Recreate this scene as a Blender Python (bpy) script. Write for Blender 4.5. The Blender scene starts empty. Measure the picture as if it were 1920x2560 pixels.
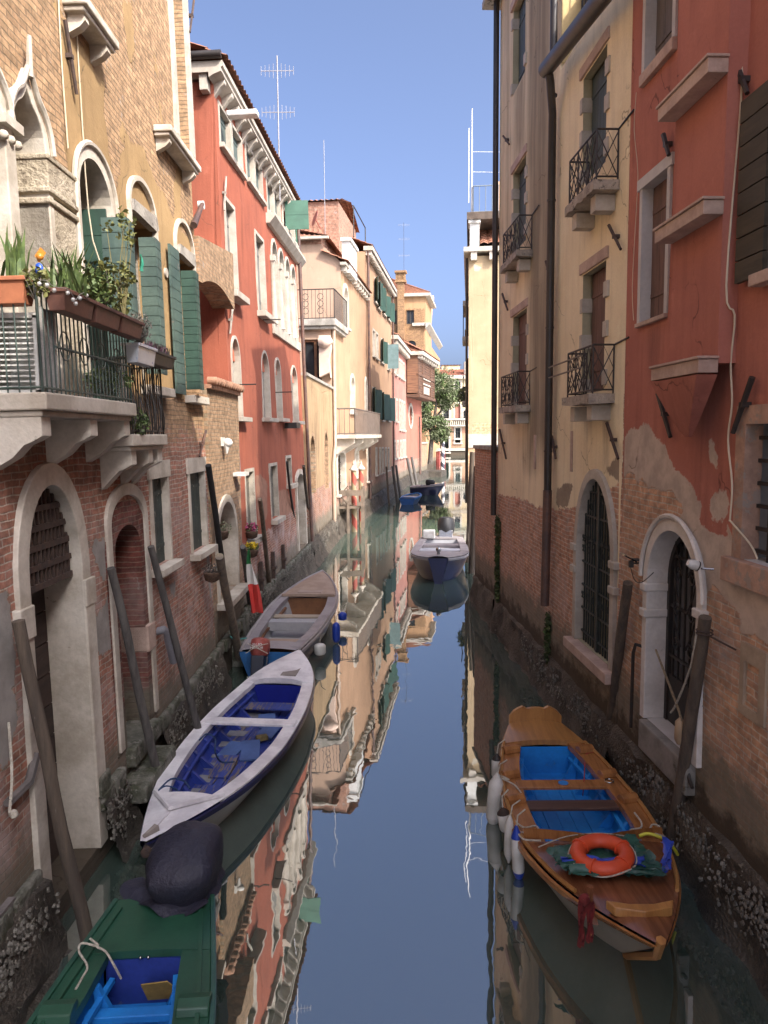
import bpy, math, random
import numpy as np
from mathutils import Vector, Matrix, noise as mn
from mathutils.geometry import delaunay_2d_cdt, tessellate_polygon
random.seed(7)
SC = bpy.context.scene
COL = SC.collection
# ------------------------------------------------------------ camera, sky, sun, exposure
FPX = 1923.0
EYE = Vector((0, 0, 4.5))
PITCH = math.atan(192 / 1923.0)
cam = bpy.data.cameras.new("camera")
co = bpy.data.objects.new("camera", cam)
COL.objects.link(co)
cam.sensor_fit = 'VERTICAL'; cam.sensor_height = 32.0; cam.lens = 32.0 * FPX / 2560
cam.clip_start = 0.05; cam.clip_end = 2000
co.matrix_world = Matrix.Translation(EYE) @ Matrix.Rotation(math.pi / 2 - PITCH, 4, 'X') @ Matrix.Rotation(-0.008, 4, 'Z')
SC.camera = co
LIGHT = Vector((-0.507, 0.537, -0.674)).normalized()      # direction sunlight travels
w = bpy.data.worlds.new("World"); SC.world = w; w.use_nodes = True
wt = w.node_tree; wt.nodes.clear()
wo = wt.nodes.new('ShaderNodeOutputWorld'); wb = wt.nodes.new('ShaderNodeBackground')
sky = wt.nodes.new('ShaderNodeTexSky'); sky.sky_type = 'NISHITA'; sky.sun_disc = False
sky.sun_elevation = math.asin(-LIGHT.z)
sky.sun_rotation = math.atan2(-LIGHT.x, -LIGHT.y)
sky.air_density = 0.40; sky.dust_density = 6.5; sky.ozone_density = 4.0; sky.altitude = 0
wb.inputs[1].default_value = 0.15
wt.links.new(sky.outputs[0], wb.inputs[0]); wt.links.new(wb.outputs[0], wo.inputs[0])
sl = bpy.data.lights.new("sun", 'SUN'); sl.energy = 2.0; sl.angle = math.radians(0.5); sl.color = (1.0, 0.91, 0.79)
so = bpy.data.objects.new("sun", sl); COL.objects.link(so); so.location = (20, -40, 40)
so.rotation_euler = LIGHT.to_track_quat('-Z', 'Y').to_euler()
SC.view_settings.view_transform = 'Standard'; SC.view_settings.look = 'None'
SC.view_settings.exposure = 1.72; SC.view_settings.gamma = 1.0
try:
    SC.cycles.use_denoising = True; SC.cycles.max_bounces = 7; SC.cycles.diffuse_bounces = 4
    SC.cycles.glossy_bounces = 3; SC.cycles.transparent_max_bounces = 6; SC.cycles.caustics_reflective = True; SC.cycles.blur_glossy = 1.0; SC.cycles.sample_clamp_indirect = 6.0
except Exception:
    pass
# ------------------------------------------------------------ pixels of the photograph -> points on real walls
CR = (Matrix.Rotation(math.pi / 2 - PITCH, 3, 'X') @ Matrix.Rotation(-0.008, 3, 'Z'))
def ray(p): return CR @ Vector(((p[0] - 960) / FPX, (1280 - p[1]) / FPX, -1))
def at_z(p, z):
    d = ray(p); return EYE + d * ((z - EYE.z) / d.z)
def at_y(p, y):
    d = ray(p); return EYE + d * (y / d.y)
def Z(ox, oy, s): return lambda x, y: (ox + x * s, oy + y * s)
r1 = Z(0, 0, 560/1659); r2 = Z(0, 500, 560/1659); r3 = Z(0, 1050, 560/1659); r4 = Z(0, 1650, 600/1458)
r5 = Z(450, 100, 350/1290); r6 = Z(450, 650, 400/1361); r7 = Z(720, 520, 560/1659); r8 = Z(450, 1150, 450/1659)
s1 = Z(330, 1600, 500/1659); s2 = Z(1150, 0, 450/1659); s3 = Z(1150, 550, 450/1659); s4 = Z(1500, 0, 420/1548)
s5 = Z(1500, 550, 420/1239); s6 = Z(1150, 1100, 770/1659); s7 = Z(1200, 1750, 550/1659); s8 = Z(950, 1050, 300/1475)
t1 = Z(900, 650, 300/1659); t2 = Z(1000, 900, 260/1659); t3 = Z(820, 900, 260/1513); t4 = Z(1500, 1700, 420/1327)
t5 = Z(760, 1300, 540/1659)
class Fr:                                   # a wall's own frame: u along, v up, n outward
    def __init__(s, o, d, lean=0):
        s.O = Vector(o); s.U = Vector((d[0], d[1], 0)).normalized()
        n = s.U.cross(Vector((0, 0, 1))); s.V = (Vector((0, 0, 1)) - n * lean).normalized(); s.N = s.U.cross(s.V)
        s.M = Matrix((( s.U.x, s.V.x, s.N.x, s.O.x), (s.U.y, s.V.y, s.N.y, s.O.y), (s.U.z, s.V.z, s.N.z, s.O.z), (0, 0, 0, 1)))
    def uv(s, p, n=0):
        d = ray(p); o = s.O + s.N * n; P = EYE + d * ((o - EYE).dot(s.N) / d.dot(s.N)) - s.O
        return P.dot(s.U), P.dot(s.V)
    def un(s, p, u):                        # on the plane u = const: (n, v)
        d = ray(p); o = s.O + s.U * u; P = EYE + d * ((o - EYE).dot(s.U) / d.dot(s.U)) - s.O
        return P.dot(s.N), P.dot(s.V)
    def W(s, u, v, n=0): return s.O + s.U * u + s.V * v + s.N * n
    def shift(s, u):
        f = Fr.__new__(Fr); f.__dict__.update(s.__dict__); f.O = s.W(u, 0); f.M = s.M.copy(); f.M.translation = f.O; return f
# ------------------------------------------------------------ mesh builder
EACH = {'corbel', 'bracket', 'impost', 'flue_band', 'cornice_bracket', 'quoin', 'vent', 'shutter_leaf', 'iron_post', 'drying_rack', 'stone_slit', 'gatepost', 'bolt', 'sill_bracket', 'downpipe', 'side_cornice', 'cable', 'rib', 'black_hose', 'mooring_bar', 'sling_rope', 'cover_cord', 'bracketed_sill', 'stringer', 'step', 'door_step'}
class MB:
    def __init__(s): s.v = []; s.f = []; s.m = []; s.sm = []
    def add(s, vs, fs, mi=0, smooth=False):
        o = len(s.v); s.v += [tuple(p) for p in vs]
        for f in fs: s.f.append([i + o for i in f]); s.m.append(mi); s.sm.append(smooth)
        return s
    def box(s, a, b, mi=0, T=None):
        vs = [Vector((x, y, z)) for z in (a[2], b[2]) for y in (a[1], b[1]) for x in (a[0], b[0])]
        if T is not None: vs = [T @ p for p in vs]
        return s.add(vs, [(0, 2, 3, 1), (4, 5, 7, 6), (0, 1, 5, 4), (2, 6, 7, 3), (0, 4, 6, 2), (1, 3, 7, 5)], mi)
    def hexa(s, bot, top, mi=0):            # two loops of equal length, capped
        n = len(bot); fs = [(i, (i + 1) % n, n + (i + 1) % n, n + i) for i in range(n)]
        fs += [tuple(range(n))[::-1], tuple(range(n, 2 * n))]
        return s.add(list(bot) + list(top), fs, mi)
    def prism(s, poly, n0, n1, mi=0, T=None):
        k = len(poly); vs = [Vector((p[0], p[1], n0)) for p in poly] + [Vector((p[0], p[1], n1)) for p in poly]
        tri = tessellate_polygon([[Vector((p[0], p[1], 0)) for p in poly]])
        fs = [tuple(k + i for i in t) for t in tri] + [tuple(reversed(t)) for t in tri] + [(i, (i + 1) % k, k + (i + 1) % k, k + i) for i in range(k)]
        if T is not None: vs = [T @ p for p in vs]
        return s.add(vs, fs, mi)
    def extr(s, prof, u0, u1, mi=0):        # profile (n, v) run along u
        T = Matrix(((0, 0, 1, 0), (0, 1, 0, 0), (1, 0, 0, 0), (0, 0, 0, 1)))
        return s.prism(prof, u0, u1, mi, T)
    def tube(s, pts, r, k=6, mi=0, cap=True):
        pts = [Vector(p) for p in pts]; n = len(pts); rs = r if isinstance(r, (list, tuple)) else [r] * n
        d = (pts[1] - pts[0]).normalized(); a = d.orthogonal().normalized(); vs = []
        for i in range(n):
            t = (pts[min(i + 1, n - 1)] - pts[max(i - 1, 0)]); t = t.normalized() if t.length > 1e-9 else d
            a = (a - t * a.dot(t)); a = a.normalized() if a.length > 1e-6 else t.orthogonal().normalized(); b = t.cross(a)
            for j in range(k):
                q = 2 * math.pi * j / k; vs.append(pts[i] + (a * math.cos(q) + b * math.sin(q)) * rs[i])
        fs = [(i * k + j, i * k + (j + 1) % k, (i + 1) * k + (j + 1) % k, (i + 1) * k + j) for i in range(n - 1) for j in range(k)]
        if cap: fs += [tuple(range(k))[::-1], tuple(range((n - 1) * k, n * k))]
        return s.add(vs, fs, mi, True)
    def lathe(s, prof, k=14, T=None, mi=0, smooth=True):   # (r, z) about z
        vs = [Vector((r * math.cos(2 * math.pi * j / k), r * math.sin(2 * math.pi * j / k), z)) for r, z in prof for j in range(k)]
        if T is not None: vs = [T @ p for p in vs]
        n = len(prof); fs = [(i * k + j, i * k + (j + 1) % k, (i + 1) * k + (j + 1) % k, (i + 1) * k + j) for i in range(n - 1) for j in range(k)]
        fs += [tuple(range(k))[::-1], tuple(range((n - 1) * k, n * k))]
        return s.add(vs, fs, mi, smooth)
    def ring(s, outer, inner, n0, n1, mi=0, closed=False):
        k = len(outer); vs = [(p[0], p[1], n1) for p in outer] + [(p[0], p[1], n1) for p in inner] + [(p[0], p[1], n0) for p in outer] + [(p[0], p[1], n0) for p in inner]
        fs = []
        for i in range(k if closed else k - 1):
            j = (i + 1) % k
            fs += [(i, j, k + j, k + i), (k + i, k + j, 3 * k + j, 3 * k + i), (j, i, 2 * k + i, 2 * k + j)]
        if not closed: fs += [(0, k, 3 * k, 2 * k), (k - 1, 3 * k - 1, 4 * k - 1, 2 * k - 1)]
        return s.add(vs, fs, mi)
    def grid(s, rows, mi=0, smooth=True, closed=False):
        k = len(rows[0]); vs = [p for r in rows for p in r]; kk = k if closed else k - 1
        fs = [(i * k + j, i * k + (j + 1) % k, (i + 1) * k + (j + 1) % k, (i + 1) * k + j) for i in range(len(rows) - 1) for j in range(kk)]
        return s.add(vs, fs, mi, smooth)
    def blob(s, c, r, mi=0, k=8, jit=0.0, sc=(1, 1, 1)):
        c = Vector(c); rows = []
        for i in range(k // 2 + 1):
            th = math.pi * i / (k // 2); row = []
            for j in range(k):
                ph = 2 * math.pi * j / k; d = Vector((math.sin(th) * math.cos(ph) * sc[0], math.sin(th) * math.sin(ph) * sc[1], math.cos(th) * sc[2]))
                row.append(c + d * r * (1 + jit * mn.noise(d * 2 + c * 3)))
            rows.append(row)
        return s.grid(rows, mi, True, True)
    def build(s, name, mats, parent=None, loc=None, bev=0, M=None):
        if name in EACH:
            r = list(range(len(s.v)))
            def fd(i):
                while r[i] != i: r[i] = r[r[i]]; i = r[i]
                return i
            for f in s.f:
                for i in f[1:]: r[fd(i)] = fd(f[0])
            ks = sorted({fd(f[0]) for f in s.f})
            if len(ks) > 1:
                o = None
                for k in ks:
                    m = MB(); mp = {i: n for n, i in enumerate(i for i in range(len(s.v)) if fd(i) == k)}; m.v = [s.v[i] for i in mp]
                    for f, mi, sm in zip(s.f, s.m, s.sm):
                        if f[0] in mp: m.f.append([mp[i] for i in f]); m.m.append(mi); m.sm.append(sm)
                    o = m.build_one(name, mats, parent, loc, bev, M)
                return o
        return s.build_one(name, mats, parent, loc, bev, M)
    def build_one(s, name, mats, parent=None, loc=None, bev=0, M=None):
        me = bpy.data.meshes.new(name); me.from_pydata(s.v, [], s.f)
        for m in (mats if isinstance(mats, (list, tuple)) else [mats]): me.materials.append(m)
        me.polygons.foreach_set('material_index', s.m); me.polygons.foreach_set('use_smooth', s.sm); me.update()
        if any(s.sm): me.set_sharp_from_angle(angle=math.radians(48))
        o = bpy.data.objects.new(name, me); COL.objects.link(o)
        if parent is not None: o.parent = parent
        if M is not None: o.matrix_local = M
        if loc is not None: o.location = loc
        if bev:
            b = o.modifiers.new('bevel', 'BEVEL'); b.width = bev; b.segments = 2; b.limit_method = 'ANGLE'
        return o
def tag(o, label, cat, group=None, kind=None):
    if label: o['label'] = label
    if cat: o['category'] = cat
    if group: o['group'] = group
    if kind: o['kind'] = kind
    return o
def thing(name, label, cat, M=None, group=None):
    o = bpy.data.objects.new(name, None); o.empty_display_size = 0.2; COL.objects.link(o)
    if M is not None: o.matrix_world = M if isinstance(M, Matrix) else Matrix.Translation(Vector(M))
    return tag(o, label, cat, group)
def structure(o): o['kind'] = 'structure'; return o
# ------------------------------------------------------------ node helpers and materials
class NT:
    def __init__(s, name):
        s.mat = bpy.data.materials.new(name); s.mat.use_nodes = True; s.t = s.mat.node_tree; s.t.nodes.clear()
        s.out = s.n('OutputMaterial'); s.b = s.n('BsdfPrincipled'); s.link(s.b.outputs[0], s.out.inputs[0])
        s.co = s.n('TexCoord').outputs['Object']
    def link(s, a, b): s.t.links.new(a, b)
    def n(s, typ, ins=None, **kw):
        nd = s.t.nodes.new('ShaderNode' + typ)
        for k, v in kw.items(): setattr(nd, k, v)
        for k, v in (ins or {}).items(): s.put(nd.inputs[k], v)
        return nd
    def put(s, i, v):
        if hasattr(v, 'is_output'): s.link(v, i)
        elif isinstance(v, (tuple, list)) and len(v) == 3 and i.type == 'RGBA': i.default_value = (*v, 1)
        else: i.default_value = v
    def math(s, op, a, b=0.0, c=0.0, clamp=False):
        nd = s.n('Math', operation=op); nd.use_clamp = clamp
        for i, v in enumerate((a, b, c)): s.put(nd.inputs[i], v)
        return nd.outputs[0]
    def mix(s, f, a, b, blend='MIX'):
        nd = s.n('Mix', data_type='RGBA', blend_type=blend); nd.clamp_factor = True
        s.put(nd.inputs[0], f); s.put(nd.inputs[6], a); s.put(nd.inputs[7], b); return nd.outputs[2]
    def noise(s, sc=5.0, det=4.0, rough=0.55, vec=None, scl=None, dist=0.0):
        v = vec if vec is not None else s.co
        if scl: v = s.n('Mapping', {'Vector': v, 'Scale': scl}).outputs[0]
        return s.n('TexNoise', {'Vector': v, 'Scale': sc, 'Detail': det, 'Roughness': rough, 'Distortion': dist}).outputs[0]
    def rng(s, x, a, b, lo=0.0, hi=1.0, smooth=True):
        nd = s.n('MapRange', {0: x, 1: a, 2: b, 3: lo, 4: hi}); nd.interpolation_type = 'SMOOTHSTEP' if smooth else 'LINEAR'; return nd.outputs[0]
    def bump(s, h, strength=0.5, dist=0.02):
        s.link(s.n('Bump', {'Strength': strength, 'Distance': dist, 'Height': h}).outputs[0], s.b.inputs['Normal'])
    def done(s, col, rough=0.7, metal=0.0, spec=None):
        s.put(s.b.inputs['Base Color'], col); s.put(s.b.inputs['Roughness'], rough); s.put(s.b.inputs['Metallic'], metal)
        if spec is not None: s.put(s.b.inputs['Specular IOR Level'], spec)
        return s.mat
MC = {}
def pm(name, col, rough=0.7, var=0.25, sc=3.0, col2=None, scl=None, fine=25.0, bump=0.25, bd=0.01, metal=0.0, spec=None, patch=None, pth=0.6, psc=4.0):
    """painted / plain surface with uneven tone, optional worn patches of a second colour"""
    if name in MC: return MC[name]
    t = NT(name); n1 = t.noise(sc, 5, 0.6, scl=scl); n2 = t.noise(fine, 3, 0.6, scl=scl)
    c2 = col2 or tuple(c * (1 - 1.3 * var) for c in col)
    c = t.mix(t.rng(n1, 0.36, 0.66), col, c2)
    c = t.mix(1.0, c, t.mix(n2, (1 - var,) * 3, (1 + var * .6,) * 3), 'MULTIPLY')
    rr = rough
    if patch:
        n3 = t.noise(psc, 8, 0.72, scl=scl); k = t.rng(n3, pth, pth + 0.035); c = t.mix(k, c, patch)
    if bump: t.bump(t.math('ADD', n2, t.math('MULTIPLY', n1, 0.6)), bump, bd)
    MC[name] = t.done(c, rr, metal, spec); return MC[name]
def facade_mat(name, pl1, pl2, br1, br2, mortar=(.42, .36, .29), brU=None, hsw=4.9, salt=0.0, cement=(.40, .33, .26), stain=(.10, .085, .065),
               wob=0.35, streak=0.3, algae=1.25, bw=0.25, bh=0.068, bumpy=0.9, grime=0.3):
    if name in MC: return MC[name]
    t = NT(name); mk = t.n('Attribute', attribute_name='mk'); sp = t.n('SeparateColor', {0: mk.outputs[0]})
    R, G, B = sp.outputs[0], sp.outputs[1], sp.outputs[2]
    v = t.n('SeparateXYZ', {0: t.co}).outputs[1]
    big = t.noise(0.7, 6, 0.62); mid = t.noise(3.2, 8, 0.68); fine = t.noise(34.0, 4, 0.65)
    stk = t.noise(1.6, 6, 0.62, scl=(2.6, .22, 1.0))
    dv = t.n('TexNoise', {'Vector': t.co, 'Scale': 2.3, 'Detail': 3.0}).outputs[1]
    jv = t.n('VectorMath', {0: t.co, 1: t.n('VectorMath', {0: t.n('VectorMath', {0: dv, 1: (.5, .5, .5)}, operation='SUBTRACT').outputs[0], 3: 0.07}, operation='SCALE').outputs[0]}, operation='ADD').outputs[0]
    bk = t.n('TexBrick', {'Vector': jv, 'Color1': br1, 'Color2': br2, 'Mortar': mortar, 'Scale': 1.0, 'Mortar Size': .0085, 'Mortar Smooth': .35, 'Bias': -.1, 'Brick Width': bw, 'Row Height': bh})
    bc = bk.outputs[0]
    if brU:
        bk2 = t.n('TexBrick', {'Vector': jv, 'Color1': brU[0], 'Color2': brU[1], 'Mortar': brU[2], 'Scale': 1.0, 'Mortar Size': .0085, 'Mortar Smooth': .35, 'Bias': -.1, 'Brick Width': bw, 'Row Height': bh})
        hv = t.math('ADD', v, t.math('MULTIPLY', t.math('SUBTRACT', mid, .5), 1.6))
        bc = t.mix(t.rng(hv, hsw - .25, hsw + .25), bc, bk2.outputs[0])
    bc = t.mix(1.0, bc, t.mix(t.rng(t.noise(7.0, 5, .7), .3, .7), (.62, .6, .58), (1.3, 1.22, 1.15)), 'MULTIPLY')
    if salt:
        sf = t.math('MULTIPLY', t.rng(t.noise(1.3, 7, .72), .42, .66), t.rng(v, 4.6, 2.2, 0, salt)); bc = t.mix(sf, bc, (.47, .37, .34))
        bc = t.mix(t.math('MULTIPLY', t.rng(t.noise(2.1, 7, .75), .60, .64), .55), bc, (.34, .31, .28))
    pc = t.mix(t.rng(big, .32, .68), pl1, pl2)
    pc = t.mix(t.math('MULTIPLY', t.rng(stk, .45, .75), streak), pc, tuple(c * .45 for c in pl2))
    pc = t.mix(t.math('MULTIPLY', t.rng(mid, .56, .75), .28), pc, tuple(min(1, c * 1.45 + .03) for c in pl1))
    pc = t.mix(1.0, pc, t.mix(fine, (.86,) * 3, (1.12,) * 3), 'MULTIPLY')
    cm = t.mix(t.rng(mid, .35, .68), cement, tuple(c * .72 for c in cement))
    kb = t.rng(t.math('ADD', B, t.math('MULTIPLY', t.math('SUBTRACT', mid, .5), wob)), .485, .515)
    pc = t.mix(kb, pc, cm)
    km = t.rng(t.math('ADD', R, t.math('MULTIPLY', t.math('SUBTRACT', mid, .5), wob)), .488, .512)
    c = t.mix(km, bc, pc)
    gs = t.math('MULTIPLY', t.math('ADD', G, t.math('MULTIPLY', t.math('SUBTRACT', stk, .55), 1.1)), t.rng(G, .02, .3), clamp=True)
    c = t.mix(t.math('MULTIPLY', gs, .85), c, stain)
    c = t.mix(t.math('MULTIPLY', t.rng(stk, .58, .8), grime), c, tuple(x * .6 for x in stain))
    av = t.math('ADD', v, t.math('MULTIPLY', t.math('SUBTRACT', mid, .5), .9))
    c = t.mix(t.rng(av, algae + .3, algae - .05, 0, .8), c, t.mix(mid, (.10, .10, .068), (.21, .195, .155)))
    c = t.mix(t.rng(av, algae - .25, algae - .5, 0, .96), c, t.mix(mid, (.038, .029, .021), (.105, .083, .058)))
    vo = t.n('TexVoronoi', {'Vector': t.n('VectorMath', {0: t.co, 1: t.n('VectorMath', {0: dv, 3: .5}, operation='SCALE').outputs[0]}, operation='ADD').outputs[0], 'Scale': .75}, feature='DISTANCE_TO_EDGE').outputs[0]
    ck = t.math('MULTIPLY', t.math('MULTIPLY', t.rng(vo, .002, .009, 1, 0), t.rng(big, .5, .6)), km)
    c = t.mix(t.math('MULTIPLY', ck, .55), c, tuple(x * .5 for x in stain))
    bh2 = t.n('TexBrick', {'Vector': jv, 'Color1': (0, 0, 0), 'Color2': (1, 1, 1), 'Mortar': (0, 0, 0), 'Scale': 1.0, 'Mortar Size': .0085, 'Mortar Smooth': .35, 'Bias': 0., 'Brick Width': bw, 'Row Height': bh}).outputs[0]
    bm = t.math('MULTIPLY', t.math('MULTIPLY', t.math('SUBTRACT', 1.0, bk.outputs[1]), t.math('ADD', .55, t.math('MULTIPLY', bh2, .6))), t.math('SUBTRACT', 1.0, km))
    h = t.math('ADD', t.math('MULTIPLY', bm, .8), t.math('ADD', t.math('MULTIPLY', km, .85), t.math('ADD', t.math('MULTIPLY', mid, .55), t.math('MULTIPLY', fine, .16))))
    t.bump(h, bumpy, .026)
    MC[name] = t.done(c, .9, 0, .25); return MC[name]
STONE = pm('istrian_stone', (.58, .53, .45), .75, .22, 2.2, (.40, .35, .28), patch=(.20, .17, .13), pth=.66, psc=3.0, bump=.4, bd=.012)
STONE_W = pm('pale_stone', (.47, .425, .36), .75, .18, 2.5, (.36, .32, .265), patch=(.27, .23, .19), pth=.70, psc=5.0, bump=.3)
STONE_G = pm('weathered_stone', (.40, .37, .32), .85, .3, 2.4, (.24, .22, .19), patch=(.11, .10, .085), pth=.6, psc=3.0, bump=.6, bd=.02)
STONE_P = pm('pink_stone', (.50, .37, .30), .85, .25, 3.0, (.38, .27, .22), patch=(.22, .17, .14), pth=.66, bump=.5)
IRON = pm('black_iron', (.022, .022, .021), .55, .3, 12, (.035, .025, .02), bump=.15)
RUST = pm('rusty_iron', (.075, .045, .033), .8, .35, 14, (.045, .03, .026), bump=.3)
GREENIRON = pm('green_rail_paint', (.055, .085, .07), .5, .3, 8, (.03, .05, .045), patch=(.06, .035, .02), pth=.62, psc=9, bump=.15)
PIPE = pm('dark_copper_pipe', (.040, .033, .030), .45, .3, 4, (.022, .019, .018), scl=(1, .3, 1), bump=.1)
PIPEB = pm('brown_copper_pipe', (.13, .07, .05), .5, .3, 4, (.07, .045, .04), bump=.1)
DARK = pm('dark_interior', (.012, .011, .010), .9, .3, 3, bump=0)  # near-black sheets painted to stand for the unlit depth behind openings
GLASS = pm('window_glass', (.03, .036, .04), .08, .3, 1.5, (.012, .014, .015), bump=0, spec=.6)
SH_G = pm('green_shutter_paint', (.030, .072, .050), .6, .3, 3, (.020, .048, .036), scl=(1, .4, 1), patch=(.06, .075, .06), pth=.66, bump=.2)
SH_GB = pm('faded_green_paint', (.075, .12, .10), .7, .3, 3, (.045, .08, .07), patch=(.13, .12, .10), pth=.62, psc=6, bump=.25)
SH_BR = pm('brown_shutter_wood', (.13, .082, .058), .75, .35, 2.5, (.08, .05, .036), scl=(6, .5, 6), patch=(.05, .045, .04), pth=.64, bump=.3)
SH_OL = pm('olive_shutter_wood', (.062, .052, .034), .75, .3, 2.5, (.04, .034, .022), scl=(.6, 5, 1), bump=.25)
WOODD = pm('dark_door_wood', (.050, .030, .023), .8, .35, 2, (.026, .016, .013), scl=(.5, 4, 1), patch=(.11, .085, .07), pth=.64, bump=.35)
POLEW = pm('mooring_pole_wood', (.125, .095, .068), .85, .35, 2.2, (.07, .055, .043), scl=(7, 7, .5), patch=(.19, .165, .14), pth=.66, psc=3, bump=.5, bd=.015)
POLEG = pm('grey_pole_wood', (.12, .11, .10), .85, .35, 2.2, (.065, .06, .056), scl=(7, 7, .5), bump=.5, bd=.015)
TILE = pm('terracotta_tile', (.34, .145, .082), .85, .4, 5, (.20, .095, .06), fine=9, bump=.4, patch=(.15, .12, .09), pth=.62, psc=6)
TERRA = pm('terracotta_pot', (.42, .155, .075), .75, .15, 4, (.33, .12, .06), bump=.15)
ROPEW = pm('pale_rope', (.52, .48, .40), .9, .25, 40, (.36, .32, .26), bump=.6)
WHITEP = pm('white_plastic', (.66, .66, .63), .45, .15, 4, (.52, .51, .47), bump=.1)
LEAFG = pm('leaf_green', (.11, .16, .045), .6, .35, 14, (.06, .10, .03), bump=0)
LEAFO = pm('olive_leaf', (.17, .19, .10), .6, .4, 3, (.10, .12, .06), bump=0)
LEAFY = pm('yellow_green_leaf', (.17, .17, .045), .6, .4, 14, (.10, .12, .04), bump=0)
LEAFD = pm('dry_grey_twigs', (.16, .14, .12), .8, .35, 14, (.09, .08, .07), bump=0)
LEAFI = pm('ivy_leaf', (.035, .065, .018), .55, .4, 9, (.06, .075, .025), bump=0)
# ------------------------------------------------------------ facades and their fittings
def sdf(P, poly):
    q = np.array(poly, float); n = len(q); d = np.full(len(P), 1e9); ins = np.zeros(len(P), bool)
    for i in range(n):
        a, b = q[i], q[(i + 1) % n]; e = b - a; w_ = P - a
        t = np.clip((w_ @ e) / max(e @ e, 1e-9), 0, 1); d = np.minimum(d, np.hypot(*(w_ - t[:, None] * e).T))
        c = (a[1] <= P[:, 1]) != (b[1] <= P[:, 1])
        with np.errstate(divide='ignore', invalid='ignore'):
            x = a[0] + (P[:, 1] - a[1]) / (e[1] if abs(e[1]) > 1e-12 else 1e-12) * e[0]
        ins ^= c & (P[:, 0] < x)
    return np.where(ins, d, -d)
def mask(P, default, plus=(), minus=(), soft=.6):
    d = np.full(len(P), 9.0 if default else -9.0)
    for q in plus: d = np.maximum(d, sdf(P, q))
    for q in minus: d = np.minimum(d, -sdf(P, q))
    return np.clip(.5 + d / (2 * soft), 0, 1)
def jitf(u, v, a, s=0): return a * (mn.noise(Vector((u * .45 + s, v * .45, 3.1))) * 1.6 + mn.noise(Vector((u * 2.1, v * 2.1 + s, 7.7))) * .5)
def facade(parent, name, outline, holes, mats, mk=None, grid=.2, jit=.012, M=None, ends=None, seed=0, skip=()):
    """one wall as a sheet with real openings and reveals; holes = [(polygon, depth)]"""
    vs = []; es = []
    for poly in [outline] + [h[0] for h in holes]:
        o = len(vs); k = len(poly); vs += [Vector((p[0], p[1])) for p in poly]; es += [(o + i, o + (i + 1) % k) for i in range(k)]
    us = [p[0] for p in outline]; ws = [p[1] for p in outline]
    nu = int((max(us) - min(us)) / grid); nv = int((max(ws) - min(ws)) / grid)
    G = np.array([(min(us) + (i + .5 + .3 * (j % 2)) * grid, min(ws) + (j + .5) * grid) for j in range(nv) for i in range(nu)])
    keep = sdf(G, outline) > grid * .3
    for h in holes: keep &= np.abs(sdf(G, h[0])) > grid * .25
    for h in holes: keep &= sdf(G, h[0]) < 0
    vs += [Vector(p) for p in G[keep]]
    cv, ce, cf, *_ = delaunay_2d_cdt(vs, es, [], 0, 1e-5)
    P = np.array([(p.x, p.y) for p in cv]); F = [tuple(f) for f in cf]
    Cn = np.array([P[list(f)].mean(0) for f in F]); ok = sdf(Cn, outline) > 0
    for h in holes: ok &= sdf(Cn, h[0]) < 0
    mb = MB(); mb.add([(p[0], p[1], jitf(p[0], p[1], jit, seed)) for p in P], [f for f, k in zip(F, ok) if k], 0)
    nw = len(P)
    for poly, d in holes:
        k = len(poly)
        mb.add([(p[0], p[1], jitf(p[0], p[1], jit, seed)) for p in poly] + [(p[0], p[1], -d) for p in poly], [(i, (i + 1) % k, k + (i + 1) % k, k + i) for i in range(k)], min(1, len(mats) - 1))
    if ends:                                     # the rest of the building's shell: depth of the house behind
        dp = ends; k = len(outline)
        mb.add([(p[0], p[1], jitf(p[0], p[1], jit, seed)) for p in outline] + [(p[0], p[1], -dp) for p in outline], [(i, (i + 1) % k, k + (i + 1) % k, k + i) for i in range(k) if i not in skip], 0)
        mb.prism(outline, -dp - .05, -dp, 0)
    o = mb.build(name, mats, parent, M=M)
    A = np.array([(p[0], p[1]) for p in mb.v])
    c = mk(A) if mk else np.zeros((len(A), 3))
    at = o.data.color_attributes.new('mk', 'FLOAT_COLOR', 'POINT')
    at.data.foreach_set('color', np.concatenate([c, np.ones((len(A), 1))], 1).astype(np.float32).ravel())
    return o
def arc(u0, u1, v0, vs, vt, kind='round', k=12):
    c = (u0 + u1) / 2; r = (u1 - u0) / 2; h = vt - vs; L = [(u0, v0)]
    if kind == 'rect': return [(u0, v0), (u0, vt), (u1, vt), (u1, v0)]
    for i in range(k + 1):
        if kind == 'round': a = math.pi * (1 - i / k); L.append((c + r * math.cos(a), vs + h * math.sin(a)))
        elif kind == 'seg': x = -1 + 2 * i / k; L.append((c + r * x, vs + h * (1 - x * x)))
        elif kind == 'pointed':
            x = -1 + 2 * i / k; L.append((c + r * x, vs + h * math.sqrt(max(0, 1 - abs(x) ** 1.55))))
        elif kind == 'ogee':
            x = -1 + 2 * i / k; ax = abs(x)
            y = math.sqrt(max(0, 1 - ax ** 2)) * .74 + .26 * max(0, 1 - ax / .42) ** 1.7; L.append((c + r * x, vs + h * y))
    return L + [(u1, v0)]
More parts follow.
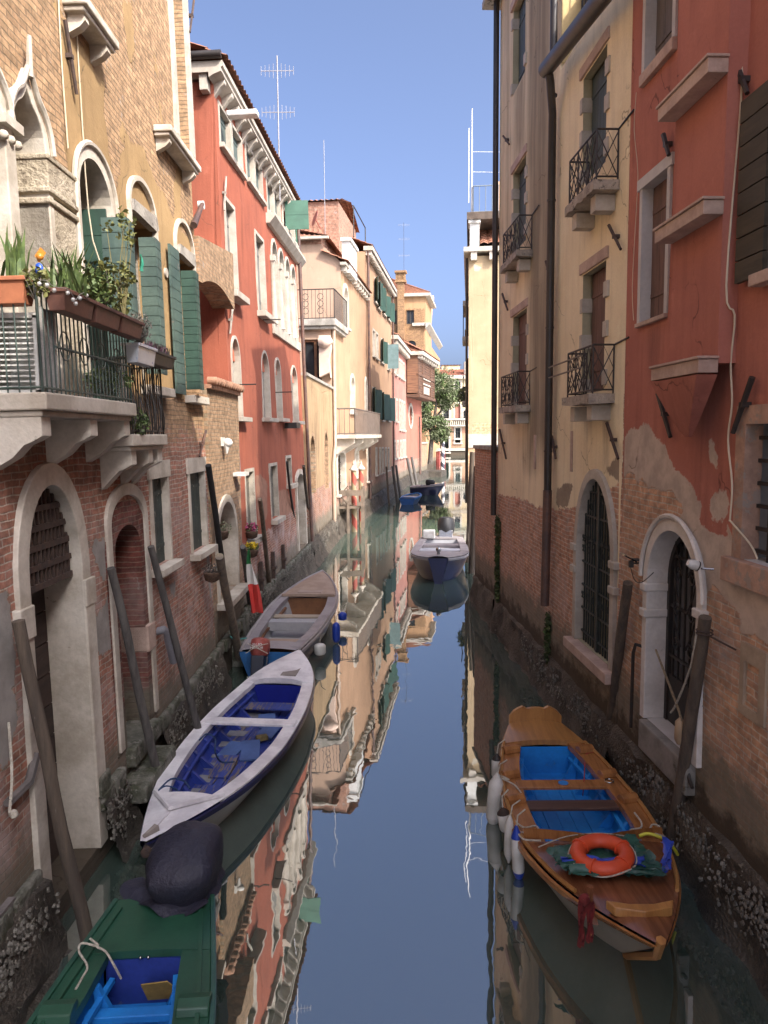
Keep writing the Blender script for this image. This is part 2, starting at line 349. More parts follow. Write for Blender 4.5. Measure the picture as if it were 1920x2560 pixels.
def off(L, w_, top=None):
    """outline pushed outward by w_, feet kept at their own level"""
    out = []; n = len(L); c = (L[0][0] + L[-1][0]) / 2
    for i, p in enumerate(L):
        a = Vector(L[max(0, i - 1)]); b = Vector(L[min(n - 1, i + 1)])
        if i in (0, n - 1): out.append((p[0] + (-w_ if i == 0 else w_), p[1])); continue
        t1_ = (Vector(p) - a); t2_ = (b - Vector(p))
        n1 = Vector((-t1_.y, t1_.x)).normalized() if t1_.length > 1e-6 else None; n2 = Vector((-t2_.y, t2_.x)).normalized() if t2_.length > 1e-6 else n1
        n1 = n1 or n2; m = n1 + n2
        m = m / max(.35, m.dot(n1)) if m.length > 1e-6 else n1
        out.append((p[0] + m.x * w_, p[1] + m.y * w_))
    return out
def boards(mb, u0, u1, v0, v1, n0, n1, k, vert=True, gap=.006, mi=0, T=None):
    for i in range(k):
        if vert: a = u0 + (u1 - u0) * i / k; b = u0 + (u1 - u0) * (i + 1) / k - gap; mb.box((a, v0, n0), (b, v1, n1), mi, T)
        else: a = v0 + (v1 - v0) * i / k; b = v0 + (v1 - v0) * (i + 1) / k - gap; mb.box((u0, a, n0), (u1, b, n1), mi, T)
def panel(mb, p, q, v0, v1, k, th=.035, gap=.008, mi=0):
    """boarded panel standing on the plan line p=(u,n) to q=(u,n)"""
    a = Vector((p[0], 0, p[1])); b = Vector((q[0], 0, q[1])); d = (b - a); L = d.length; d.normalize(); y = Vector((0, 1, 0)); z = d.cross(y)
    T = Matrix(((d.x, y.x, z.x, a.x), (d.y, y.y, z.y, a.y), (d.z, y.z, z.z, a.z), (0, 0, 0, 1)))
    boards(mb, 0, L, v0, v1, -th / 2, th / 2, k, False, min(gap, .009), mi, T); mb.box((.006, v0 + .006, -th * .3), (L - .006, v1 - .012, th * .3), mi, T)
def tile_roof(mb, A, B, Cc, D, w_=.22, amp=.05, mi=0):
    """barrel tiles between the eave A-B and the ridge D-C"""
    A, B, Cc, D = map(Vector, (A, B, Cc, D)); nu = max(6, int((B - A).length / w_)); nv = max(2, int((D - A).length / .38))
    up = (B - A).cross(D - A).normalized(); up = up if up.z > 0 else -up; rows = []
    for j in range(nv + 1):
        for st in ((0, 1) if 0 < j < nv else (0,)):
            row = []; f = j / nv
            for i in range(nu * 4 + 1):
                s_ = i / (nu * 4); p = (A.lerp(B, s_)).lerp(D.lerp(Cc, s_), f)
                row.append(p + up * (amp * abs(math.sin(math.pi * (i / 4))) + (.03 if (st == 1 or j == 0) else 0) + .012 * mn.noise(p * 1.7)))
            rows.append(row)
    mb.grid(rows, mi, False)
class Bld:
    def __init__(s, name, label, fr, cat='house', group=None, stone=STONE_W):
        s.fr = fr; s.e = thing(name, label, cat, fr.M, group); s.holes = []; s.stone = stone
    def uv(s, p, n=0): return s.fr.uv(p, n)
    def hole(s, poly, d=.3): s.holes.append((poly, d))
    def box4(s, tl, tr, bl):                   # px corners -> u0,u1,v0,v1
        a = s.uv(tl); b = s.uv(tr); c = s.uv(bl); return a[0], b[0], c[1], (a[1] + b[1]) / 2
    def window(s, u0, u1, v0, v1, vs=None, kind='rect', fw=.12, out=.03, depth=.22, fill='pane', fm=None, sill=.09, so_=.10, se=.08, stone=None, name='window', label=None, k=12, nb=4, sillm=None, lint=0):
        if u1 < u0: u0, u1 = u1, u0
        stone = stone or s.stone; L = arc(u0, u1, v0, vs if vs is not None else v1, v1, kind, k)
        hp = off(L, fw * .5) if fw else L; s.hole(hp, depth + (.5 if fill in ('dark', 'grille') else .02))
        mb = MB()
        if fw: mb.ring(off(L, fw), L, -depth, out)
        else: mb.ring(off(L, .03), L, -depth, -depth + .05)
        if lint: mb.box((u0 - fw - .06, v1 + .001, out - .02), (u1 + fw + .06, v1 + lint, out + .012))
        w_ = mb.build(name, stone, s.e)
        if label: w_['label'] = label
        if sill: MB().box((u0 - fw - se, v0 - sill, -depth), (u1 + fw + se, v0 - .002, out + so_)).build('sill', sillm or stone, w_, bev=.008)
        f0 = -depth + .02
        if fill == 'pane':
            MB().prism(L, f0 - .03, f0 - .015).build('pane', GLASS, w_)
            m = MB(); c = (u0 + u1) / 2; fr_ = .045; m.ring(L, off(L, -fr_), f0 - .015, f0 + .02); m.box((c - .02, v0, f0 - .012), (c + .02, v1 - .03, f0 + .018))
            for i in range(1, 3): m.box((u0 + fr_, v0 + (v1 - v0) * i / 3 - .015, f0 - .01), (u1 - fr_, v0 + (v1 - v0) * i / 3 + .015, f0 + .014))
            m.build('sash', fm or pm('grey_sash', (.16, .15, .135), .6, .2), w_)
        elif fill == 'shut':
            m = MB(); h = v1 if kind == 'rect' else (vs if vs is not None else v1); boards(m, u0, u1, v0, h, f0 - .03, f0 + .01, nb, True, .008)
            if kind != 'rect': m.prism([p for p in L if p[1] >= h - 1e-6], f0 - .03, f0 + .008)
            for q in (.18, .8): m.box((u0 + .02, v0 + (h - v0) * q, f0 + .01), (u1 - .02, v0 + (h - v0) * q + .05, f0 + .022))
            m.build('shutter', fm or SH_G, w_)
        elif fill == 'blank': MB().prism(L, f0 - .03, f0).build('infill', fm, w_)
        elif fill in ('dark', 'grille'):
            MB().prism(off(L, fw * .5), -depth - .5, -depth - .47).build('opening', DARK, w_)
        if fill == 'grille':
            m = MB(); s.bars(m, L, u0, u1, v0, v1, vs, kind, f0); m.build('grille', fm or IRON, w_)
        return w_
    def bars(s, m, L, u0, u1, v0, v1, vs, kind, n, nv=6, nh=6, r=.012):
        def top(u):
            for a, b in zip(L, L[1:]):
                if a[0] <= u <= b[0] and b[0] > a[0]: return a[1] + (b[1] - a[1]) * (u - a[0]) / (b[0] - a[0])
            return v1
        for i in range(1, nv): u = u0 + (u1 - u0) * i / nv; m.box((u - r, v0, n - r), (u + r, top(u), n + r))
        for i in range(nh):
            v = v0 + (v1 - v0) * (i + .4) / nh; a, b = u0, u1
            if vs is not None and v > vs:
                c = (u0 + u1) / 2; q = math.sqrt(max(0, 1 - ((v - vs) / (v1 - vs)) ** 2)); a, b = c - (c - u0) * q, c + (u1 - c) * q
            m.box((a, v - r * 1.4, n - r - .004), (b, v + r * 1.4, n + r + .004))
    def facade(s, name, outline, mats, mk=None, grid=.2, jit=.012, ends=6.0, seed=0, skip=()):
        return facade(s.e, name, outline, s.holes, mats, mk, grid, jit, None, ends, seed, skip)
    def part(s, mb, name, mat, bev=0, label=None):
        o = mb.build(name, mat, s.e, bev=bev)
        if label: o['label'] = label
        return o
def rail(mb, pts, h, sp=.11, r=.007, rr=.014, top=True, base=.04):
    """iron railing along a plan polyline of (u, v, n) points"""
    pts = [Vector(p) for p in pts]; up = Vector((0, 1, 0))
    for a, b in zip(pts, pts[1:]):
        L = (b - a).length; k = max(1, int(L / sp))
        for i in range(k + 1):
            p = a.lerp(b, i / k); mb.tube([p, p + up * h], r * (1.7 if i in (0, k) else 1), 5)
        for q, rad in ((base, rr * .8), (h, rr)): mb.tube([a + up * q, b + up * q], rad, 5)
def catmull(pts, k=6):
    P = [Vector(p) for p in pts]; out = []
    for i in range(len(P) - 1):
        p0, p1, p2, p3 = P[max(i - 1, 0)], P[i], P[i + 1], P[min(i + 2, len(P) - 1)]
        for j in range(k):
            t = j / k; out.append(.5 * ((2 * p1) + (p2 - p0) * t + (2 * p0 - 5 * p1 + 4 * p2 - p3) * t * t + (3 * p1 - p0 - 3 * p2 + p3) * t ** 3))
    return out + [P[-1]]
def sag(a, b, d, k=10):
    a, b = Vector(a), Vector(b); return [a.lerp(b, i / k) - Vector((0, 0, 4 * d * (i / k) * (1 - i / k))) for i in range(k + 1)]
def tie(b, p, q, v, out=.05, r=.022, mat=None, name='wall_tie'):
    """iron tie bar on a facade between two points (u, v)"""
    m = MB(); P = Vector((p[0], p[1], out)); Q = Vector((q[0], q[1], out)); m.tube([P, P.lerp(Q, .5), Q], [r, r * .95, r * .8], 6)
    m.box((P.lerp(Q, .48).x - .03, P.lerp(Q, .48).y - .022, 0), (P.lerp(Q, .48).x + .03, P.lerp(Q, .48).y + .022, out + .022)); return b.part(m, name, mat or RUST)
def leaves(mb, c, R, n, size, mi=0, seed=0, flat=1.0, hollow=.0):
    """n leaf-sized faces spread through an ellipsoid R about c"""
    rd = random.Random(seed); c = Vector(c)
    for _ in range(n):
        while True:
            p = Vector((rd.uniform(-1, 1), rd.uniform(-1, 1), rd.uniform(-1, 1)))
            if hollow <= p.length <= 1: break
        p = c + Vector((p.x * R[0], p.y * R[1], p.z * R[2])); a = Vector((rd.gauss(0, 1), rd.gauss(0, 1), rd.gauss(0, 1))).normalized(); b = a.orthogonal().normalized()
        if rd.random() < .5: b = a.cross(b)
        l = size * rd.uniform(.6, 1.4); q = l * .34 * flat
        mb.add([p - a * l / 2, p + b * q, p + a * l / 2, p - b * q], [(0, 1, 2, 3)], mi)
# ============================================================ LEFT BANK
# ---- the ochre palace, nearest on the left
F1 = Fr((-3.05 - .066, -4, 0), (.006, 1), .02)
b = L1B = Bld('ochre_palace', 'tall ochre palace with bare brickwork, ogee arch and iron balconies beside the green boat', F1, 'palace', stone=STONE)
U = lambda p, n=0: b.uv(p, n)
# water door with the rusty grating
e0 = U(r3(45, 1000))[0]; e1 = U(r3(690, 1300))[0]; i0 = U(r3(150, 750))[0]; i1 = U(r3(560, 900))[0]
vt = U(r3(370, 480))[1]; vs = 3.25; vo = .2
L = arc(i0, i1, vo, vs, vt, 'round', 18); b.hole(off(L, .1), .95)
d = b.part(MB().ring(off(L, .21), L, -.42, .05), 'water_door', STONE, .01, 'arched stone water door with a rusty grating above brown planks')
m = MB(); m.box((i1 + .002, 2.78, -.44), (i1 + .27, 3.06, .075)); m.box((i0 - .27, 2.78, -.1), (i0 - .002, 3.06, .075)); m.box((i1 + .004, .75, -.43), (i1 + .25, 2.776, .06))
m.build('impost', STONE, d, bev=.012)
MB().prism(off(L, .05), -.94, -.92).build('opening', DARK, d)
gb = U(r3(165, 1330))[1] + .02; m = MB()
for k in range(5):
    v = gb + (vt - gb - .1) * k / 4.6; q = 1 if v < vs else math.sqrt(max(.02, 1 - ((v - vs) / (vt - vs)) ** 2)); c = (i0 + i1) / 2; h = (i1 - i0) / 2 * q
    m.box((c - h, v - .028, -.10), (c + h, v + .028, -.05))
for k in range(13):
    x = (k + .5) / 13 * 2 - 1; u = (i0 + i1) / 2 + x * (i1 - i0) / 2; m.box((u - .013, gb, -.085), (u + .013, vs + (vt - vs) * math.sqrt(max(0, 1 - x * x)), -.06))
m.build('grating', RUST, d)
m = MB(); boards(m, i0 + .01, i1 - .01, vo, gb - .05, -.40, -.35, 9, False, .012); m.build('plank_door', WOODD, d)
# bricked side door
e0 = U(r3(770, 740))[0]; e1 = U(r3(1085, 900))[0]; vt = U(r3(905, 470))[1]
L = arc(e0 + .12, e1 - .13, .9, U(r3(770, 740))[1] - .1, vt - .14, 'round', 16)
d = b.part(MB().ring(off(L, .14), L, -.1, .04), 'side_door', STONE, .008, 'narrow arched doorway lined with dark red brick')
q0 = U(r3(850, 1050))[0]; q1 = U(r3(1035, 960))[0]; L2_ = arc(q0, q1, .85, U(r3(850, 1050))[1] + .1, U(r3(910, 785))[1], 'round', 16)
b.hole(off(L2_, .02), 1.0)
DKB = facade_mat('dark_red_brick', (.3, .15, .1), (.2, .1, .08), (.17, .055, .042), (.10, .04, .033), (.2, .14, .11), wob=.3, algae=1.2, salt=.25)
MB().ring(off(L2_, .30), L2_, -.55, .012).build('brick_lining', DKB, d); MB().prism(L2_, -.99, -.97).build('opening', DARK, d)
m = MB(); 
for k in range(5): u = q0 + .08 + k * (q1 - q0 - .12) / 4; m.box((u, .9, -.42), (u + .02, 3.1, -.40))
for v in (1.5, 2.2, 2.5): m.box((q0, v, -.425), (q1, v + .035, -.395))
m.build('iron_gate', RUST, d)
MB().box((q1 + .0, 1.75, -.5), (q1 + .31, 2.1, .05)).build('stone_block', STONE_P, d, bev=.02)
# two ground-floor windows with dark green shutters
for tl, tr, bl, lab in ((r3(1112, 430), r3(1225, 430), r3(1150, 1100), 'window with peeling dark green shutter and pale stone sill'), (r3(1395, 385), r3(1500, 390), r3(1450, 975), 'narrow tall window with dark shutter near the palace corner')):
    u0, u1, v0, v1 = b.box4(tl, tr, bl)
    b.window(u0, u1, v0, v1, fw=.09, out=.025, depth=.10, fill='shut', fm=pm('peeling_green', (.035, .05, .045), .7, .3, 4, patch=(.14, .14, .12), pth=.58, psc=7), sill=.10, so_=.14, label=lab, nb=5, lint=.24)
# upper door with ogee head behind the balcony, column and pier
cu = U((22, 500))[0]; pu0 = U((112, 520))[0]; pu1 = U((176, 520))[0]; vf = 4.86
vsp = U((60, 345))[1] - .02; apx = U((90, 165))[1]
for (a0, a1) in ((cu + .09, pu0), (cu - 1.05, cu - .09)):
    L = arc(a0, a1, vf, vsp, apx - .34, 'ogee', 24); b.hole(off(L, .05), .6)
    d = b.part(MB().ring(off(L, .10), L, -.36, .05), 'ogee_arch', STONE, .01)
    mo = off(L, .11); m = MB(); m.tube([(p[0], p[1], .075) for p in mo if p[1] >= vsp - .01], .028, 6); m.tube([((a0 + a1) / 2, apx - .25, .08), ((a0 + a1) / 2, apx + .1, .1)], [.035, .02], 6); m.build('hood_mould', STONE, d)
    MB().box((a0 - .05, vf, -.9), (a1 + .1, apx - .4, -.86)).build('room_wall', pm('pale_plaster', (.62, .57, .50), .9, .1, 2), d)
    MB().box((a1 + .05, vf, -.86), (a1 + .09, apx - .4, -.3)).build('jamb', MC['pale_plaster'], d)
T = Matrix.Translation(Vector((cu, vf, -.06))) @ Matrix.Rotation(-math.pi / 2, 4, 'X')
h = vsp - vf; m = MB().lathe([(.13, 0), (.13, .1), (.1, .13), (.092, .2), (.084, h - .46), (.1, h - .45), (.1, h - .40), (.088, h - .39), (.088, h - .33), (.105, h - .32), (.105, h - .28), (.09, h - .27), (.095, h - .2), (.13, h - .05), (.14, h - .03)], 18, T)
m.box((cu - .16, vsp - .05, -.2), (cu + .16, vsp + .03, .10))
for dx in (-.12, 0, .12):
    for dz in (-.16, .05): m.blob((cu + dx, vsp - .14, dz), .045, k=8)
b.part(m, 'column', STONE)
m = MB(); m.box((pu0, vf, -.35), (pu1, vsp - .38, .045)); m.box((pu0 - .02, vsp - .36, -.36), (pu1 + .02, vsp - .02, .06))
for v in (vf + 1.2, vsp - .45, vsp - .35, vsp - .05): m.box((pu0 - .035, v, -.36), (pu1 + .035, v + .05, .075))
b.part(m, 'pier', pm('chipped_stone', (.45, .385, .29), .85, .25, 3, (.33, .28, .2), patch=(.22, .18, .13), pth=.58, psc=5, bump=.8, bd=.03), .012)
# three arched windows with board shutters
def aw(sl, sr, ap, bot, fw, blind=False, lin=None, kind='round'):
    u0 = U(sl)[0]; u1 = U(sr)[0]; vs_ = (U(sl)[1] + U(sr)[1]) / 2; vt_ = U(ap)[1]; v0_ = U(bot)[1]
    return u0, u1, v0_, vs_, vt_
u0, u1, v0, vs, vt = aw(r1(570, 1480), r1(800, 1500), r1(665, 1185), (300, 1000), .12)
wA = b.window(u0, u1, 4.7, vt, vs, 'round', fw=.14, out=.04, depth=.42, fill='dark', sill=0, stone=STONE, label='arched window with tall folded shutters behind the lower balcony', k=16)
MB().tube([(p[0], p[1], .05) for p in off(arc(u0, u1, 6.2, vs, vt, 'round', 16), .15)], .03, 6).build('hood_mould', STONE, wA)
m = MB(); panel(m, (u1 - .03, -.40), (u1 - .03, -.02), 4.72, vs + .05, 8); m.build('shutter', SH_G, wA)
def fold(win, p0, p1, p2, yt, yb, mat, k, top=0, nn=(.04, .24)):
    q0 = U(p0, nn[0])
    Y0 = None
    for _ in range(1): a = U(p0, nn[0]); c = U(p1, nn[1]); d_ = U(p2, nn[1])
    v1 = U(yt, .15)[1]; v0 = U(yb, .15)[1]; uu = a[0]
    nb_, _v = F1.un(p1, uu); m = MB(); panel(m, (uu, nn[0]), (uu, nb_), v0, v1, k, .03, .016); m.build('shutter', mat, win); m = MB()
    d_ = U(p2, nb_); panel(m, (uu + .03, nb_ - .01), (max(uu + .2, d_[0]), nb_ - .03), v0, v1, k, .03, .016); m.build('shutter', mat, win)
fold(wA, (262, 700), (322, 640), (342, 660), (300, 560), (330, 900), SH_GB, 9)
def blindwin(ol, orr, oa, ll, lr, bot, lab):
    u0, u1 = U(ol)[0], U(orr)[0]; vs_ = (U(ol)[1] + U(orr)[1]) / 2; vt_ = U(oa)[1]
    lu0, lv = U(ll); lu1, lv2 = U(lr); lv = (lv + lv2) / 2; v0_ = U(bot)[1]
    w_ = b.window(lu0 + .1, lu1 - .08, v0_, lv, fw=0, depth=.3, fill='dark', sill=.12, so_=.13, stone=STONE, label=lab)
    Lh = [p for p in arc(u0, u1, vs_ - .35, vs_, vt_, 'round', 14)]
    m = MB(); m.ring(off(Lh, .06), Lh, -.02, .05); m.build('blind_arch', STONE, w_)
    m = MB(); q = [(lu0, lv - .02), (lu0 + .06, lv + .13), (lu1 - .05, lv + .16), (lu1 + .02, lv), (lu1 - .1, lv - .04), (lu0 + .2, lv - .015)]; m.prism(q, -.05, .05); m.build('broken_lintel', STONE_G, w_)
    return w_
wB = blindwin(r1(950, 1560), r1(1130, 1600), r1(1010, 1335), r1(960, 1560), r1(1150, 1690), (345, 960), 'window under a blind arch with folded green shutters, middle of the row')
fold(wB, (356, 760), (393, 700), (410, 720), (375, 598), (390, 935), SH_GB, 14)
wC = blindwin(r2(1290, 330), r2(1420, 420), r2(1350, 180), r2(1312, 400), r2(1430, 470), (475, 990), 'window under a small blind arch with bright green folded shutter by the corner')
fold(wC, (457, 780), (488, 700), (500, 720), (475, 680), (490, 975), SH_G, 15)
m = MB(); a = U((430, 800), .05); c = U((452, 800), .05); panel(m, (a[0], .06), (c[0], .06), U((440, 985))[1], U((430, 640))[1] + .1, 14, .035, .014); m.build('shutter', SH_GB, wC)
# tall top-floor window and the two bracketed sills
u0, u1, v0, v1 = b.box4((425, 0), (457, 5), r1(1270, 955)); 
w_ = b.window(u0, u1, v0, 13.2, 12.3, 'pointed', fw=.16, out=.05, depth=.3, fill='shut', fm=pm('grey_green_paint', (.13, .15, .14), .6, .2), sill=0, stone=STONE_W, label='tall gothic window with grey shutter high on the palace')
def bsill(p0, p1, lab, depth=.26):
    a = U(p0, depth); c = U(p1, depth); m = MB(); m.box((a[0], a[1], 0), (c[0], a[1] + .09, depth)); m.box((a[0] + .03, a[1] - .05, 0), (c[0] - .03, a[1] - .002, depth - .04))
    o = b.part(m, 'bracketed_sill', STONE, .015); m = MB()
    for u in (a[0] + .1, c[0] - .25): m.extr([(0, a[1] - .24), (0, a[1] - .052), (depth - .07, a[1] - .052), (depth - .06, a[1] - .11), (depth - .12, a[1] - .17)], u, u + .11)
    m.build('bracket', STONE, o)
bsill(r1(1270, 965), r1(1487, 1150), '')
bsill(r1(640, 20), r1(880, 240), '')
u0, u1 = U(r1(680, -60))[0], U(r1(830, 100))[0]; b.window(u0 + .05, u1, 11.5, 13.3, 12.8, 'pointed', fw=.12, out=.05, depth=.3, fill='pane', sill=0, stone=STONE)
# wall
po = [[U(r1(*q)) for q in ((425, 60), (520, 240), (600, 330), (640, 330), (720, 420), (772, 560), (775, 900), (828, 1240), (850, 1500), (900, 1250), (870, 1280), (930, 1015), (1062, 1100), (1110, 1240), (1135, 1330), (1200, 1390), (1290, 1640), (1400, 1778))] + [U(r2(*q)) for q in ((1430, 470), (1430, 1450), (1330, 1470), (1230, 1430), (1000, 1500))] + [(10.5, 4.9), U(r1(520, 1778)), U(r1(520, 1600)), U(r1(475, 1100)), U(r1(455, 600))],
      [U(r1(*q)) for q in ((915, 0), (990, 0), (1000, 300), (990, 520), (950, 430))], [U(r1(*q)) for q in ((1120, 430), (1150, 400), (1180, 700), (1230, 960), (1200, 950), (1170, 640))], [U(r1(*q)) for q in ((1310, 1180), (1345, 1300), (1340, 1650), (1290, 1640), (1290, 1400))],
      [U(r1(*q)) for q in ((300, 0), (410, 0), (415, 140), (360, 100))], [U(r1(*q)) for q in ((865, 870), (900, 900), (960, 1010), (890, 980))]]
grey = [[U(r3(*q)) for q in ((640, 900), (790, 860), (835, 1350), (690, 1400), (700, 1750), (860, 1700), (840, 1350))], [U(r3(*q)) for q in ((-60, 1260), (60, 1280), (100, 1600), (90, 1920), (-60, 1960))], [U(r4(*q)) for q in ((-40, 0), (80, 150), (100, 400), (50, 640), (-60, 700))], [U(r3(*q)) for q in ((1240, 1240), (1310, 1180), (1290, 1330))],
        [U(r3(*q)) for q in ((1500, 300), (1570, 300), (1600, 1100), (1560, 1400), (1530, 1000))]]
def mkL1(P):
    R = mask(P, False, po + grey, soft=.5); Bm = mask(P, False, grey, soft=.5); G = np.clip((5.0 - np.abs(P[:, 1] - 4.9) * 4) / 5, 0, 1) * ((P[:, 0] < 15.2) * (P[:, 1] < 5) * .75 + 0)
    return np.stack([R, G, Bm], 1)
M_L1 = facade_mat('ochre_palace_wall', (.38, .255, .125), (.28, .185, .09), (.40, .19, .135), (.28, .155, .115), mortar=(.46, .39, .33), brU=((.40, .275, .165), (.30, .20, .12), (.24, .18, .12)), hsw=4.5, salt=.75, cement=(.34, .315, .29), wob=.4, algae=1.0)
b.facade('wall', [(0, -.7), (17.4, -.7), (17.4, 13.6), (0, 13.6)], [M_L1, M_L1], mkL1, .17, .016)
# balconies
def balcony(u0, u1, n, vt_, th, lab, cor, name='balcony'):
    m = MB(); m.box((u0, vt_ - th, 0), (u1, vt_, n)); m.box((u0 + .03, vt_ - th - .05, 0), (u1 - .03, vt_ - th - .002, n - .05)); o = b.part(m, name, STONE, .014, lab); m = MB(); v = vt_ - th - .052
    for u in cor: m.extr([(0, v - .42), (0, v), (n - .07, v), (n - .07, v - .15), (n - .14, v - .19), (n - .22, v - .22), (n - .32, v - .32)], u, u + .17)
    m.build('corbel', STONE, o); return o
bl1u0 = U(r2(340, 1440), .5)[0]; bl1u1 = U(r2(1012, 1530), .5)[0]; vb = U(r2(340, 1420), .5)[1]
bal1 = balcony(bl1u0, bl1u1, .5, vb, .14, 'stone balcony slab with green iron railing crowded with planters', (bl1u0 + .04, bl1u0 + (bl1u1 - bl1u0) * .48, bl1u1 - .22))
m = MB(); hh = U(r2(285, 650), .46)[1] - vb; rail(m, [(bl1u0 + .04, vb, .0), (bl1u0 + .04, vb, .46), (bl1u1 - .04, vb, .46), (bl1u1 - .04, vb, .0)], hh, .085, .0075, .013)
for k in range(4):
    u = bl1u0 + .5 + k * .42
    for s_ in (1, -1): m.tube([(u + .1 * s_ * math.cos(q), vb + hh * .5 + .12 * math.sin(q), .47) for q in [i * .5 for i in range(11)]], .006, 5)
m.tube([(bl1u0 + .3, vb + hh * .47, .475), (bl1u1 - .05, vb + hh * .47, .475)], .012, 5)
m.build('railing', GREENIRON, bal1)
bl2u0 = bl1u1 + .08; bl2u1 = U(r2(1240, 1740), .42)[0]; vb2 = U(r2(1100, 1735), .42)[1]
bal2 = balcony(bl2u0, bl2u1, .42, vb2, .13, 'lower small stone balcony with dark wrought iron railing', (bl2u0 + .1, bl2u0 + (bl2u1 - bl2u0) * .55, bl2u1 - .2))
m = MB(); hh2 = .82; rail(m, [(bl2u0 + .03, vb2, 0), (bl2u0 + .03, vb2, .38), (bl2u1 - .03, vb2, .38), (bl2u1 - .03, vb2, 0)], hh2, .085, .0075, .013)
for k in range(5):
    u = bl2u0 + .05 + k * (bl2u1 - bl2u0 - .1) / 5; w5 = (bl2u1 - bl2u0 - .1) / 5
    for s_ in (0, 1): m.tube([(u + w5 * (s_ + (1 - 2 * s_) * i / 8), vb2 + hh2 * i / 8, .385 + .04 * math.sin(i / 8 * math.pi * 2)) for i in range(9)], .006, 5)
m.build('railing', IRON, bal2)
PV1, PH1, PV2, PH2 = vb, hh, vb2, hh2
# iron ties, pipes, vents, cable
tie(b, U(r1(437, 150)), U(r1(525, 700)), 0, .06, .025); tie(b, U(r1(1410, 5)), U(r1(1380, 240)), 0, .06, .022); tie(b, U(r3(1500, 80)), U(r3(1452, 270)), 0, .06, .02, PIPEB)
m = MB(); a = U(r1(1460, 1520)); c = U(r1(1390, 1670)); m.tube([(a[0], a[1], .02), (a[0], a[1], .12)], .07, 10); b.part(m, 'pipe_end', WHITEP); m = MB().tube([(a[0] - .05, a[1], .1), (c[0], c[1], .1)], [.035, .06], 8); b.part(m, 'iron_arm', PIPEB)
m = MB()
for q in (r2(1222, 540), r2(1252, 565)): a = U(q); m.tube([(a[0], a[1], 0), (a[0], a[1], .03)], .07, 12)
b.part(m, 'vent', STONE_W)
m = MB(); a = U(r3(1180, 1560)); c = U(r3(1225, 1800)); m.tube([(a[0] - .05, a[1], -.05), (a[0] - .04, a[1] + .02, .08), (a[0] + .03, a[1] - .04, .1), (a[0] + .05, a[1] - .14, .1), (c[0] + .05, c[1], .1)], .055, 10); b.part(m, 'drain_pipe', pm('grey_plastic', (.26, .26, .28), .55, .12))
m = MB()
for x0, x1, yb in ((535, 660, 1780), (410, 475, 1100)): m.tube(catmull([(*U(r1(x0, -20)), .03), (*U(r1((x0 * .7 + x1 * .3), yb * .4)), .035), (*U(r1(x1, yb)), .04)] + ([(*U(r2(700, 690)), .3)] if x1 == 660 else []), 4), .007, 5)
b.part(m, 'cable', pm('cream_cable', (.60, .52, .38), .6, .1))
m = MB(); m.tube(catmull([(*U(r4(8, 380)), .06), (*U(r4(20, 700)), .07), (*U(r4(5, 930)), .07)], 4), .012, 6); m.blob((*U(r4(20, 935)), .08), .04, jit=.4); b.part(m, 'hanging_rope', ROPEW)
m = MB(); m.box((8.6, .55, .0), (9.9, .8, .06)); m.tube([(*U(r4(10, 870)), .05), (*U(r4(140, 745)), .05), (*U(r4(185, 570)), .05)], .04, 6); b.part(m, 'mooring_bar', pm('grey_timber', (.16, .14, .13), .9, .3, 3))
# foot of the wall: moulded plinth, stones and oyster crust
def oysters(mb, u0, u1, va, vb_, n, sd, outn=.12):
    rd = random.Random(sd)
    for _ in range(n):
        cl = rd.random()
        if not _ or cl < .06: cu_ = rd.uniform(u0, u1); cv_ = va + (vb_ - va) * (.35 + .65 * rd.random())
        u = min(u1, max(u0, cu_ + rd.gauss(0, .13))); v = min(vb_ + .06, cv_ + rd.gauss(0, .07)); mb.blob((u, v, outn + rd.uniform(-.05, .02)), rd.uniform(.008, .026), k=6, jit=1.0, sc=(1, 1.2, .6))
OYS = pm('oyster_crust', (.24, .225, .19), .85, .5, 25, (.085, .075, .06), bump=.8, bd=.02)
ALG = pm('wet_algae_stone', (.085, .070, .052), .65, .5, 3, (.035, .028, .020), patch=(.15, .135, .10), pth=.6, psc=6, bump=1.0, bd=.04)
MOSS = pm('mossy_stone', (.17, .165, .135), .85, .4, 4, (.05, .055, .03), patch=(.20, .19, .16), pth=.58, psc=6, bump=.9, bd=.03)
def foot(b, u0, u1, segs, sd=1, top=.86, proj=.16, step=.25):
    """battered foundation course: rows bulge irregularly, stones and shell crust on it"""
    rows = []; prof = [(.0, top + .10), (proj * .6, top + .06), (proj * .8, top - .06), (proj, top - .12), (proj * 1.1, top - .3), (proj * 1.3, top - .42), (proj * 1.5, max(.02, top - .6)), (proj * 2.2, -.04), (proj * 2.5, -.12), (proj * 3.0, -.6)]
    k = int((u1 - u0) / .12)
    for n_, v in prof:
        rows.append([(u0 + (u1 - u0) * i / k, v + .05 * mn.noise(Vector((i * .3, v * 5, sd))), max(.001, n_ + (.10 if n_ > .03 else 0) * mn.noise(Vector((i * .22, v * 3, sd + 4)))+ .03 * mn.noise(Vector((i * .9, v * 9, sd)))) ) for i in range(k + 1)])
    o = b.part(MB().grid(rows), 'foundation', ALG); return o
for s_, (a, c) in enumerate(((4, i0 - .2), (i1 + .05, e0 - .05), (e1 - .1, 17.38))):
    o = foot(b, a, c, 0, s_ * 5, .60)
    m = MB(); oysters(m, a, c, -.02, .60, int((c - a) * 230), s_, .17); m.build('oyster_crust', OYS, o)['kind'] = 'stuff'
    m = MB(); k = int((c - a) / .55) + 1
    for i in range(k): x0 = a + (c - a) * i / k; x1 = a + (c - a) * (i + 1) / k - .015; m.box((x0, .56, 0), (x1, .78, .08 + .04 * random.random()))
    m.build('plinth_stone', MOSS, o, bev=.035)
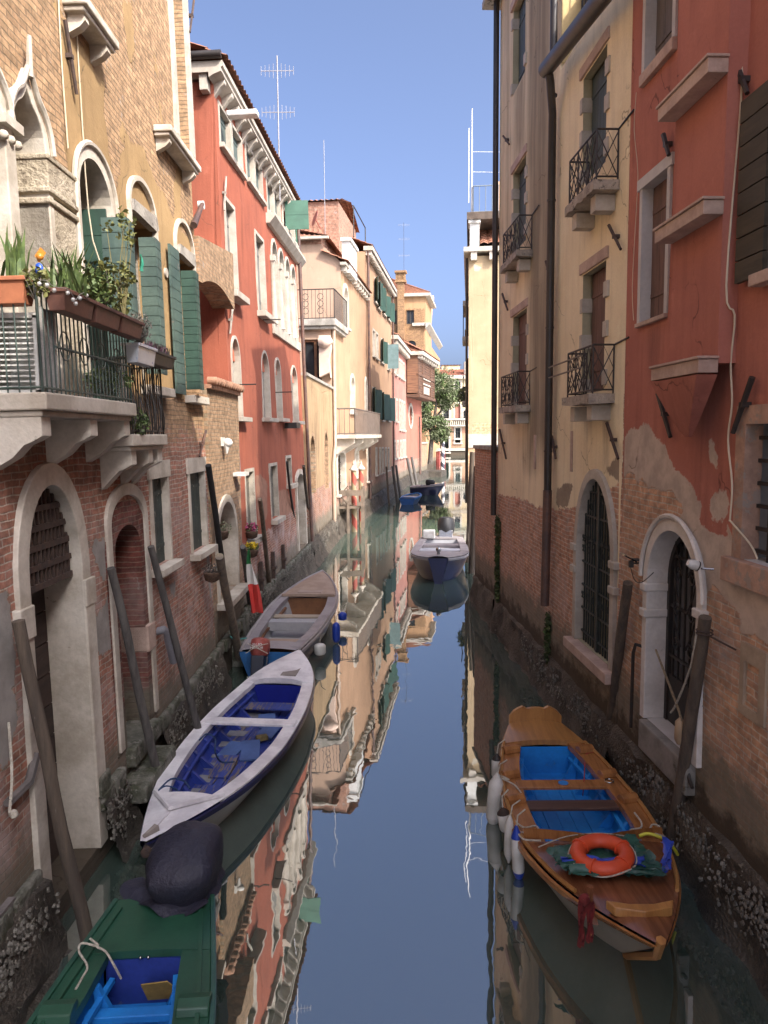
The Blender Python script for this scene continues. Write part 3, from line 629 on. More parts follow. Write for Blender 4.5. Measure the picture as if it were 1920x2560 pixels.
m = MB(); m.box((i1 + .02, .72, -.1), (i1 + .32, .95, .09)); m.box((e0 + .2, .62, -.3), (e1 - .2, .86, .12)); m.box((e0 - .15, .35, -.3), (e1 - .35, .55, .34)); b.part(m, 'door_step', MOSS, .03)
# ---- low brick wall closing the gap, with a small arch at the foot
u0 = 17.4
F1b = Fr((-3.02, 13.41, 0), (.01, 1), .005)
b = GW = Bld('garden_wall', 'low brick wall with scalloped tile coping and small arch between the palace and red house', F1b, 'wall')
U = lambda p, n=0: b.uv(p, n)
BRK_T = facade_mat('tan_brick_wall', (.5, .35, .2), (.4, .3, .18), (.38, .26, .165), (.28, .19, .12), (.28, .23, .165), wob=.3, algae=1.2, salt=.3)
ve = U((535, 975))[1]; u1 = 2.7
a0 = U(r8(320, 520))[0]; a1 = U(r8(510, 470))[0]; va = U(r8(420, 325))[1]
b.window(a0 + .1, a1 - .1, 1.5, va - .12, 2.5, 'round', fw=.14, out=.04, depth=.3, fill='dark', sill=.12, so_=.2, stone=STONE, label='small arched opening low in the brick wall')
b.facade('brickwork', [(0, -.6), (u1, -.6), (u1, ve), (0, ve)], [BRK_T, BRK_T], None, .2, .014, .5)
m = MB(); m.box((0, ve, -.5), (u1, ve + .07, .07)); k = 13
for i in range(k):
    u = .05 + i * (u1 - .1) / k; m.lathe([(.075, 0), (.07, .16), (.03, .18)], 8, Matrix.Translation((u + .08, ve + .13, .0)) @ Matrix.Rotation(0, 4, 'X')); 
b.part(m, 'tile_coping', pm('dusty_terracotta', (.40, .22, .14), .9, .3, 4))
ar = arc(.05, u1 - .05, U((555, 745))[1], U((555, 745))[1], U((512, 702))[1] + .15, 'seg', 10); tp = U((495, 585))[1]
m = MB(); m.prism([(-.1, tp)] + [(u1 + .1, U((553, 650))[1] + .4), (u1 + .1, ar[-1][1])] + ar[::-1] + [(-.1, ar[0][1])], -.45, -.02)
at_ = thing('buttress_arch', 'brick arch spanning the gap between the palace and the red house', 'arch', F1b.M); m.build('arch_masonry', BRK_T, at_)
m = MB(); p0 = U((500, 1400)); 
for i in range(9): m.box((i * .3, .58, 0), (i * .3 + .28, .8, .10 + .05 * random.random()))
b.part(m, 'plinth_stone', MOSS, .03)
m = MB(); a = U(r6(350, 1555)); m.blob((a[0], a[1], .12), .10, sc=(.8, .9, 1)); m.tube([(a[0], a[1] - .05, .1), (a[0], a[1] - .2, .1)], [.06, .02], 8); m.box((a[0] - .06, a[1] - .06, 0), (a[0] + .06, a[1] + .1, .06))
b.part(m, 'security_camera', WHITEP); a = U(r6(480, 1815)); m = MB().box((a[0] - .35, a[1] - .04, 0), (a[0] + .05, a[1] + .03, .25)); b.part(m, 'lamp_bracket', WHITEP)
# ---- red house
F2 = Fr((-3.07, 15.9, 0), (.047, 1), .025).shift(.2)
b = L2B = Bld('red_house', 'tall coral red house with white stone windows and bracketed white cornice', F2, 'house')
U = lambda p, n=0: b.uv(p, n)
EN = U(r6(985, 0))[0]
def pairwin(tl, tr, bl, fill, fm, lab):
    u0, u1, v0, v1 = b.box4(tl, tr, bl); c = (u0 + u1) / 2; o = None
    for a, d_ in ((u0, c - .045), (c + .045, u1)): w_ = b.window(a + .07, d_ - .04, v0 + .06, v1 - .1, fw=.07, out=.02, depth=.12, fill=fill, fm=fm, sill=.1, so_=.08, se=.02, nb=3, lint=.0, label=lab)
GP = pm('grey_green_shutter', (.10, .135, .125), .65, .2, 3)
pairwin(r5(345, 565), r5(560, 870), r5(362, 962), 'shut', GP, None); pairwin(r5(593, 920), r5(748, 1150), r5(607, 1285), 'shut', GP, None); pairwin(r5(788, 1245), r5(915, 1430), r5(805, 1590), 'shut', GP, None)
u0, u1, v0, v1 = b.box4(r5(940, 1505), r5(1040, 1600), r5(955, 1740)); w_ = b.window(u0, u1, v0, v1, fw=.1, depth=.24, fill='pane', sill=.08)
m = MB(); panel(m, (u0 + .2, .05), (u0 + .25, .75), v0, v1, 2); m.build('shutter', pm('bright_green_shutter', (.06, .15, .105), .6, .15, 3), w_); m = MB(); panel(m, (u1 + .1, .06), (u1 + .75, .08), v0 - .1, v1 - .1, 2); m.build('shutter', pm('bright_green_shutter', (.06, .15, .105), .6, .15, 3), w_)
for tl, tr, bl in ((r5(402, 1450), r5(500, 1590), r6(405, 255)), (r5(685, 1770), r5(768, 1880), r6(665, 435))):
    u0, u1, v0, v1 = b.box4(tl, tr, bl); b.window(u0 + .05, u1 - .08, v0, v1, fw=.085, out=.025, depth=.15, fill='shut', fm=pm('pale_grey_shutter', (.20, .195, .18), .7, .2, 3), sill=.14, so_=.2, se=.12, nb=3)
u0 = U(r5(822, 1800))[0]; u1 = U(r5(1062, 2200))[0]; v0 = U(r6(775, 530))[1]; vs = U(r5(825, 1985))[1]; k4 = 4
for i in range(k4):
    a = u0 + (u1 - u0) * i / k4; c = u0 + (u1 - u0) * (i + 1) / k4; rr_ = (c - a) / 2 - .13
    w_ = b.window(a + .13, c - .13, v0, vs + rr_ * 1.25, vs, 'round', fw=.08, out=.04, depth=.15, fill='shut', fm=MC['pale_grey_shutter'], sill=0, nb=2)
    m = MB(); m.box((a - .09, vs - .13, -.02), (a + .14, vs + .02, .13)); m.lathe([(.11, 0), (.085, .08), (.07, vs - .2 - v0), (.1, vs - .13 - v0)], 10, Matrix.Translation((a + .02, v0, .04)) @ Matrix.Rotation(-math.pi / 2, 4, 'X')); m.build('column', STONE_W, w_)
m = MB(); m.box((u0 - .2, v0 - .28, 0), (u1 + .2, v0 - .002, .07)); b.part(m, 'sill_band', STONE_W, .01)
a = U(r5(790, 1640)); c = U(r5(1090, 1985)); m = MB(); m.extr([(0, a[1] - .12), (0, a[1] + .14), (.26, a[1] + .14), (.26, a[1] + .06), (.1, a[1] - .12)], a[0], c[0]); b.part(m, 'string_course', STONE_W)
for q in ((r6(437, 850), r6(500, 850), r6(455, 668), r6(470, 1335)), (r6(690, 940), r6(748, 940), r6(710, 790), r6(735, 1345)), (r6(808, 970), r6(850, 970), r6(815, 845), r6(830, 1345)), (r6(948, 1035), r6(990, 1040), r6(962, 912), r6(970, 1370))):
    a = U(q[0]); c = U(q[1]); w_ = b.window(a[0], c[0], U(q[3])[1], U(q[2])[1], (a[1] + c[1]) / 2, 'round', fw=.07, out=.03, depth=.16, fill='shut', fm=MC['pale_grey_shutter'], sill=.1, so_=.17, se=.12, nb=3)
    mm = MB().prism([p for p in arc(a[0], c[0], 0, (a[1] + c[1]) / 2, U(q[2])[1], 'round', 10)[1:-1]], -.15, -.09); mm.build('tympanum', pm('coral_plaster', (.50, .15, .085), .9, .12, 2), w_)
for tl, tr, bl in ((r6(550, 1810), r6(622, 1760), r8(620, 740)), (r6(758, 1740), r6(820, 1730), r8(830, 560)), (r6(900, 1680), r6(940, 1660), r6(915, 1910))):
    u0, u1, v0, v1 = b.box4(tl, tr, bl); b.window(u0 + .02, u1 - .05, v0, v1 - .05, fw=.08, out=.02, depth=.14, fill='shut', fm=pm('stained_boards', (.20, .18, .14), .85, .35, 3, patch=(.08, .07, .06), pth=.58), sill=.12, so_=.16, nb=3, stone=pm('rough_pale_stone', (.50, .45, .37), .85, .25, 3, patch=(.24, .2, .16), pth=.6))
a0 = U(r8(1070, 300))[0]; a1 = U(r8(1140, 300))[0]; b.window(a0, a1 - .05, .9, U(r8(1090, 100))[1] - .1, U(r8(1070, 240))[1], 'round', fw=.16, out=.05, depth=.4, fill='dark', sill=0, stone=STONE)
EV = 11.55
def mkL2(P):
    bl = [U(r8(*q)) for q in ((520, 760), (640, 770), (800, 650), (920, 560), (1080, 440), (1170, 420))]
    low = [(-1, bl[0][1])] + bl + [(EN + 1, bl[-1][1]), (EN + 1, -2), (-1, -2)]
    pt = [U(r6(*q)) for q in ((645, 1820), (700, 1840), (745, 1885), (740, 2212), (660, 2212))]; pt2 = [U(r6(*q)) for q in ((838, 1960), (910, 1950), (960, 2100), (940, 2250), (838, 2250))]
    R = mask(P, True, (), [low], .5); Bm = mask(P, False, [pt, pt2], soft=.4); return np.stack([R, np.zeros(len(P)), Bm], 1)
M_L2 = facade_mat('coral_red_wall', (.345, .106, .063), (.285, .09, .056), (.34, .15, .105), (.25, .12, .09), (.42, .35, .28), salt=.8, cement=(.36, .19, .13), wob=.35, streak=.4, algae=1.15, bumpy=.5, grime=.12)
b.facade('wall', [(0, -.7), (EN, -.7), (EN, EV), (0, EV)], [M_L2, M_L2], mkL2, .2, .02, 7.0, skip=(3,))
S = Matrix(((0, 0, -1, 0.0), (0, 1, 0, 0), (1, 0, 0, 0), (0, 0, 0, 1)))
facade(b.e, 'side_wall', [(-7, 1), (.012, 1), (.012, EV), (-7, EV)], [], [M_L2], lambda P: np.stack([np.ones(len(P)), P[:, 0] * 0, P[:, 0] * 0], 1), .3, .02, M=Matrix.Translation((-.006, 0, 0)) @ S)
m = MB(); prof = [(0, EV - .05), (0, EV + .25), (.29, EV + .25), (.29, EV + .15), (.25, EV + .13), (.25, EV + .06), (.08, EV)]
m.extr(prof, -.30, EN + .1)
T = Matrix.Translation((-.0, 0, 0)); m.extr([(-7, EV + .05), (-7, EV + .252), (.0, EV + .252), (.0, EV + .05)], -.30, -.005)
b.part(m, 'cornice', STONE_W)
m = MB(); k = 17
for i in range(k):
    u = .05 + (EN - .3) * i / (k - 1); m.extr([(0, EV - .27), (0, EV + .06), (.23, EV + .06), (.23, EV - .03), (.13, EV - .10)], u, u + .14)
for n_ in (-.05, -.7): m.extr([(n_ - .16, EV - .25), (n_ - .16, EV + .06), (n_, EV + .06), (n_, EV - .25)], -.24, -.007)
b.part(m, 'cornice_bracket', STONE_W, .01)
m = MB(); tile_roof(m, (-.35, EV + .30, .36), (EN + .1, EV + .30, .36), (EN + .1, EV + 1.9, -3.5), (-.35, EV + 1.9, -3.5)); tile_roof(m, (-.34, EV + .42, -7), (-.34, EV + .42, .3), (.6, EV + .9, -.6), (.6, EV + .9, -7)); b.part(m, 'roof', TILE)
m = MB(); m.tube([(-.36, EV + .34, -7), (-.36, EV + .34, .28)], .075, 10); b.part(m, 'gutter', PIPE)
m = MB(); p1 = U(r6(985, 0))[0] + .03
m.tube([(p1, EV, .12), (p1, 6, .12), (p1 + .03, .9, .14)], .06, 8); b.part(m, 'downpipe', PIPEB)
m = MB(); a = U(r5(570, 690), .4); m.box((a[0] - .15, a[1] - .06, .1), (a[0] + .1, a[1] + .06, .75)); b.part(m, 'flue_pipe', WHITEP, .03)
tie(b, U(r5(400, 1260)), U(r5(380, 1570)), 0, .06, .022, STONE_G); tie(b, U(r6(425, 400)), U(r6(402, 630)), 0, .06, .025, STONE_G)
m = MB()
for q in ((r6(435, 1060), r6(550, 1060)), (r6(790, 1125), r6(880, 1125)), (r6(680, 505), r6(815, 500))): a = U(q[0]); c = U(q[1]); m.tube([(a[0] + .1, a[1], .05), (a[0] + .14, a[1], .5)], .014, 6)
b.part(m, 'drying_rack', IRON)
m = MB(); m.box((U(r6(485, 1600))[0] - .1, U(r6(490, 1860))[1], .0), (U(r6(485, 1600))[0] + .1, U(r6(485, 1605))[1], .03)); b.part(m, 'grey_panel', MC['grey_plastic'])
m = MB(); a = U(r6(890, 1410)); m.box((a[0] - .3, a[1] - .08, .05), (a[0] + .4, a[1] + .08, .4)); b.part(m, 'window_box', IRON)
o = foot(b, 0, EN, 0, 21, .66); m = MB(); oysters(m, 0, EN, .1, .8, 1300, 22, .2); m.build('oyster_crust', OYS, o)['kind'] = 'stuff'
m = MB(); k = 18
for i in range(k): x0 = EN * i / k; m.box((x0, .64, 0), (x0 + EN / k - .015, .84, .09 + .05 * random.random()))
m.build('plinth_stone', MOSS, o, bev=.035)
m = MB()
for q in (r8(720, 940), r8(835, 845), r8(930, 780)): a = U(q); m.box((a[0] - .06, a[1] - .75, .02), (a[0] + .06, a[1], .10)); m.box((a[0] - .1, a[1] - .45, .02), (a[0] + .1, a[1] - .38, .14))
b.part(m, 'iron_post', RUST)
# roof aerials of the red house
def aerial(name, lab, base, h, tiers, w_=.5, group=None, mat=None):
    t_ = thing(name, lab, 'aerial', base, group); MB().tube([(0, 0, 0), (0, 0, h)], .02, 5).build('mast', mat or MC['grey_plastic'], t_); m = MB()
    for z in tiers:
        m.tube([(-w_, 0, z), (w_, 0, z)], .012, 4)
        for k in range(-4, 5): m.tube([(w_ * k / 4, 0, z - .22 * (1 - abs(k) / 9)), (w_ * k / 4, 0, z + .22 * (1 - abs(k) / 9))], .008, 4)
    m.build('antenna_array', MC['grey_plastic'], t_); return t_
pt_ = at_y(r5(915, 1180), 22.5); aerial('roof_aerial', 'two tier television aerial on the roof of the red house', pt_ - Vector((0, 0, .9)), 3.9, (2.4, 3.5), .45)
# ============================================================ FURTHER LEFT BANK
one = lambda P: np.stack([np.ones(len(P)), P[:, 0] * 0, P[:, 0] * 0], 1)
SIDE = Matrix(((0, 0, -1, 0.0), (0, 1, 0, 0), (1, 0, 0, 0), (0, 0, 0, 1)))     # local frame of a camera-facing flank
def lowwall(top, hsoft=.4):
    return lambda P: np.stack([np.clip(.5 + (P[:, 1] - top) / (2 * hsoft), 0, 1), np.clip(.28 - (P[:, 1] - top) * .03, 0, .3), P[:, 0] * 0], 1)
# ---- stained wall with two lancets
F3 = Fr(F2.W(EN, 0), (.047, 1), 0)
b = L3B = Bld('lancet_wall', 'low yellow stained wall with two pointed lancet windows and brick foot', F3, 'wall')
U = lambda p, n=0: b.uv(p, n); e3 = U((834, 1180))[0]; tp3 = U((790, 952))[1]
for q in ((r6(1103, 1560), r6(1150, 1560), r6(1128, 1495), r6(1130, 1990)), (r6(1226, 1530), r6(1258, 1530), r6(1242, 1465), r6(1245, 1945))):
    a = U(q[0])[0]; c = U(q[1])[0]; b.window(a + .1, c - .1, U(q[3])[1], U(q[2])[1], U(q[0])[1] - .3, 'pointed', fw=.16, out=.01, depth=.3, fill='grille', sill=0, stone=BRK_T)
M_L3 = facade_mat('stained_yellow_wall', (.40, .28, .16), (.32, .22, .125), (.36, .16, .11), (.27, .14, .10), salt=.5, stain=(.16, .11, .07), streak=.75, wob=.4, algae=1.3, grime=.35)
b.facade('wall_face', [(0, -.7), (e3, -.7), (e3, tp3), (0, tp3)], [M_L3, BRK_T], lowwall(2.55), .25, .02, .5)
m = MB(); m.box((0, tp3, -.55), (e3, tp3 + .1, .06)); b.part(m, 'coping', STONE_G)
o = foot(b, 0, e3, 0, 31, .75); m = MB(); oysters(m, 0, e3, .1, .9, 700, 32, .2); m.build('oyster_crust', OYS, o)['kind'] = 'stuff'
# ---- peach house with terrace, tile eyebrow and green shutters
F4 = Fr((-2.23, 33.9, 0), (.12, 1), 0)
b = L4B = Bld('peach_house', 'long peach house with roof terrace, dark green shutters and dentilled cornice', F4, 'house')
U = lambda p, n=0: b.uv(p, n)
uA = U((853, 760))[0]; uB = U((914, 680))[0]; uC = U((979, 900))[0]; zT = U((836, 806))[1]; zB = U(r7(480, 520))[1]; zC = U((940, 672))[1]
M_L4 = facade_mat('peach_wall', (.42, .265, .165), (.36, .225, .14), (.34, .17, .12), (.26, .14, .10), salt=.4, stain=(.25, .17, .11), streak=.3, algae=1.3, bumpy=.4, grime=.15, cement=(.5, .4, .29))
M_L4b = facade_mat('pale_peach_wall', (.43, .295, .21), (.38, .26, .185), (.34, .17, .12), (.26, .14, .10), stain=(.25, .17, .11), streak=.2, bumpy=.3, grime=.12)
def sh_open(w_, u0, u1, v0, v1, mat, wd=None, ang=0.0):
    wd = wd or (u1 - u0) / 2
    for s_, h in ((-1, u0 - .03), (1, u1 + .03)): m = MB(); panel(m, (h, .05), (h + s_ * wd * math.cos(ang), .05 + wd * math.sin(ang)), v0, v1, 3, gap=-.002); m.build('shutter', mat, w_)
for q in ((r7(640, 535), r7(650, 560), r7(640, 690)), (r7(661, 570), r7(670, 590), r7(661, 735)), (r7(703, 640), r7(712, 660), r7(703, 780)), (r7(737, 690), r7(748, 700), r7(737, 820))):
    a = U(q[0]); c = U(q[1]); v0 = U(q[2])[1]; w_ = b.window(a[0], a[0] + .95, v0, a[1] + .1, fw=.1, fill='dark', sill=.1); sh_open(w_, a[0], a[0] + .95, v0, a[1] + .1, SH_G, .8, .35)
for x, y0, y1, f in ((627, 905, 1090, 'pane'), (651, 930, 1110, 'pane'), (688, 975, 1140, 'sh'), (735, 1010, 1190, 'bl')):
    a = U(r7(x, y0)); v0 = U(r7(x, y1))[1]; w_ = b.window(a[0], a[0] + .9, v0, a[1], fw=.13, fill='pane', sill=.1)
    if f == 'sh': sh_open(w_, a[0], a[0] + .9, v0, a[1], SH_G, .7, .3)
    if f == 'bl': m = MB(); panel(m, (a[0] - .03, .05), (a[0] - .03, .8), v0, a[1], 3); m.build('shutter', pm('blue_grey_shutter', (.15, .24, .25), .6, .15, 3), w_)
for x, y0, y1 in ((625, 1335, 1560), (690, 1370, 1570), (735, 1400, 1575)):
    a = U(r7(x, y0)); v0 = U(r7(x, y1))[1]; w_ = b.window(a[0], a[0] + 1.2, v0, a[1], fw=.1, fill='dark', sill=.1); sh_open(w_, a[0], a[0] + 1.2, v0, a[1], SH_G, 1.05, .25)
for q in ((r7(408, 640), r7(442, 680), r7(424, 590), r7(425, 880)), (t3(322, 300), t3(380, 330), t3(345, 250), t3(350, 760)), (t3(532, 330), t3(560, 360), t3(545, 290), t3(545, 760))):
    a = U(q[0])[0]; c = U(q[1])[0]; b.window(a + .1, max(c - .1, a + .8), U(q[3])[1], U(q[2])[1], U(q[2])[1] - .5, 'round', fw=.2, out=.05, fill='blank', fm=pm('pale_infill', (.55, .47, .36), .8, .15, 2), sill=.12)
for q, f in (((t3(125, 1450), t3(245, 1450), t3(185, 1345), t3(190, 1940)), 'grille'), ((t3(388, 1400), t3(438, 1400), t3(412, 1320), t3(412, 1690)), 'grille'), ((t3(562, 1350), t3(598, 1350), t3(580, 1285), t3(585, 1755)), 'grille')):
    a = U(q[0])[0]; c = U(q[1])[0]; b.window(a + .1, c - .1, U(q[3])[1], U(q[2])[1], U(q[0])[1], 'round', fw=.2, out=.05, fill=f, sill=.1, stone=STONE)
for x in (690, 745, 785, 830, 870): a = U(t3(x, 1290)); b.window(a[0], a[0] + .7, 2.0, a[1], fw=.1, fill='dark', sill=.08, depth=.15)
b.facade('wall', [(0, -.7), (uC, -.7), (uC, zC), (uB, zC), (uB, zB), (uA, zB), (uA, zT), (0, zT)], [M_L4, M_L4], lowwall(2.2, .5), .35, .02, 6.0, skip=(5, 7))
# flanks that face up the canal
vt1 = U((840, 960))[1]; nL, _ = F4.un((752, 900), 0)
w0, wv1 = F4.un(r7(105, 975), 0); w1, wv0 = F4.un(r7(250, 1240), 0)
hs = [([(w0, wv0 - .6), (w1, wv0 - .6), (w1, wv1), (w0, wv1)], .2)]
facade(b.e, 'terrace_flank', [(nL - 4, .5), (0, .5), (0, zT - .3), (nL - 4, zT - .3)], hs, [M_L4b, M_L4b], one, .3, .015, M=Matrix.Translation((-.01, 0, 0)) @ SIDE)
m = MB(); T = Matrix.Translation((-.01, 0, 0)) @ SIDE; m.box((w0, wv0 - .6, -.2), (w1, wv1, -.17), 0, T); o = b.part(m, 'terrace_window', GLASS)
m = MB(); m.ring([(w0, wv0 - .6), (w0, wv1), (w1, wv1), (w1, wv0 - .6)], [(w0 + .1, wv0 - .5), (w0 + .1, wv1 - .1), (w1 - .1, wv1 - .1), (w1 - .1, wv0 - .5)], -.16, -.08, closed=True); m.box(((w0 * .4 + w1 * .6), wv0 - .5, -.16), (w0 * .4 + w1 * .6 + .12, wv1 - .1, -.09))
m.v = [tuple(T @ Vector(p)) for p in m.v]; m.build('sash', pm('varnished_brown_wood', (.20, .085, .035), .5, .25, 4), o)
n1, z1 = F4.un(r7(285, 950), 0); n2, z2 = F4.un(r7(300, 1290), 0); m = MB()
prof = [(-.30, z1), (.22, z1), (.28, z1 - .5), (.16, z1 - 1.0), (.24, z1 - 1.8), (.2, z2 + .4), (-.3, z2 + .2)]
m.prism([(n1 + x * .9, v) for x, v in prof], .02, .35, 0, T); m.blob(T @ Vector((n1, z1 - .28, .35)), .27, 0, 10, .25, (1, 1, 1.2)); b.part(m, 'mask_corbel', pm('pale_pink_stone', (.60, .45, .36), .8, .15, 2))
facade(b.e, 'upper_flank', [(-9, zT - .3), (0, zT - .3), (0, zB + .05), (-.9, U((853, 612))[1]), (-9, U((853, 612))[1] + .3)], [], [M_L4b], one, .35, .015, M=Matrix.Translation((uA - .01, 0, 0)) @ SIDE)
m = MB(); m.box((-.35, zT - .28, -6), (uA + .3, zT, .28)); m.box((-.25, zT - .42, -6), (uA + .2, zT - .282, .2)); o = b.part(m, 'terrace_slab', STONE_G, .02)
m = MB(); rail(m, [(-.25, zT, -5), (-.25, zT, .2), (uA + .4, zT, .2)], 1.25, .16, .011, .025)
for i in range(7):
    for zz in (.35, .65, .95): m.tube([(-.25, zT + zz + .13 * math.sin(q), -.4 - i * .65 + .13 * math.cos(q)) for q in [k * .8 for k in range(9)]], .014, 5)
m.build('railing', IRON, o)
zs = U((860, 612))[1]
m = MB(); m.box((uA + .05, zB, -5), (uB, zs + .25, -.9)); o = b.part(m, 'attic_storey', M_L4)
m = MB(); tile_roof(m, (uA - .25, zB + .02, .35), (uB, zB + .02, .35), (uB, zB + .55, -.9), (uA - .25, zB + .55, -.9), .26); tile_roof(m, (uA - .35, zs + .12, -9), (uA - .35, zs + .12, -.6), (uA + 4, zs + 1.6, -1.6), (uA + 4, zs + 1.9, -9), .26); tile_roof(m, (uA - .3, zs + .15, -.6), (uB + .3, zs + .15, -.6), (uB, zs + 1.5, -4), (uA + 3, zs + 1.6, -4), .26)
tile_roof(m, (uB - .1, zC + .3, .4), (uC + .3, zC + .3, .4), (uC, zC + 2, -4), (uB, zC + 2, -4), .3); b.part(m, 'roof', TILE)
m = MB(); m.box((uA - .2, zB - .12, .0), (uB, zB + .0, .28))
for i in range(11): u = uA + .1 + i * (uB - uA - .4) / 10; m.box((u, zB - .35, .002), (u + .22, zB - .122, .24))
m.box((uA - .38, zs + .0, -9), (uA - .2, zs + .11, -.5)); b.part(m, 'eaves', STONE_W)
m = MB(); m.box((uB - .05, zC + .05, -.1), (uC + .25, zC + .28, .42)); k = 34
for i in range(k): u = uB + .05 + i * (uC - uB - .3) / (k - 1); m.box((u, zC - .2, .002), (u + .19, zC + .048, .34))
b.part(m, 'cornice', STONE_W)
ch = U(r7(440, 480)); m = MB(); m.box((uA + .7, zB - .3, -.05), (uA + 2.9, zs + .1, .32)); m.box((uA + .6, zs + .102, -.1), (uA + 3.0, zs + .25, .4)); b.part(m, 'white_flue', WHITEP)
m = MB(); m.box((uA + 5, zs + .4, -9), (uA + 11, zs + 3.2, -.95)); o = b.part(m, 'roof_room', M_L4)
m = MB(); tile_roof(m, (uA + 4.8, zs + 3.3, -9.2), (uA + 4.8, zs + 3.3, -.75), (uA + 8, zs + 4.0, -.75), (uA + 8, zs + 4.2, -9.2), .28); tile_roof(m, (uA + 11.2, zs + 3.1, -9), (uA + 11.2, zs + 3.1, -.75), (uA + 8, zs + 4, -.75), (uA + 8, zs + 4.2, -9), .28); m.build('room_roof', TILE, o)
m = MB(); q = F4.un((790, 545), uA + 4.6); m.lathe([(.02, .06), (.2, .04), (.4, .0), (.4, -.01)], 16, Matrix.Translation((uA + 4.3, q[1] - .1, q[0])) @ Matrix.Rotation(.5, 4, 'Y') @ Matrix.Rotation(.3, 4, 'X'), 0, False); m.tube([(uA + 4.3, q[1] - .1, q[0]), (uA + 4.8, q[1] - .5, q[0] + .2)], .03, 5); b.part(m, 'satellite_dish', pm('red_dish', (.38, .12, .09), .5, .1))
m = MB(); q = F4.un((815, 590), uA + 4.6); m.tube([(uA + 4.4, q[1] - .5, q[0]), (uA + 4.4, F4.un((815, 350), uA + 4.4)[1], q[0])], .018, 5); b.part(m, 'mast', MC['grey_plastic'])
m = MB(); uu = uA + 8
for n_ in (-.7, -3): m.tube([(uB + .3, zC + .3, n_), (uB + .3, zC + 2.6, n_), (uB + 5, zC + 2.6, n_), (uB + 5, zC + .5, n_)], .035, 5)
m.tube([(uB + .3, zC + 2.6, -.7), (uB + .3, zC + 2.6, -3)], .035, 5); b.part(m, 'roof_frame', IRON)
m = MB(); m.tube([(uB + .1, zC, .14), (uB + .1, .8, .14)], .075, 8); m.tube([(uC - .05, zC, .12), (uC - .05, .8, .12)], .07, 8); b.part(m, 'downpipe', PIPEB)
m = MB(); m.tube([(.08, zT - .4, .1), (.08, 4.1, .1), (-.5, 3.3, .12), (-.45, .6, .12)], .085, 8); b.part(m, 'pale_downpipe', pm('cream_pipe', (.36, .27, .2), .5, .15))
# long stone balcony
pB = U(t3(410, 1085), 1.0); pe = U(t3(780, 1060), 1.0); p0 = U(t3(140, 1085), 1.0); zb = pB[1]
m = MB(); m.box((.35, zb - .18, 0), (pe[0], zb, 1.0)); o = b.part(m, 'balcony', STONE, .02); m = MB()
for u in (.6, 3.2, pe[0] - 2.6, pe[0] - .6): m.extr([(0, zb - .9), (0, zb - .182), (.85, zb - .182), (.85, zb - .38), (.5, zb - .6)], u, u + .3)
m.build('corbel', STONE, o); m = MB(); rail(m, [(.45, zb, 0), (.45, zb, .92), (pe[0] - .1, zb, .92), (pe[0] - .1, zb, 0)], 1.15, .2, .014, .035); m.build('railing', pm('grey_brown_rail', (.14, .11, .09), .6, .2), o)
o = foot(b, 0, uC, 0, 41, .75)
# ---- pink house
F5 = F4.shift(uC)
b = L5B = Bld('pink_house', 'pink house with rows of tall white framed windows beyond the peach house', F5, 'house'); U = lambda p, n=0: b.uv(p, n)
u5 = U(t1(637, 1500))[0]; z5 = U((1000, 872))[1]
for grp in (((t1(445, 1300), t1(445, 1535)), (t1(483, 1335), t1(483, 1570))), ((t1(533, 1385), t1(533, 1600)), (t1(563, 1410), t1(563, 1625)), (t1(593, 1440), t1(593, 1645))), ((t3(945, 575), t3(945, 870)), (t3(985, 590), t3(985, 885))), ((t3(1035, 600), t3(1035, 1005)), (t3(1068, 615), t3(1068, 1015)), (t3(1098, 630), t3(1098, 1020))),
            ((t3(955, 1200), t3(955, 1430)), (t3(1000, 1200), t3(1000, 1420)), (t3(1045, 1195), t3(1045, 1415)), (t3(1080, 1190), t3(1080, 1405)), (t3(1108, 1185), t3(1108, 1400)))):
    for p, q in grp: a = U(p); b.window(a[0] + .1, a[0] + .95, U(q)[1], a[1], fw=.2, out=.05, fill='pane', sill=.15, k=4)
M_L5 = facade_mat('pink_wall', (.42, .20, .16), (.36, .165, .13), (.34, .16, .11), (.26, .13, .10), salt=.5, cement=(.42, .33, .27), stain=(.3, .2, .16), bumpy=.35, grime=.15, algae=1.3)
b.facade('wall', [(0, -.7), (u5, -.7), (u5, z5), (0, z5)], [M_L5, M_L5], lowwall(2.4, .5), .5, .02, 8.0)
m = MB(); m.box((-.1, z5, -8), (u5 + .2, z5 + .3, .5)); k = 26
for i in range(k): u = .1 + i * (u5 - .3) / (k - 1); m.box((u, z5 - .35, .002), (u + .24, z5 - .002, .4))
b.part(m, 'cornice', STONE_W); m = MB(); tile_roof(m, (-.1, z5 + .32, .5), (u5 + .2, z5 + .32, .5), (u5 + .2, z5 + 2.0, -5), (-.1, z5 + 2.0, -5), .32, .07); b.part(m, 'roof', TILE); foot(b, 0, u5, 0, 51, .7)
# ---- red corner house with the wooden bay
F6 = Fr(F5.W(u5, 0), (.21, 1), 0)
b = L6B = Bld('red_corner_house', 'red house with timber boarded bay above a small oval window', F6, 'house'); U = lambda p, n=0: b.uv(p, n)
u6 = U((1054, 1080))[0]; z6 = z5
a = U(t3(1200, 815)); oval = [(a[0] + .9 * math.cos(q), a[1] + .95 * math.sin(q)) for q in [k * math.pi / 8 for k in range(16)]]
b.hole(oval, .4); o = b.part(MB().ring([(a[0] + 1.25 * math.cos(k * math.pi / 8), a[1] + 1.2 * math.sin(k * math.pi / 8)) for k in range(16)], oval, -.1, .06, closed=True), 'oval_window', STONE_W); MB().prism(oval, -.39, -.36).build('pane', DARK, o)
M_L6 = facade_mat('brick_red_wall', (.42, .155, .11), (.36, .135, .095), (.36, .16, .11), (.26, .13, .10), salt=.3, cement=(.42, .33, .27), bumpy=.3, grime=.1, streak=.1, algae=1.3)
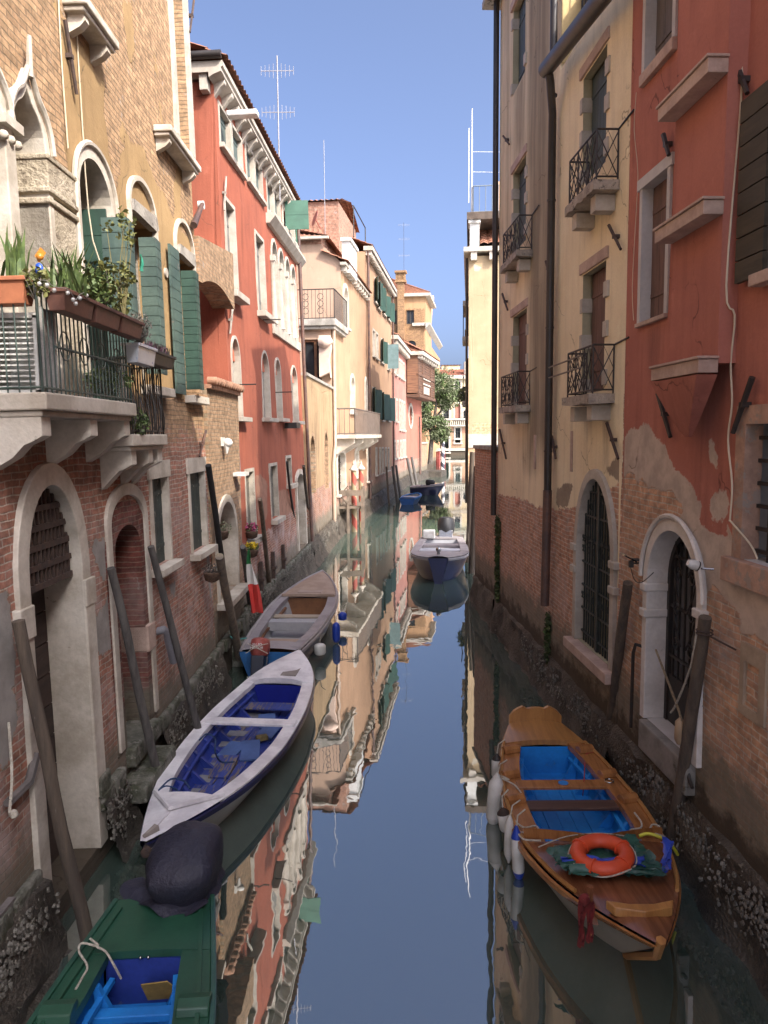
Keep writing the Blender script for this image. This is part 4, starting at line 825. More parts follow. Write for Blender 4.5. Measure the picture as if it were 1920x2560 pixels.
b.facade('wall', [(0, -.7), (u6, -.7), (u6, z6), (0, z6)], [M_L6, M_L6], lowwall(2.2, .4), .5, .02, 8.0)
bz0 = U(t1(700, 1820), .8)[1]; bu1 = u6 + 1.2; WB = pm('brown_bay_boards', (.16, .078, .043), .75, .4, 2, (.075, .04, .026), scl=(.4, 5, .4), bump=.4); WB2 = pm('lit_bay_boards', (.24, .12, .065), .75, .35, 2, (.12, .06, .035), scl=(.4, 5, .4), bump=.4)  # second is a lighter copy, sunlight put into the cheek's board colour
m = MB(); boards(m, -.1, bu1, bz0, z6, .1, 1.1, 15, False, .03); o = b.part(m, 'timber_bay', WB)
m = MB()
for u in (-.15, bu1 * .22, bu1 * .74, bu1 - .1): m.box((u, bz0 - .1, 1.0), (u + .22, z6, 1.16))
m.box((-.25, bz0 - .35, .0), (bu1 + .1, bz0 - .1, 1.25)); m.box((-.2, z6 - 1.75, 1.0), (bu1, z6 - 1.55, 1.17)); m.build('bay_frame', WB, o)
m = MB(); m.box((bu1 * .27, bz0 + .9, 1.101), (bu1 * .72, bz0 + 1.05, 1.17)); m.box((bu1 * .27, bz0 + 1.4, 1.101), (bu1 * .72, bz0 + 1.5, 1.17)); m.box((bu1 * .32, bz0 + .1, 1.101), (bu1 * .66, bz0 + .75, 1.13)); m.build('pale_panel', STONE_W, o)
T6 = Matrix.Translation((-.14, 0, 0)) @ SIDE; m = MB(); m.box((.12, bz0, 0), (1.08, z6, .03), 0, T6); m.build('bay_cheek', WB2, o)
m = MB(); m.box((-.4, z6, -8), (bu1 + .5, z6 + .32, 1.6))
for i in range(9): u = -.2 + i * (bu1 + .3) / 8; m.box((u, z6 - .3, 1.1), (u + .25, z6 - .002, 1.5))
b.part(m, 'cornice', STONE_W); m = MB(); tile_roof(m, (-.4, z6 + .34, 1.6), (bu1 + .5, z6 + .34, 1.6), (bu1 - 1, z6 + 2.6, -3), (.5, z6 + 2.6, -3), .4, .09); tile_roof(m, (-.4, z6 + .34, -8), (-.4, z6 + .34, 1.6), (2, z6 + 2.6, -2), (2, z6 + 2.6, -8), .4, .09); b.part(m, 'roof', TILE); foot(b, 0, u6, 0, 61, .7)
m = MB(); m.tube([(u6 * .72, 6.3, .2), (u6 * .75, .6, .2)], .1, 6); b.part(m, 'downpipe', PIPEB)
# ---- brick house behind, with the chimney
F7 = Fr((at_y((1064, 760), 95).x, 95, 0), (.14, 1), 0)
b = L7B = Bld('brown_brick_house', 'tall tan brick house with hipped tile roof and chimney behind the pink house', F7, 'house'); U = lambda p, n=0: b.uv(p, n)
S7 = Matrix.Translation((-.02, 0, 0)) @ SIDE
un7 = lambda p: F7.un(p, 0)
z7 = un7((1030, 742))[1]; hs = []; m = MB(); mf = MB()
for tl, br in ((t1(440, 700), t1(505, 885)), (t1(640, 695), t1(750, 885))):
    n0, v1 = un7(tl); n1, v0 = un7(br); hs.append(([(n0, v0), (n1, v0), (n1, v1), (n0, v1)], .3)); m.box((n0, v0, -.3), (n1, v1, -.27), 0, S7)
    for x in (n0, (n0 + n1) / 2 - .08, n1 - .16): mf.box((x, v0, -.26), (x + .16, v1, -.15), 0, S7)
    mf.box((n0, v0, -.26), (n1, v0 + .15, -.16), 0, S7); mf.box((n0, v1 - .15, -.26), (n1, v1, -.16), 0, S7)
n0, vq = un7(t1(655, 1160)); n1, _ = un7(t1(772, 1160)); vt_ = un7(t1(715, 1112))[1]; Lq = arc(n0, n1, vq - 3, vq, vt_, 'round', 8); hs.append((Lq, .4)); m.prism(Lq, -.4, -.37, 0, S7)
M_L7 = facade_mat('tan_old_brick', (.42, .255, .135), (.37, .22, .12), (.29, .185, .10), (.22, .135, .08), mortar=(.26, .19, .125), stain=(.2, .14, .09), bw=.5, bh=.16, wob=.5, bumpy=.5, grime=.2)
zq = un7(t1(700, 680))[1]
facade(b.e, 'flank', [(-14, 0), (0, 0), (0, z7), (-14, z7)], hs, [M_L7, M_L7], lambda P: np.stack([np.clip(.5 + (P[:, 1] - zq) * .4, 0, 1), P[:, 0] * 0, P[:, 0] * 0], 1), .6, .03, M=S7)
o = b.part(m, 'window_glass', GLASS); mf.build('sash', IRON, o)
b.window(1.5, 3.2, 10, 14.5, 13.5, 'round', fw=.25, fill='dark', sill=.2)
b.facade('wall', [(0, 0), (26, 0), (26, z7 - 5), (9, z7 - 5), (9, z7), (0, z7)], [M_L7, M_L7], lambda P: np.stack([P[:, 0] * 0 + .75, P[:, 0] * 0, P[:, 0] * 0], 1), .8, .03, 10, skip=(5,))
m = MB(); m.box((-.5, z7, -14.5), (9.3, z7 + .35, .6)); zc7 = un7(t1(900, 870))[1]; m.box((-.35, zc7 - .35, -1.6), (-.03, zc7, .3)); m.extr([(.02, zc7 - .7), (.02, zc7), (.55, zc7), (.55, zc7 - .2)], -.5, 24); b.part(m, 'cornice', STONE_W)
m = MB(); tile_roof(m, (-.5, z7 + .4, -14), (-.5, z7 + .4, .5), (4.5, z7 + 3.2, -5), (4.5, z7 + 3.2, -14), .45, .1); tile_roof(m, (-.5, z7 + .4, .5), (9.3, z7 + .4, .5), (4.5, z7 + 3.2, -5), (4.5, z7 + 3.2, -5.1), .45, .1); b.part(m, 'roof', TILE)
n0, va = un7(t1(525, 500)); n1, vb_ = un7(t1(615, 250)); m = MB(); m.box((n0, 6, 0), (n1, vb_, .6), 0, S7); m.box((n0 - .25, vb_ - .6, -.2), (n1 + .25, vb_ - .3, .8), 0, S7)
for i in range(5): m.box((n0 - .2 + i * (n1 - n0 + .2) / 5, vb_ - .28, -.1), (n0 + .15 + i * (n1 - n0 + .2) / 5, vb_ + .5, .7), 0, S7)
m.box((n0 - .3, vb_ + .5, -.3), (n1 + .3, vb_ + .75, .9), 0, S7); b.part(m, 'chimney', M_L7)
a = un7(t1(1005, 640)); F7c = Matrix.Translation((16, 0, -1.2)) @ Matrix.Rotation(-math.pi / 2, 4, 'X'); zz = U(t1(1005, 640), -1)[1]
m = MB().lathe([(.55, 12), (.55, zz - 6), (.6, zz - 4.8), (.95, zz - .8), (1.05, zz - .6), (1.05, zz)], 14, F7c); b.part(m, 'bell_chimney', pm('peach_render', (.56, .35, .22), .9, .12, 1))
q = at_y((1010, 690), 99); aerial('chimney_aerial', 'thin television aerial above the chimney of the brick house', q - Vector((0, 0, 3)), 9.5, (5.5, 7.5, 9.2), .7, mat=IRON)
# ---- far palace across the wide canal
F8 = Fr((8, 168, 0), (1, 0), 0)
b = L8B = Bld('far_palace', 'distant cream palace with balustrades and arched water door across the canal mouth', F8, 'palace'); U = lambda p, n=0: b.uv(p, n)
zE = U(t2(930, 300))[1]
def fw(tl, br, kind='rect', fill='pane', fm=None, **k_):
    a = U(tl); c = U(br); return b.window(a[0], c[0], c[1], a[1], a[1] - (c[0] - a[0]) * .5 if kind == 'round' else None, kind, fw=.35, out=.12, depth=.4, fill=fill, fm=fm, sill=.3, so_=.3, k=8, **k_)
RB = pm('faded_red_blind', (.34, .14, .10), .8, .1, 2)
for tl, br, kd, fl, fm in ((t2(875, 345), t2(963, 525), 'rect', 'pane', None), (t2(877, 695), t2(965, 950), 'round', 'blank', RB), (t2(690, 800), t2(780, 950), 'rect', 'pane', None), (t2(885, 1085), t2(962, 1250), 'rect', 'pane', None), (t2(880, 1270), t2(965, 1320), 'rect', 'dark', None), (t2(600, 1110), t2(778, 1470), 'round', 'grille', pm('green_gate', (.05, .08, .055), .6)), (t2(1010, 800), t2(1080, 950), 'round', 'pane', None), (t2(600, 720), t2(660, 760), 'round', 'blank', RB), (t2(700, 720), t2(770, 760), 'round', 'blank', RB)):
    fw(tl, br, kd, fl, fm)
M_L8 = facade_mat('cream_palace_wall', (.52, .43, .28), (.46, .37, .235), (.5, .26, .17), (.45, .3, .2), bw=1.2, bh=.6, mortar=(.55, .5, .4), bumpy=.2, grime=.1, algae=1.6)
zL = U(t2(900, 1060))[1]
b.facade('wall', [(-10, -.7), (40, -.7), (40, zE), (-10, zE)], [M_L8, M_L8], lowwall(zL, 1.0), 1.0, .02, 12)
m = MB(); m.box((-10, zE, -12), (40, zE + .7, .8)); za = U(t2(900, 1035))[1]; m.box((-10, za - .3, 0), (40, za, .5)); zz = U(t2(900, 610))[1]; m.box((-10, zz - .2, 0), (40, zz + .2, .4)); zz = U(t2(900, 1410))[1]; m.box((-10, zz - .5, 0), (40, zz, .3)); b.part(m, 'string_course', STONE_W)
m = MB(); zt_ = U(t2(900, 955))[1]
for i in range(60):
    x = -4 + i * .42; m.lathe([(.1, 0), (.14, .3), (.07, zt_ - za - .2), (.12, zt_ - za)], 6, Matrix.Translation((x, za, .9)) @ Matrix.Rotation(-math.pi / 2, 4, 'X'))
m.box((-4.2, zt_, .7), (21.5, zt_ + .3, 1.15)); m.box((-4.2, za - .3, .502), (21.5, za - .01, 1.2)); b.part(m, 'balustrade', STONE_W)
zr = U(t2(850, 100))[1]; m = MB(); tile_roof(m, (-10, zE + .7, .8), (40, zE + .7, .8), (40, zr, -9), (-10, zr, -9), .7, .12); xa = U(t2(680, 90))[0]; xb = U(t2(1060, 60))[0]; xm = U(t2(860, 10))[0]; zt2 = U(t2(860, 10))[1]
tile_roof(m, (xa, zr + 1.0, -9), (xb, zr + 1.0, -9), (xm + .5, zt2, -13), (xm, zt2, -13), .7, .12); b.part(m, 'roof', pm('bright_tile', (.36, .15, .09), .85, .3, 3)); m = MB(); m.box((xa + .5, zr - 1, -14), (xb - .5, zr + 1, -9.3)); m.box((-10, 4, -14), (xa + 1, zr + .2, -9.5)); b.part(m, 'roof_storey', pm('pale_yellow_wall', (.62, .5, .32), .9, .1))
q = U(t2(1030, 250)); m = MB(); m.box((q[0], zE, -2), (q[0] + 2, q[1] + 3, 0)); b.part(m, 'dormer', STONE_W)
# ---- garden: wall, gate, tree
def tree(name, lab, base, trunk, lobes, seed, leafm, size, per):
    t_ = thing(name, lab, 'tree', base); m = MB(); rd = random.Random(seed)
    for pts, r in trunk: m.tube(catmull(pts, 4), [r * (1 - .75 * i / (len(pts) * 4 - 4)) for i in range((len(pts) - 1) * 4 + 1)], 7)
    m.build('trunk', pm('bark', (.12, .10, .08), .9, .4, 6, bump=.5), t_); m = MB()
    for c, R in lobes:
        for k in range(per): 
            d_ = Vector((rd.gauss(0, 1), rd.gauss(0, 1), rd.gauss(0, 1))).normalized() * rd.uniform(.35, 1.0); p = Vector(c) + Vector((d_.x * R[0], d_.y * R[1], d_.z * R[2]))
            if mn.noise(p * .9 + Vector((seed, 0, 0))) < -.28: continue
            leaves(m, p, (.42, .42, .34), 26, size, rd.choice((0, 0, 1)), rd.random())
    m.build('crown', leafm, t_); return t_
tb = at_y((1075, 1135), 88); tb.z = 1.2
tree('garden_tree', 'grey green willowy tree leaning over the canal beside the wooden bay', tb, [([(0, 0, 0), (.2, 0, 3), (.6, -.2, 6), (1.0, 0, 9)], .32), ([(.2, 0, 3), (-.3, .2, 5), (-.6, 0, 7)], .2), ([(.5, 0, 5), (1.6, 0, 6.5), (2.2, .2, 8)], .16)],
     [((1.3, 0, 8.6), (1.9, 1.8, 2.4)), ((0, 0, 9.3), (1.5, 1.6, 1.9)), ((2.0, 0, 7.5), (1.4, 1.4, 1.6)), ((.3, -.4, 4.4), (1.5, 1.2, 1.7)), ((1.2, 0, 3.6), (1.1, 1.0, 1.3)), ((-.4, 0, 6.6), (1.0, 1.2, 1.5))], 5, [LEAFO, LEAFG], .21, 150)
F9 = Fr(F6.W(u6, 0), (.21, 1), 0); gwl = F9.uv((1068, 1150))[0]; b = Bld('garden_boundary_wall', 'short sunlit brick garden wall under the tree', F9, 'wall'); b.facade('wall_face', [(0, -.6), (gwl, -.6), (gwl, 3.6), (0, 3.6)], [BRK_T, BRK_T], None, .6, .03, .6); m = MB(); m.box((-.1, 3.6, -.7), (gwl + .1, 3.75, .1)); b.part(m, 'coping', STONE_G); foot(b, 0, gwl, 0, 71, .7)
GQ = F9.shift(gwl + .3); g = thing('garden_gate', 'grey iron garden gate with pale gateposts at the canal mouth', 'gate', GQ.M @ Matrix.Rotation(math.pi / 2, 4, 'X')); m = MB()
for i in range(16): m.box((.3 + i * .2, -.03, 1.2), (.34 + i * .2, .03, 5.2))
for z in (1.4, 3.2, 5.0): m.box((.3, -.04, z), (3.4, .04, z + .1))
m.build('bars', IRON, g); m = MB(); m.box((0, -.3, -.5), (.3, .3, 5.6)); m.box((3.4, -.3, -.5), (3.8, .3, 6.2)); m.build('gatepost', STONE_W, g); m = MB(); m.box((-.2, -.5, -.6), (4.2, 1.5, 1.2)); m.build('quay', ALG, g)
# ============================================================ RIGHT BANK
FR = Fr((3.475 - 1.0, 20, 0), (.05, -1), 0)
# ---- yellow house
FY = FR.shift(2.45)
b = RYB = Bld('yellow_house', 'tall ochre yellow house with weathered grey part, iron balconies and brick foot', FY, 'house', stone=STONE_P); U = lambda p, n=0: b.uv(p, n)
uE = 7.92; uP = U(s3(895, 900))[0]; zl = U((1470, 60), 0)[1]; zH = U((1247, 22))[1]
def rwin(tl, tr, bl, fill, fm, bal=None, lab=None):
    u0, u1, v0, v1 = b.box4(tl, tr, bl); w_ = b.window(u0, u1, v0, v1 - .02, fw=0, depth=.16, fill=fill, fm=fm, sill=0, nb=4, label=lab, stone=pm('olive_jamb', (.36, .33, .22), .85, .12, 3))
    MB().box((u0 - .12, v1 - .0, -.14), (u1 + .10, v1 + .15, .035)).build('lintel', STONE_P, w_, bev=.008)
    m = MB()
    for v in ([v0 + .02, v0 + (v1 - v0) * .38, v0 + (v1 - v0) * .68] if bal else [v0 + .05, v0 + (v1 - v0) * .78]):
        m.box((u0 - .1, v, -.14), (u0 + .012, v + .2, .02)); m.box((u1 - .01, v + .05, -.05), (u1 + .14, v + .25, .03))
    m.build('quoin', STONE_W, w_); return w_, u0, u1, v0, v1
GSH = pm('blue_green_shutter', (.06, .085, .085), .65, .25, 3, scl=(5, .4, 1)); BSH = pm('brown_red_shutter', (.17, .095, .075), .7, .3, 3, (.11, .065, .05), scl=(6, .5, 1))
wins = [rwin(s2(1140, 720), s2(1362, 380), s2(1140, 1700), 'shut', GSH, 1), rwin(s3(1140, 505), s3(1348, 350), s3(1150, 1600), 'shut', BSH, 1),
        rwin(s2(490, 20), s2(605, -120), s2(490, 880), 'shut', GSH), rwin(s2(492, 1590), s2(610, 1420), s3(495, 300), 'shut', GSH, 1), rwin(s3(488, 890), s3(622, 800), s3(480, 1720), 'shut', BSH, 1)]
def rbal(tl, br, tn, n, hh, lab, seed):
    a = U(tl, n); c = U(br, n); v = (a[1] + c[1]) / 2; m = MB(); k = 14; rd = random.Random(seed)
    top = [(a[0] + (c[0] - a[0]) * i / k, v, n + rd.uniform(-.012, .012)) for i in range(k + 1)]; bot = [(p[0], v - .12 + rd.uniform(-.015, .015), p[2]) for p in top]
    m.grid([[(p[0], p[1], 0) for p in top], top, bot, [(p[0], p[1] - .0, 0) for p in bot]], 0, False); m.add([(a[0], v, 0), top[0], bot[0], (a[0], v - .12, 0), (c[0], v, 0), top[-1], bot[-1], (c[0], v - .12, 0)], [(0, 1, 2, 3), (4, 5, 6, 7)])
    o = b.part(m, 'balcony', pm('pitted_stone', (.42, .36, .29), .85, .3, 4, (.28, .24, .2), patch=(.13, .11, .09), pth=.58, psc=7, bump=.9, bd=.03), 0, lab); m = MB()
    for u in (a[0] + .12, c[0] - .34): m.box((u, v - .34, 0), (u + .2, v - .135, n - .08))
    m.build('bracket', STONE_W, o, bev=.01); m = MB(); P = [Vector((a[0] + .05, v, .01)), Vector((a[0] + .05, v, n - .06)), Vector((c[0] - .05, v, n - .06)), Vector((c[0] - .05, v, .01))]
    up = Vector((0, 1, 0))
    for p, q in zip(P, P[1:]):
        L = (q - p).length; kk = max(1, round(L / .34))
        for i in range(kk):
            x = p.lerp(q, i / kk); y = p.lerp(q, (i + 1) / kk)
            m.tube([x + up * .05, y + up * (hh - .02)], .008, 5); m.tube([y + up * .05, x + up * (hh - .02)], .008, 5); m.tube([x, x + up * hh], .011, 5); m.tube([x + up * hh * .52, x.lerp(y, .5) + up * hh * .98, y + up * hh * .52, x.lerp(y, .5) + up * .05, x + up * hh * .52], .006, 4)
        m.tube([q, q + up * hh], .012, 5); m.tube([p + up * hh, q + up * hh], .014, 5); m.tube([p + up * .05, q + up * .05], .012, 5)
    m.tube([P[3] + up * hh, P[3] + up * (hh + .03) + Vector((.5, 0, 0))], .012, 5); m.build('railing', IRON, o); return a, c, v
rbal(s2(960, 1900), s2(1225, 1680), 0, .34, .62, None, 1); A2 = rbal(s3(945, 1640), s3(1190, 1600), 0, .34, .62, None, 2)
rbal(s3(368, 400), s3(520, 312), 0, .3, .62, None, 3); rbal(s3(350, 1725), s3(505, 1712), 0, .3, .62, None, 4)
m = MB(); a, c, v = A2
for dz in (.32, .47): m.tube([(a[0] - .45, v + dz, .42), (c[0] - .1, v + dz + .02, .42)], .012, 5)
b.part(m, 'drying_rack', pm('grey_wood_bar', (.22, .18, .14), .8, .2))
# arched water gate
e0 = U(s6(590, 540)); e1 = U(s6(848, 560)); at_ = U(s6(722, 162))[1]; ib = U(s6(640, 1095))[1]; i0 = U(s6(640, 560))[0]; i1 = U(s6(832, 560))[0]; it = U(s6(735, 210))[1]; vs = U(s6(640, 545))[1] - .12
L = arc(i0 + .02, i1 - .02, ib + .05, vs, it, 'round', 16); b.hole(off(L, .08), .8)
d = b.part(MB().ring(off(L, .14), L, -.2, .05), 'water_gate', STONE_W, .01, 'tall arched water gate with green wrought iron bars'); m = MB()
for v in (vs - .02, vs - .35): m.box((i0 - .2, v, -.28), (i0 + .018, v + .1, .08)); m.box((i1 - .018, v, -.28), (i1 + .2, v + .1, .08))
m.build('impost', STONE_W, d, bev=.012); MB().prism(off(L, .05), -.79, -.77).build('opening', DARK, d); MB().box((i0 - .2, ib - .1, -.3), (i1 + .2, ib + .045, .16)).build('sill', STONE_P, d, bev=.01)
GG = pm('green_black_iron', (.03, .04, .036), .5, .3, 9); m = MB(); b.bars(m, L, i0 + .02, i1 - .02, ib + .06, it, vs, 'round', -.06, 14, 7, .010)
for i in range(7):
    u = i0 + .1 + (i1 - i0 - .2) * i / 6
    for v in (ib + .75, ib + 1.45, ib + 1.6):
        for s_ in (-1, 1): m.tube([(u + s_ * (.03 + .025 * math.cos(q)), v + .05 * math.sin(q), -.04) for q in [k * .7 for k in range(9)]], .005, 4)
for i in range(9):
    q = math.pi * (.06 + .88 * i / 8); c = (i0 + i1) / 2; x = c + (i1 - i0) * .36 * math.cos(q); y = vs + (it - vs) * .8 * math.sin(q); m.tube([(x + .06 * math.cos(t_), y + .06 * math.sin(t_), -.04) for t_ in [k * .7 for k in range(10)]], .006, 4)
c = (i0 + i1) / 2; m.box((c - .03, ib + .06, -.09), (c + .03, it - .05, -.03)); m.build('grille', GG, d); m = MB(); m.box((c + .12, ib + .3, -.5), (i1 - .1, ib + 1.0, -.48)); m.box((c + .05, ib + .9, -.52), (c + .25, ib + 1.3, -.5)); m.build('white_board', WHITEP, d)
def mkY(P):
    bl = [U(s6(*q)) for q in ((180, 285), (300, 310), (400, 350), (500, 372), (590, 370), (640, 365), (850, 235), (905, 220))]
    low = [(-1, bl[0][1])] + bl + [(uE + 1, bl[-1][1]), (uE + 1, -2), (-1, -2)]
    g = [U(s6(*q)) for q in ((520, 260), (560, 240), (610, 235), (580, 360), (520, 365))]; g2 = [U(s6(*q)) for q in ((790, 160), (830, 90), (905, 100), (930, 260), (860, 240))]
    st = [U(q) for q in (s2(606, -300), s2(860, -300), s3(870, 1500), s3(845, 2212), s3(600, 2212), s3(640, 1500), s3(622, 600))]; st2 = [U(q) for q in (s2(400, -300), s2(480, -300), s3(485, 250), s3(395, 250))]; st3 = [U(q) for q in (s2(480, -250), s2(620, -250), s2(610, 1400), s2(490, 1550), s2(485, 900))]
    R = mask(P, True, (), [low], .5); Bm = mask(P, False, [g, g2], soft=.4)
    G = np.maximum.reduce([np.clip(mask(P, False, [st], soft=.5) * 1.05, 0, 1), mask(P, False, [st2], soft=.4) * .5, mask(P, False, [st3], soft=.4) * .85]); G *= R > .4
    for w_, u0, u1, v0, v1 in wins[:2]:
        dd = np.maximum(np.clip(1 - np.abs(P[:, 0] - u1 - .12) / .25, 0, 1), np.clip(1 - np.abs(P[:, 0] - u0 - .25) / .2, 0, 1)) * np.clip((v0 - .1 - P[:, 1]) * 3, 0, 1) * np.clip(1 - (v0 - P[:, 1]) / 1.7, 0, 1); G = np.maximum(G, dd * .6)
    return np.stack([R, np.clip(G, 0, 1), Bm], 1)
M_Y = facade_mat('yellow_ochre_wall', (.80, .69, .48), (.72, .60, .40), (.50, .29, .20), (.38, .215, .15), mortar=(.54, .47, .39), salt=.5, cement=(.33, .27, .2), stain=(.17, .135, .095), wob=.4, streak=.3, algae=1.35, bumpy=.6, grime=.12)
b.facade('wall', [(0, -.7), (uE, -.7), (uE, zl), (uP, zl), (uP, zH), (0, zH)], [M_Y, pm('olive_reveal', (.36, .33, .22), .85, .12, 3)], mkY, .16, .014, 9.0)
m = MB(); a = U((1368, 168), .3); c = U((1500, 0), .3); d_ = ((c[1] - a[1]) / (c[0] - a[0])); m.tube([(a[0] - .1, a[1], .3), (c[0], c[1], .3), (c[0] + 2.5, c[1] + d_ * 2.5, .3)], .115, 12); b.part(m, 'gutter', PIPE)
pb = U(s6(475, 870)); pt = U((1385, 190), .12); m = MB(); m.tube([(a[0] - .02, a[1], .28), (a[0] - .0, a[1] - .2, .25), (uP + .0, a[1] - .55, .12), (uP, zH * .5, .12), (uP, pb[1] + 1.9, .12)], .065, 10); m.tube([(uP + .01, a[1] + .3, .12), (uP + .01, zH, .12)], .06, 10)
for v in (4.2, 6.2, 8.2, 9.8): m.tube([(uP, v, .12), (uP, v + .03, .12)], .073, 10)
o = b.part(m, 'downpipe', PIPE); MB().tube([(uP, pb[1] + 1.95, .12), (uP - .01, pb[1], .14)], .075, 10).build('pipe_shoe', PIPEB, o)
m = MB(); v0 = U(s6(195, 400))[1]; m.tube([(.06, v0, .1), (.06, zH + .1, .1)], .065, 10); b.part(m, 'corner_downpipe', PIPE)
m = MB(); m.box((-.3, zH + .02, -9), (uP + .1, zH + .15, .35)); b.part(m, 'eaves', STONE_G); m = MB(); tile_roof(m, (-.3, zH + .2, .35), (uP + .2, zH + .2, .35), (uP + .2, zH + 1.6, -4), (-.3, zH + 1.6, -4)); b.part(m, 'roof', TILE)
m = MB(); m.box((uP + .02, zl + .6, -9), (uE + 1.5, zl + 1.2, -.35)); rail(m, [(uP + .1, zl + .2, -.3), (uE + 1.5, zl + .2, -.3)], 1.3, .14, .012, .02); b.part(m, 'terrace_railing', IRON)
m = MB(); T = Matrix(((0, 0, 1, uP + .015), (0, 1, 0, 0), (-1, 0, 0, 0), (0, 0, 0, 1))); m.box((0.0, zl + .1, 0), (6, zH, .02), 0, T); b.part(m, 'upper_wall', pm('sunlit_yellow', (.60, .45, .22), .9, .15, 2))
for p, q in ((s3(1415, 50), s3(1525, 270)), (s3(1395, 1870), s3(1500, 2200)), (s3(825, 380), s3(860, 520)), (s3(415, 680), s3(465, 830)), (s3(390, 1930), s3(450, 2200)), (s3(880, 1990), s3(915, 2200)), (s2(425, 1255), s2(480, 1330))): tie(b, U(p), U(q), 0, .06, .024)
m = MB()
for q in (s3(695, 1980), s3(1038, 1945)): a = U(q); m.box((a[0] - .045, a[1] - .62, -.02), (a[0] + .05, a[1], .02))
b.part(m, 'stone_slit', STONE_P)
o = foot(b, 0, uE, 0, 81, .62, .09); m = MB(); oysters(m, 3, uE, .05, .62, 1100, 82, .1); m.build('oyster_crust', OYS, o)['kind'] = 'stuff'
for (p, q, nm, lab) in ((s6(215, 430), s6(212, 860), 'ivy', 'thin ivy trail hanging down the brick below the corner downpipe'), (s6(490, 960), s6(485, 1200), 'wall_weed', 'green weed and moss streak under the brown pipe shoe')):
    a = U(p); c = U(q); iv = thing(nm, lab, 'plant', FY.W((a[0] + c[0]) / 2, c[1])); m = MB(); rd = random.Random(4); dens = 34 if nm == 'ivy' else 10
    for i in range(dens):
        t_ = i / dens; wv = (.22 if t_ < .35 else .12 + .06 * math.sin(t_ * 9)) * (1 if nm == 'ivy' else .55); P = FY.W(a[0] + (c[0] - a[0]) * t_, a[1] + (c[1] - a[1]) * t_, .05) - iv.location; leaves(m, P, (.06, wv, .11), 26, .062, rd.choice((0, 0, 1)), i, 1.4)
    m.build('leaves', [LEAFI, LEAFG], iv); m = MB(); m.tube([FY.W(a[0], a[1], .02) - iv.location, FY.W(c[0], c[1], .02) - iv.location], .008, 4); m.build('stem', MC['bark'], iv)
# ---- red house on the right
FZ = FR.shift(2.45 + uE)
b = RZB = Bld('dark_red_house', 'dark red house with projecting flue, grey shutter and arched iron door', FZ, 'house', stone=STONE_P); U = lambda p, n=0: b.uv(p, n)
uN = 13.5; zR = 10.7
u0, u1, v0, v1 = b.box4(s4(432, 100), s4(690, -120), s4(430, 680)); b.window(u0 + .01, u1, v0 + .02, 9.9, fw=.08, out=.02, depth=.14, fill='shut', fm=pm('grey_brown_shutter', (.13, .11, .10), .7, .2, 3, scl=(6, .4, 1)), sill=.13, so_=.03, se=.0, stone=pm('grey_white_frame', (.52, .50, .48), .8, .12, 3), sillm=STONE_P, nb=3, label='upper window with closed grey shutters')
u0, u1, v0, v1 = b.box4(s4(405, 1720), s4(645, 1530), s5(300, 780)); b.window(u0 + .01, u1 - .02, v0 + .03, v1 - .02, fw=.08, out=.02, depth=.14, fill='shut', fm=BSH, sill=.05, so_=.03, se=.0, stone=MC['grey_white_frame'], sillm=STONE_P, nb=3, lint=.12, label='lower window with closed brown shutters')
# projecting flue
n = .17; fa = U(s4(740, 300), n)[0]; fb = U(s4(1095, 300), n)[0]; fc = U(s5(505, 1120), n); fd = U(s5(870, 1060), n); vb = (fc[1] + fd[1]) / 2; fa = U(s5(515, 900), n)[0] ; fb = U(s5(878, 800), n)[0]
m = MB(); 
fl = MB(); o = b.part(MB(), 'flue', STONE_P) if 0 else None
M_Z = facade_mat('dark_red_wall', (.43, .165, .12), (.36, .135, .10), (.52, .33, .22), (.40, .25, .17), mortar=(.52, .46, .38), salt=.45, cement=(.54, .44, .36), wob=.42, streak=.4, algae=1.35, bumpy=.8, grime=.12, stain=(.09, .05, .035))
o = facade(b.e, 'flue', [(fa, vb), (fb, vb), (fb, zR), (fa, zR)], [], [M_Z], one, .2, .006, M=Matrix.Translation((0, 0, n)), ends=n)
tip = U(s5(768, 1600), .03); nb_ = 9; rows = []
def fw_(t): return .5 * (1 - t) ** 1.25 + .055
for i in range(nb_ + 1):
    t_ = i / nb_; c = (fa + fb) / 2 * (1 - t_) + tip[0] * t_; h = (fb - fa) / 2 * ((1 - t_) ** .9 * .93 + .07); v = vb - .10 - (vb - .10 - tip[1]) * t_; nn = n * (1 - t_) ** .8 * .95 + .03; rows.append([(c - h, v, 0), (c - h, v, nn), (c + h, v, nn), (c + h, v, 0)])
mb = MB().grid(rows, 0, False); oo = mb.build('corbel', M_Z, o); at = oo.data.color_attributes.new('mk', 'FLOAT_COLOR', 'POINT'); at.data.foreach_set('color', np.tile([1, 0, 0, 1], len(mb.v)).astype(np.float32))
m = MB(); v = U(s4(1085, 690), n)[1]; v2 = U(s4(1110, 1920), n)[1]
for vv in (vb, v + .02, v2 + .02):
    m.box((fa - .012, vv - .085, 0), (fb + .012, vv + .035, n + .012)); m.box((fa - .03, vv + .037, 0), (fb + .03, vv + .062, n + .03))
m.build('flue_band', STONE_P, o, bev=.006)
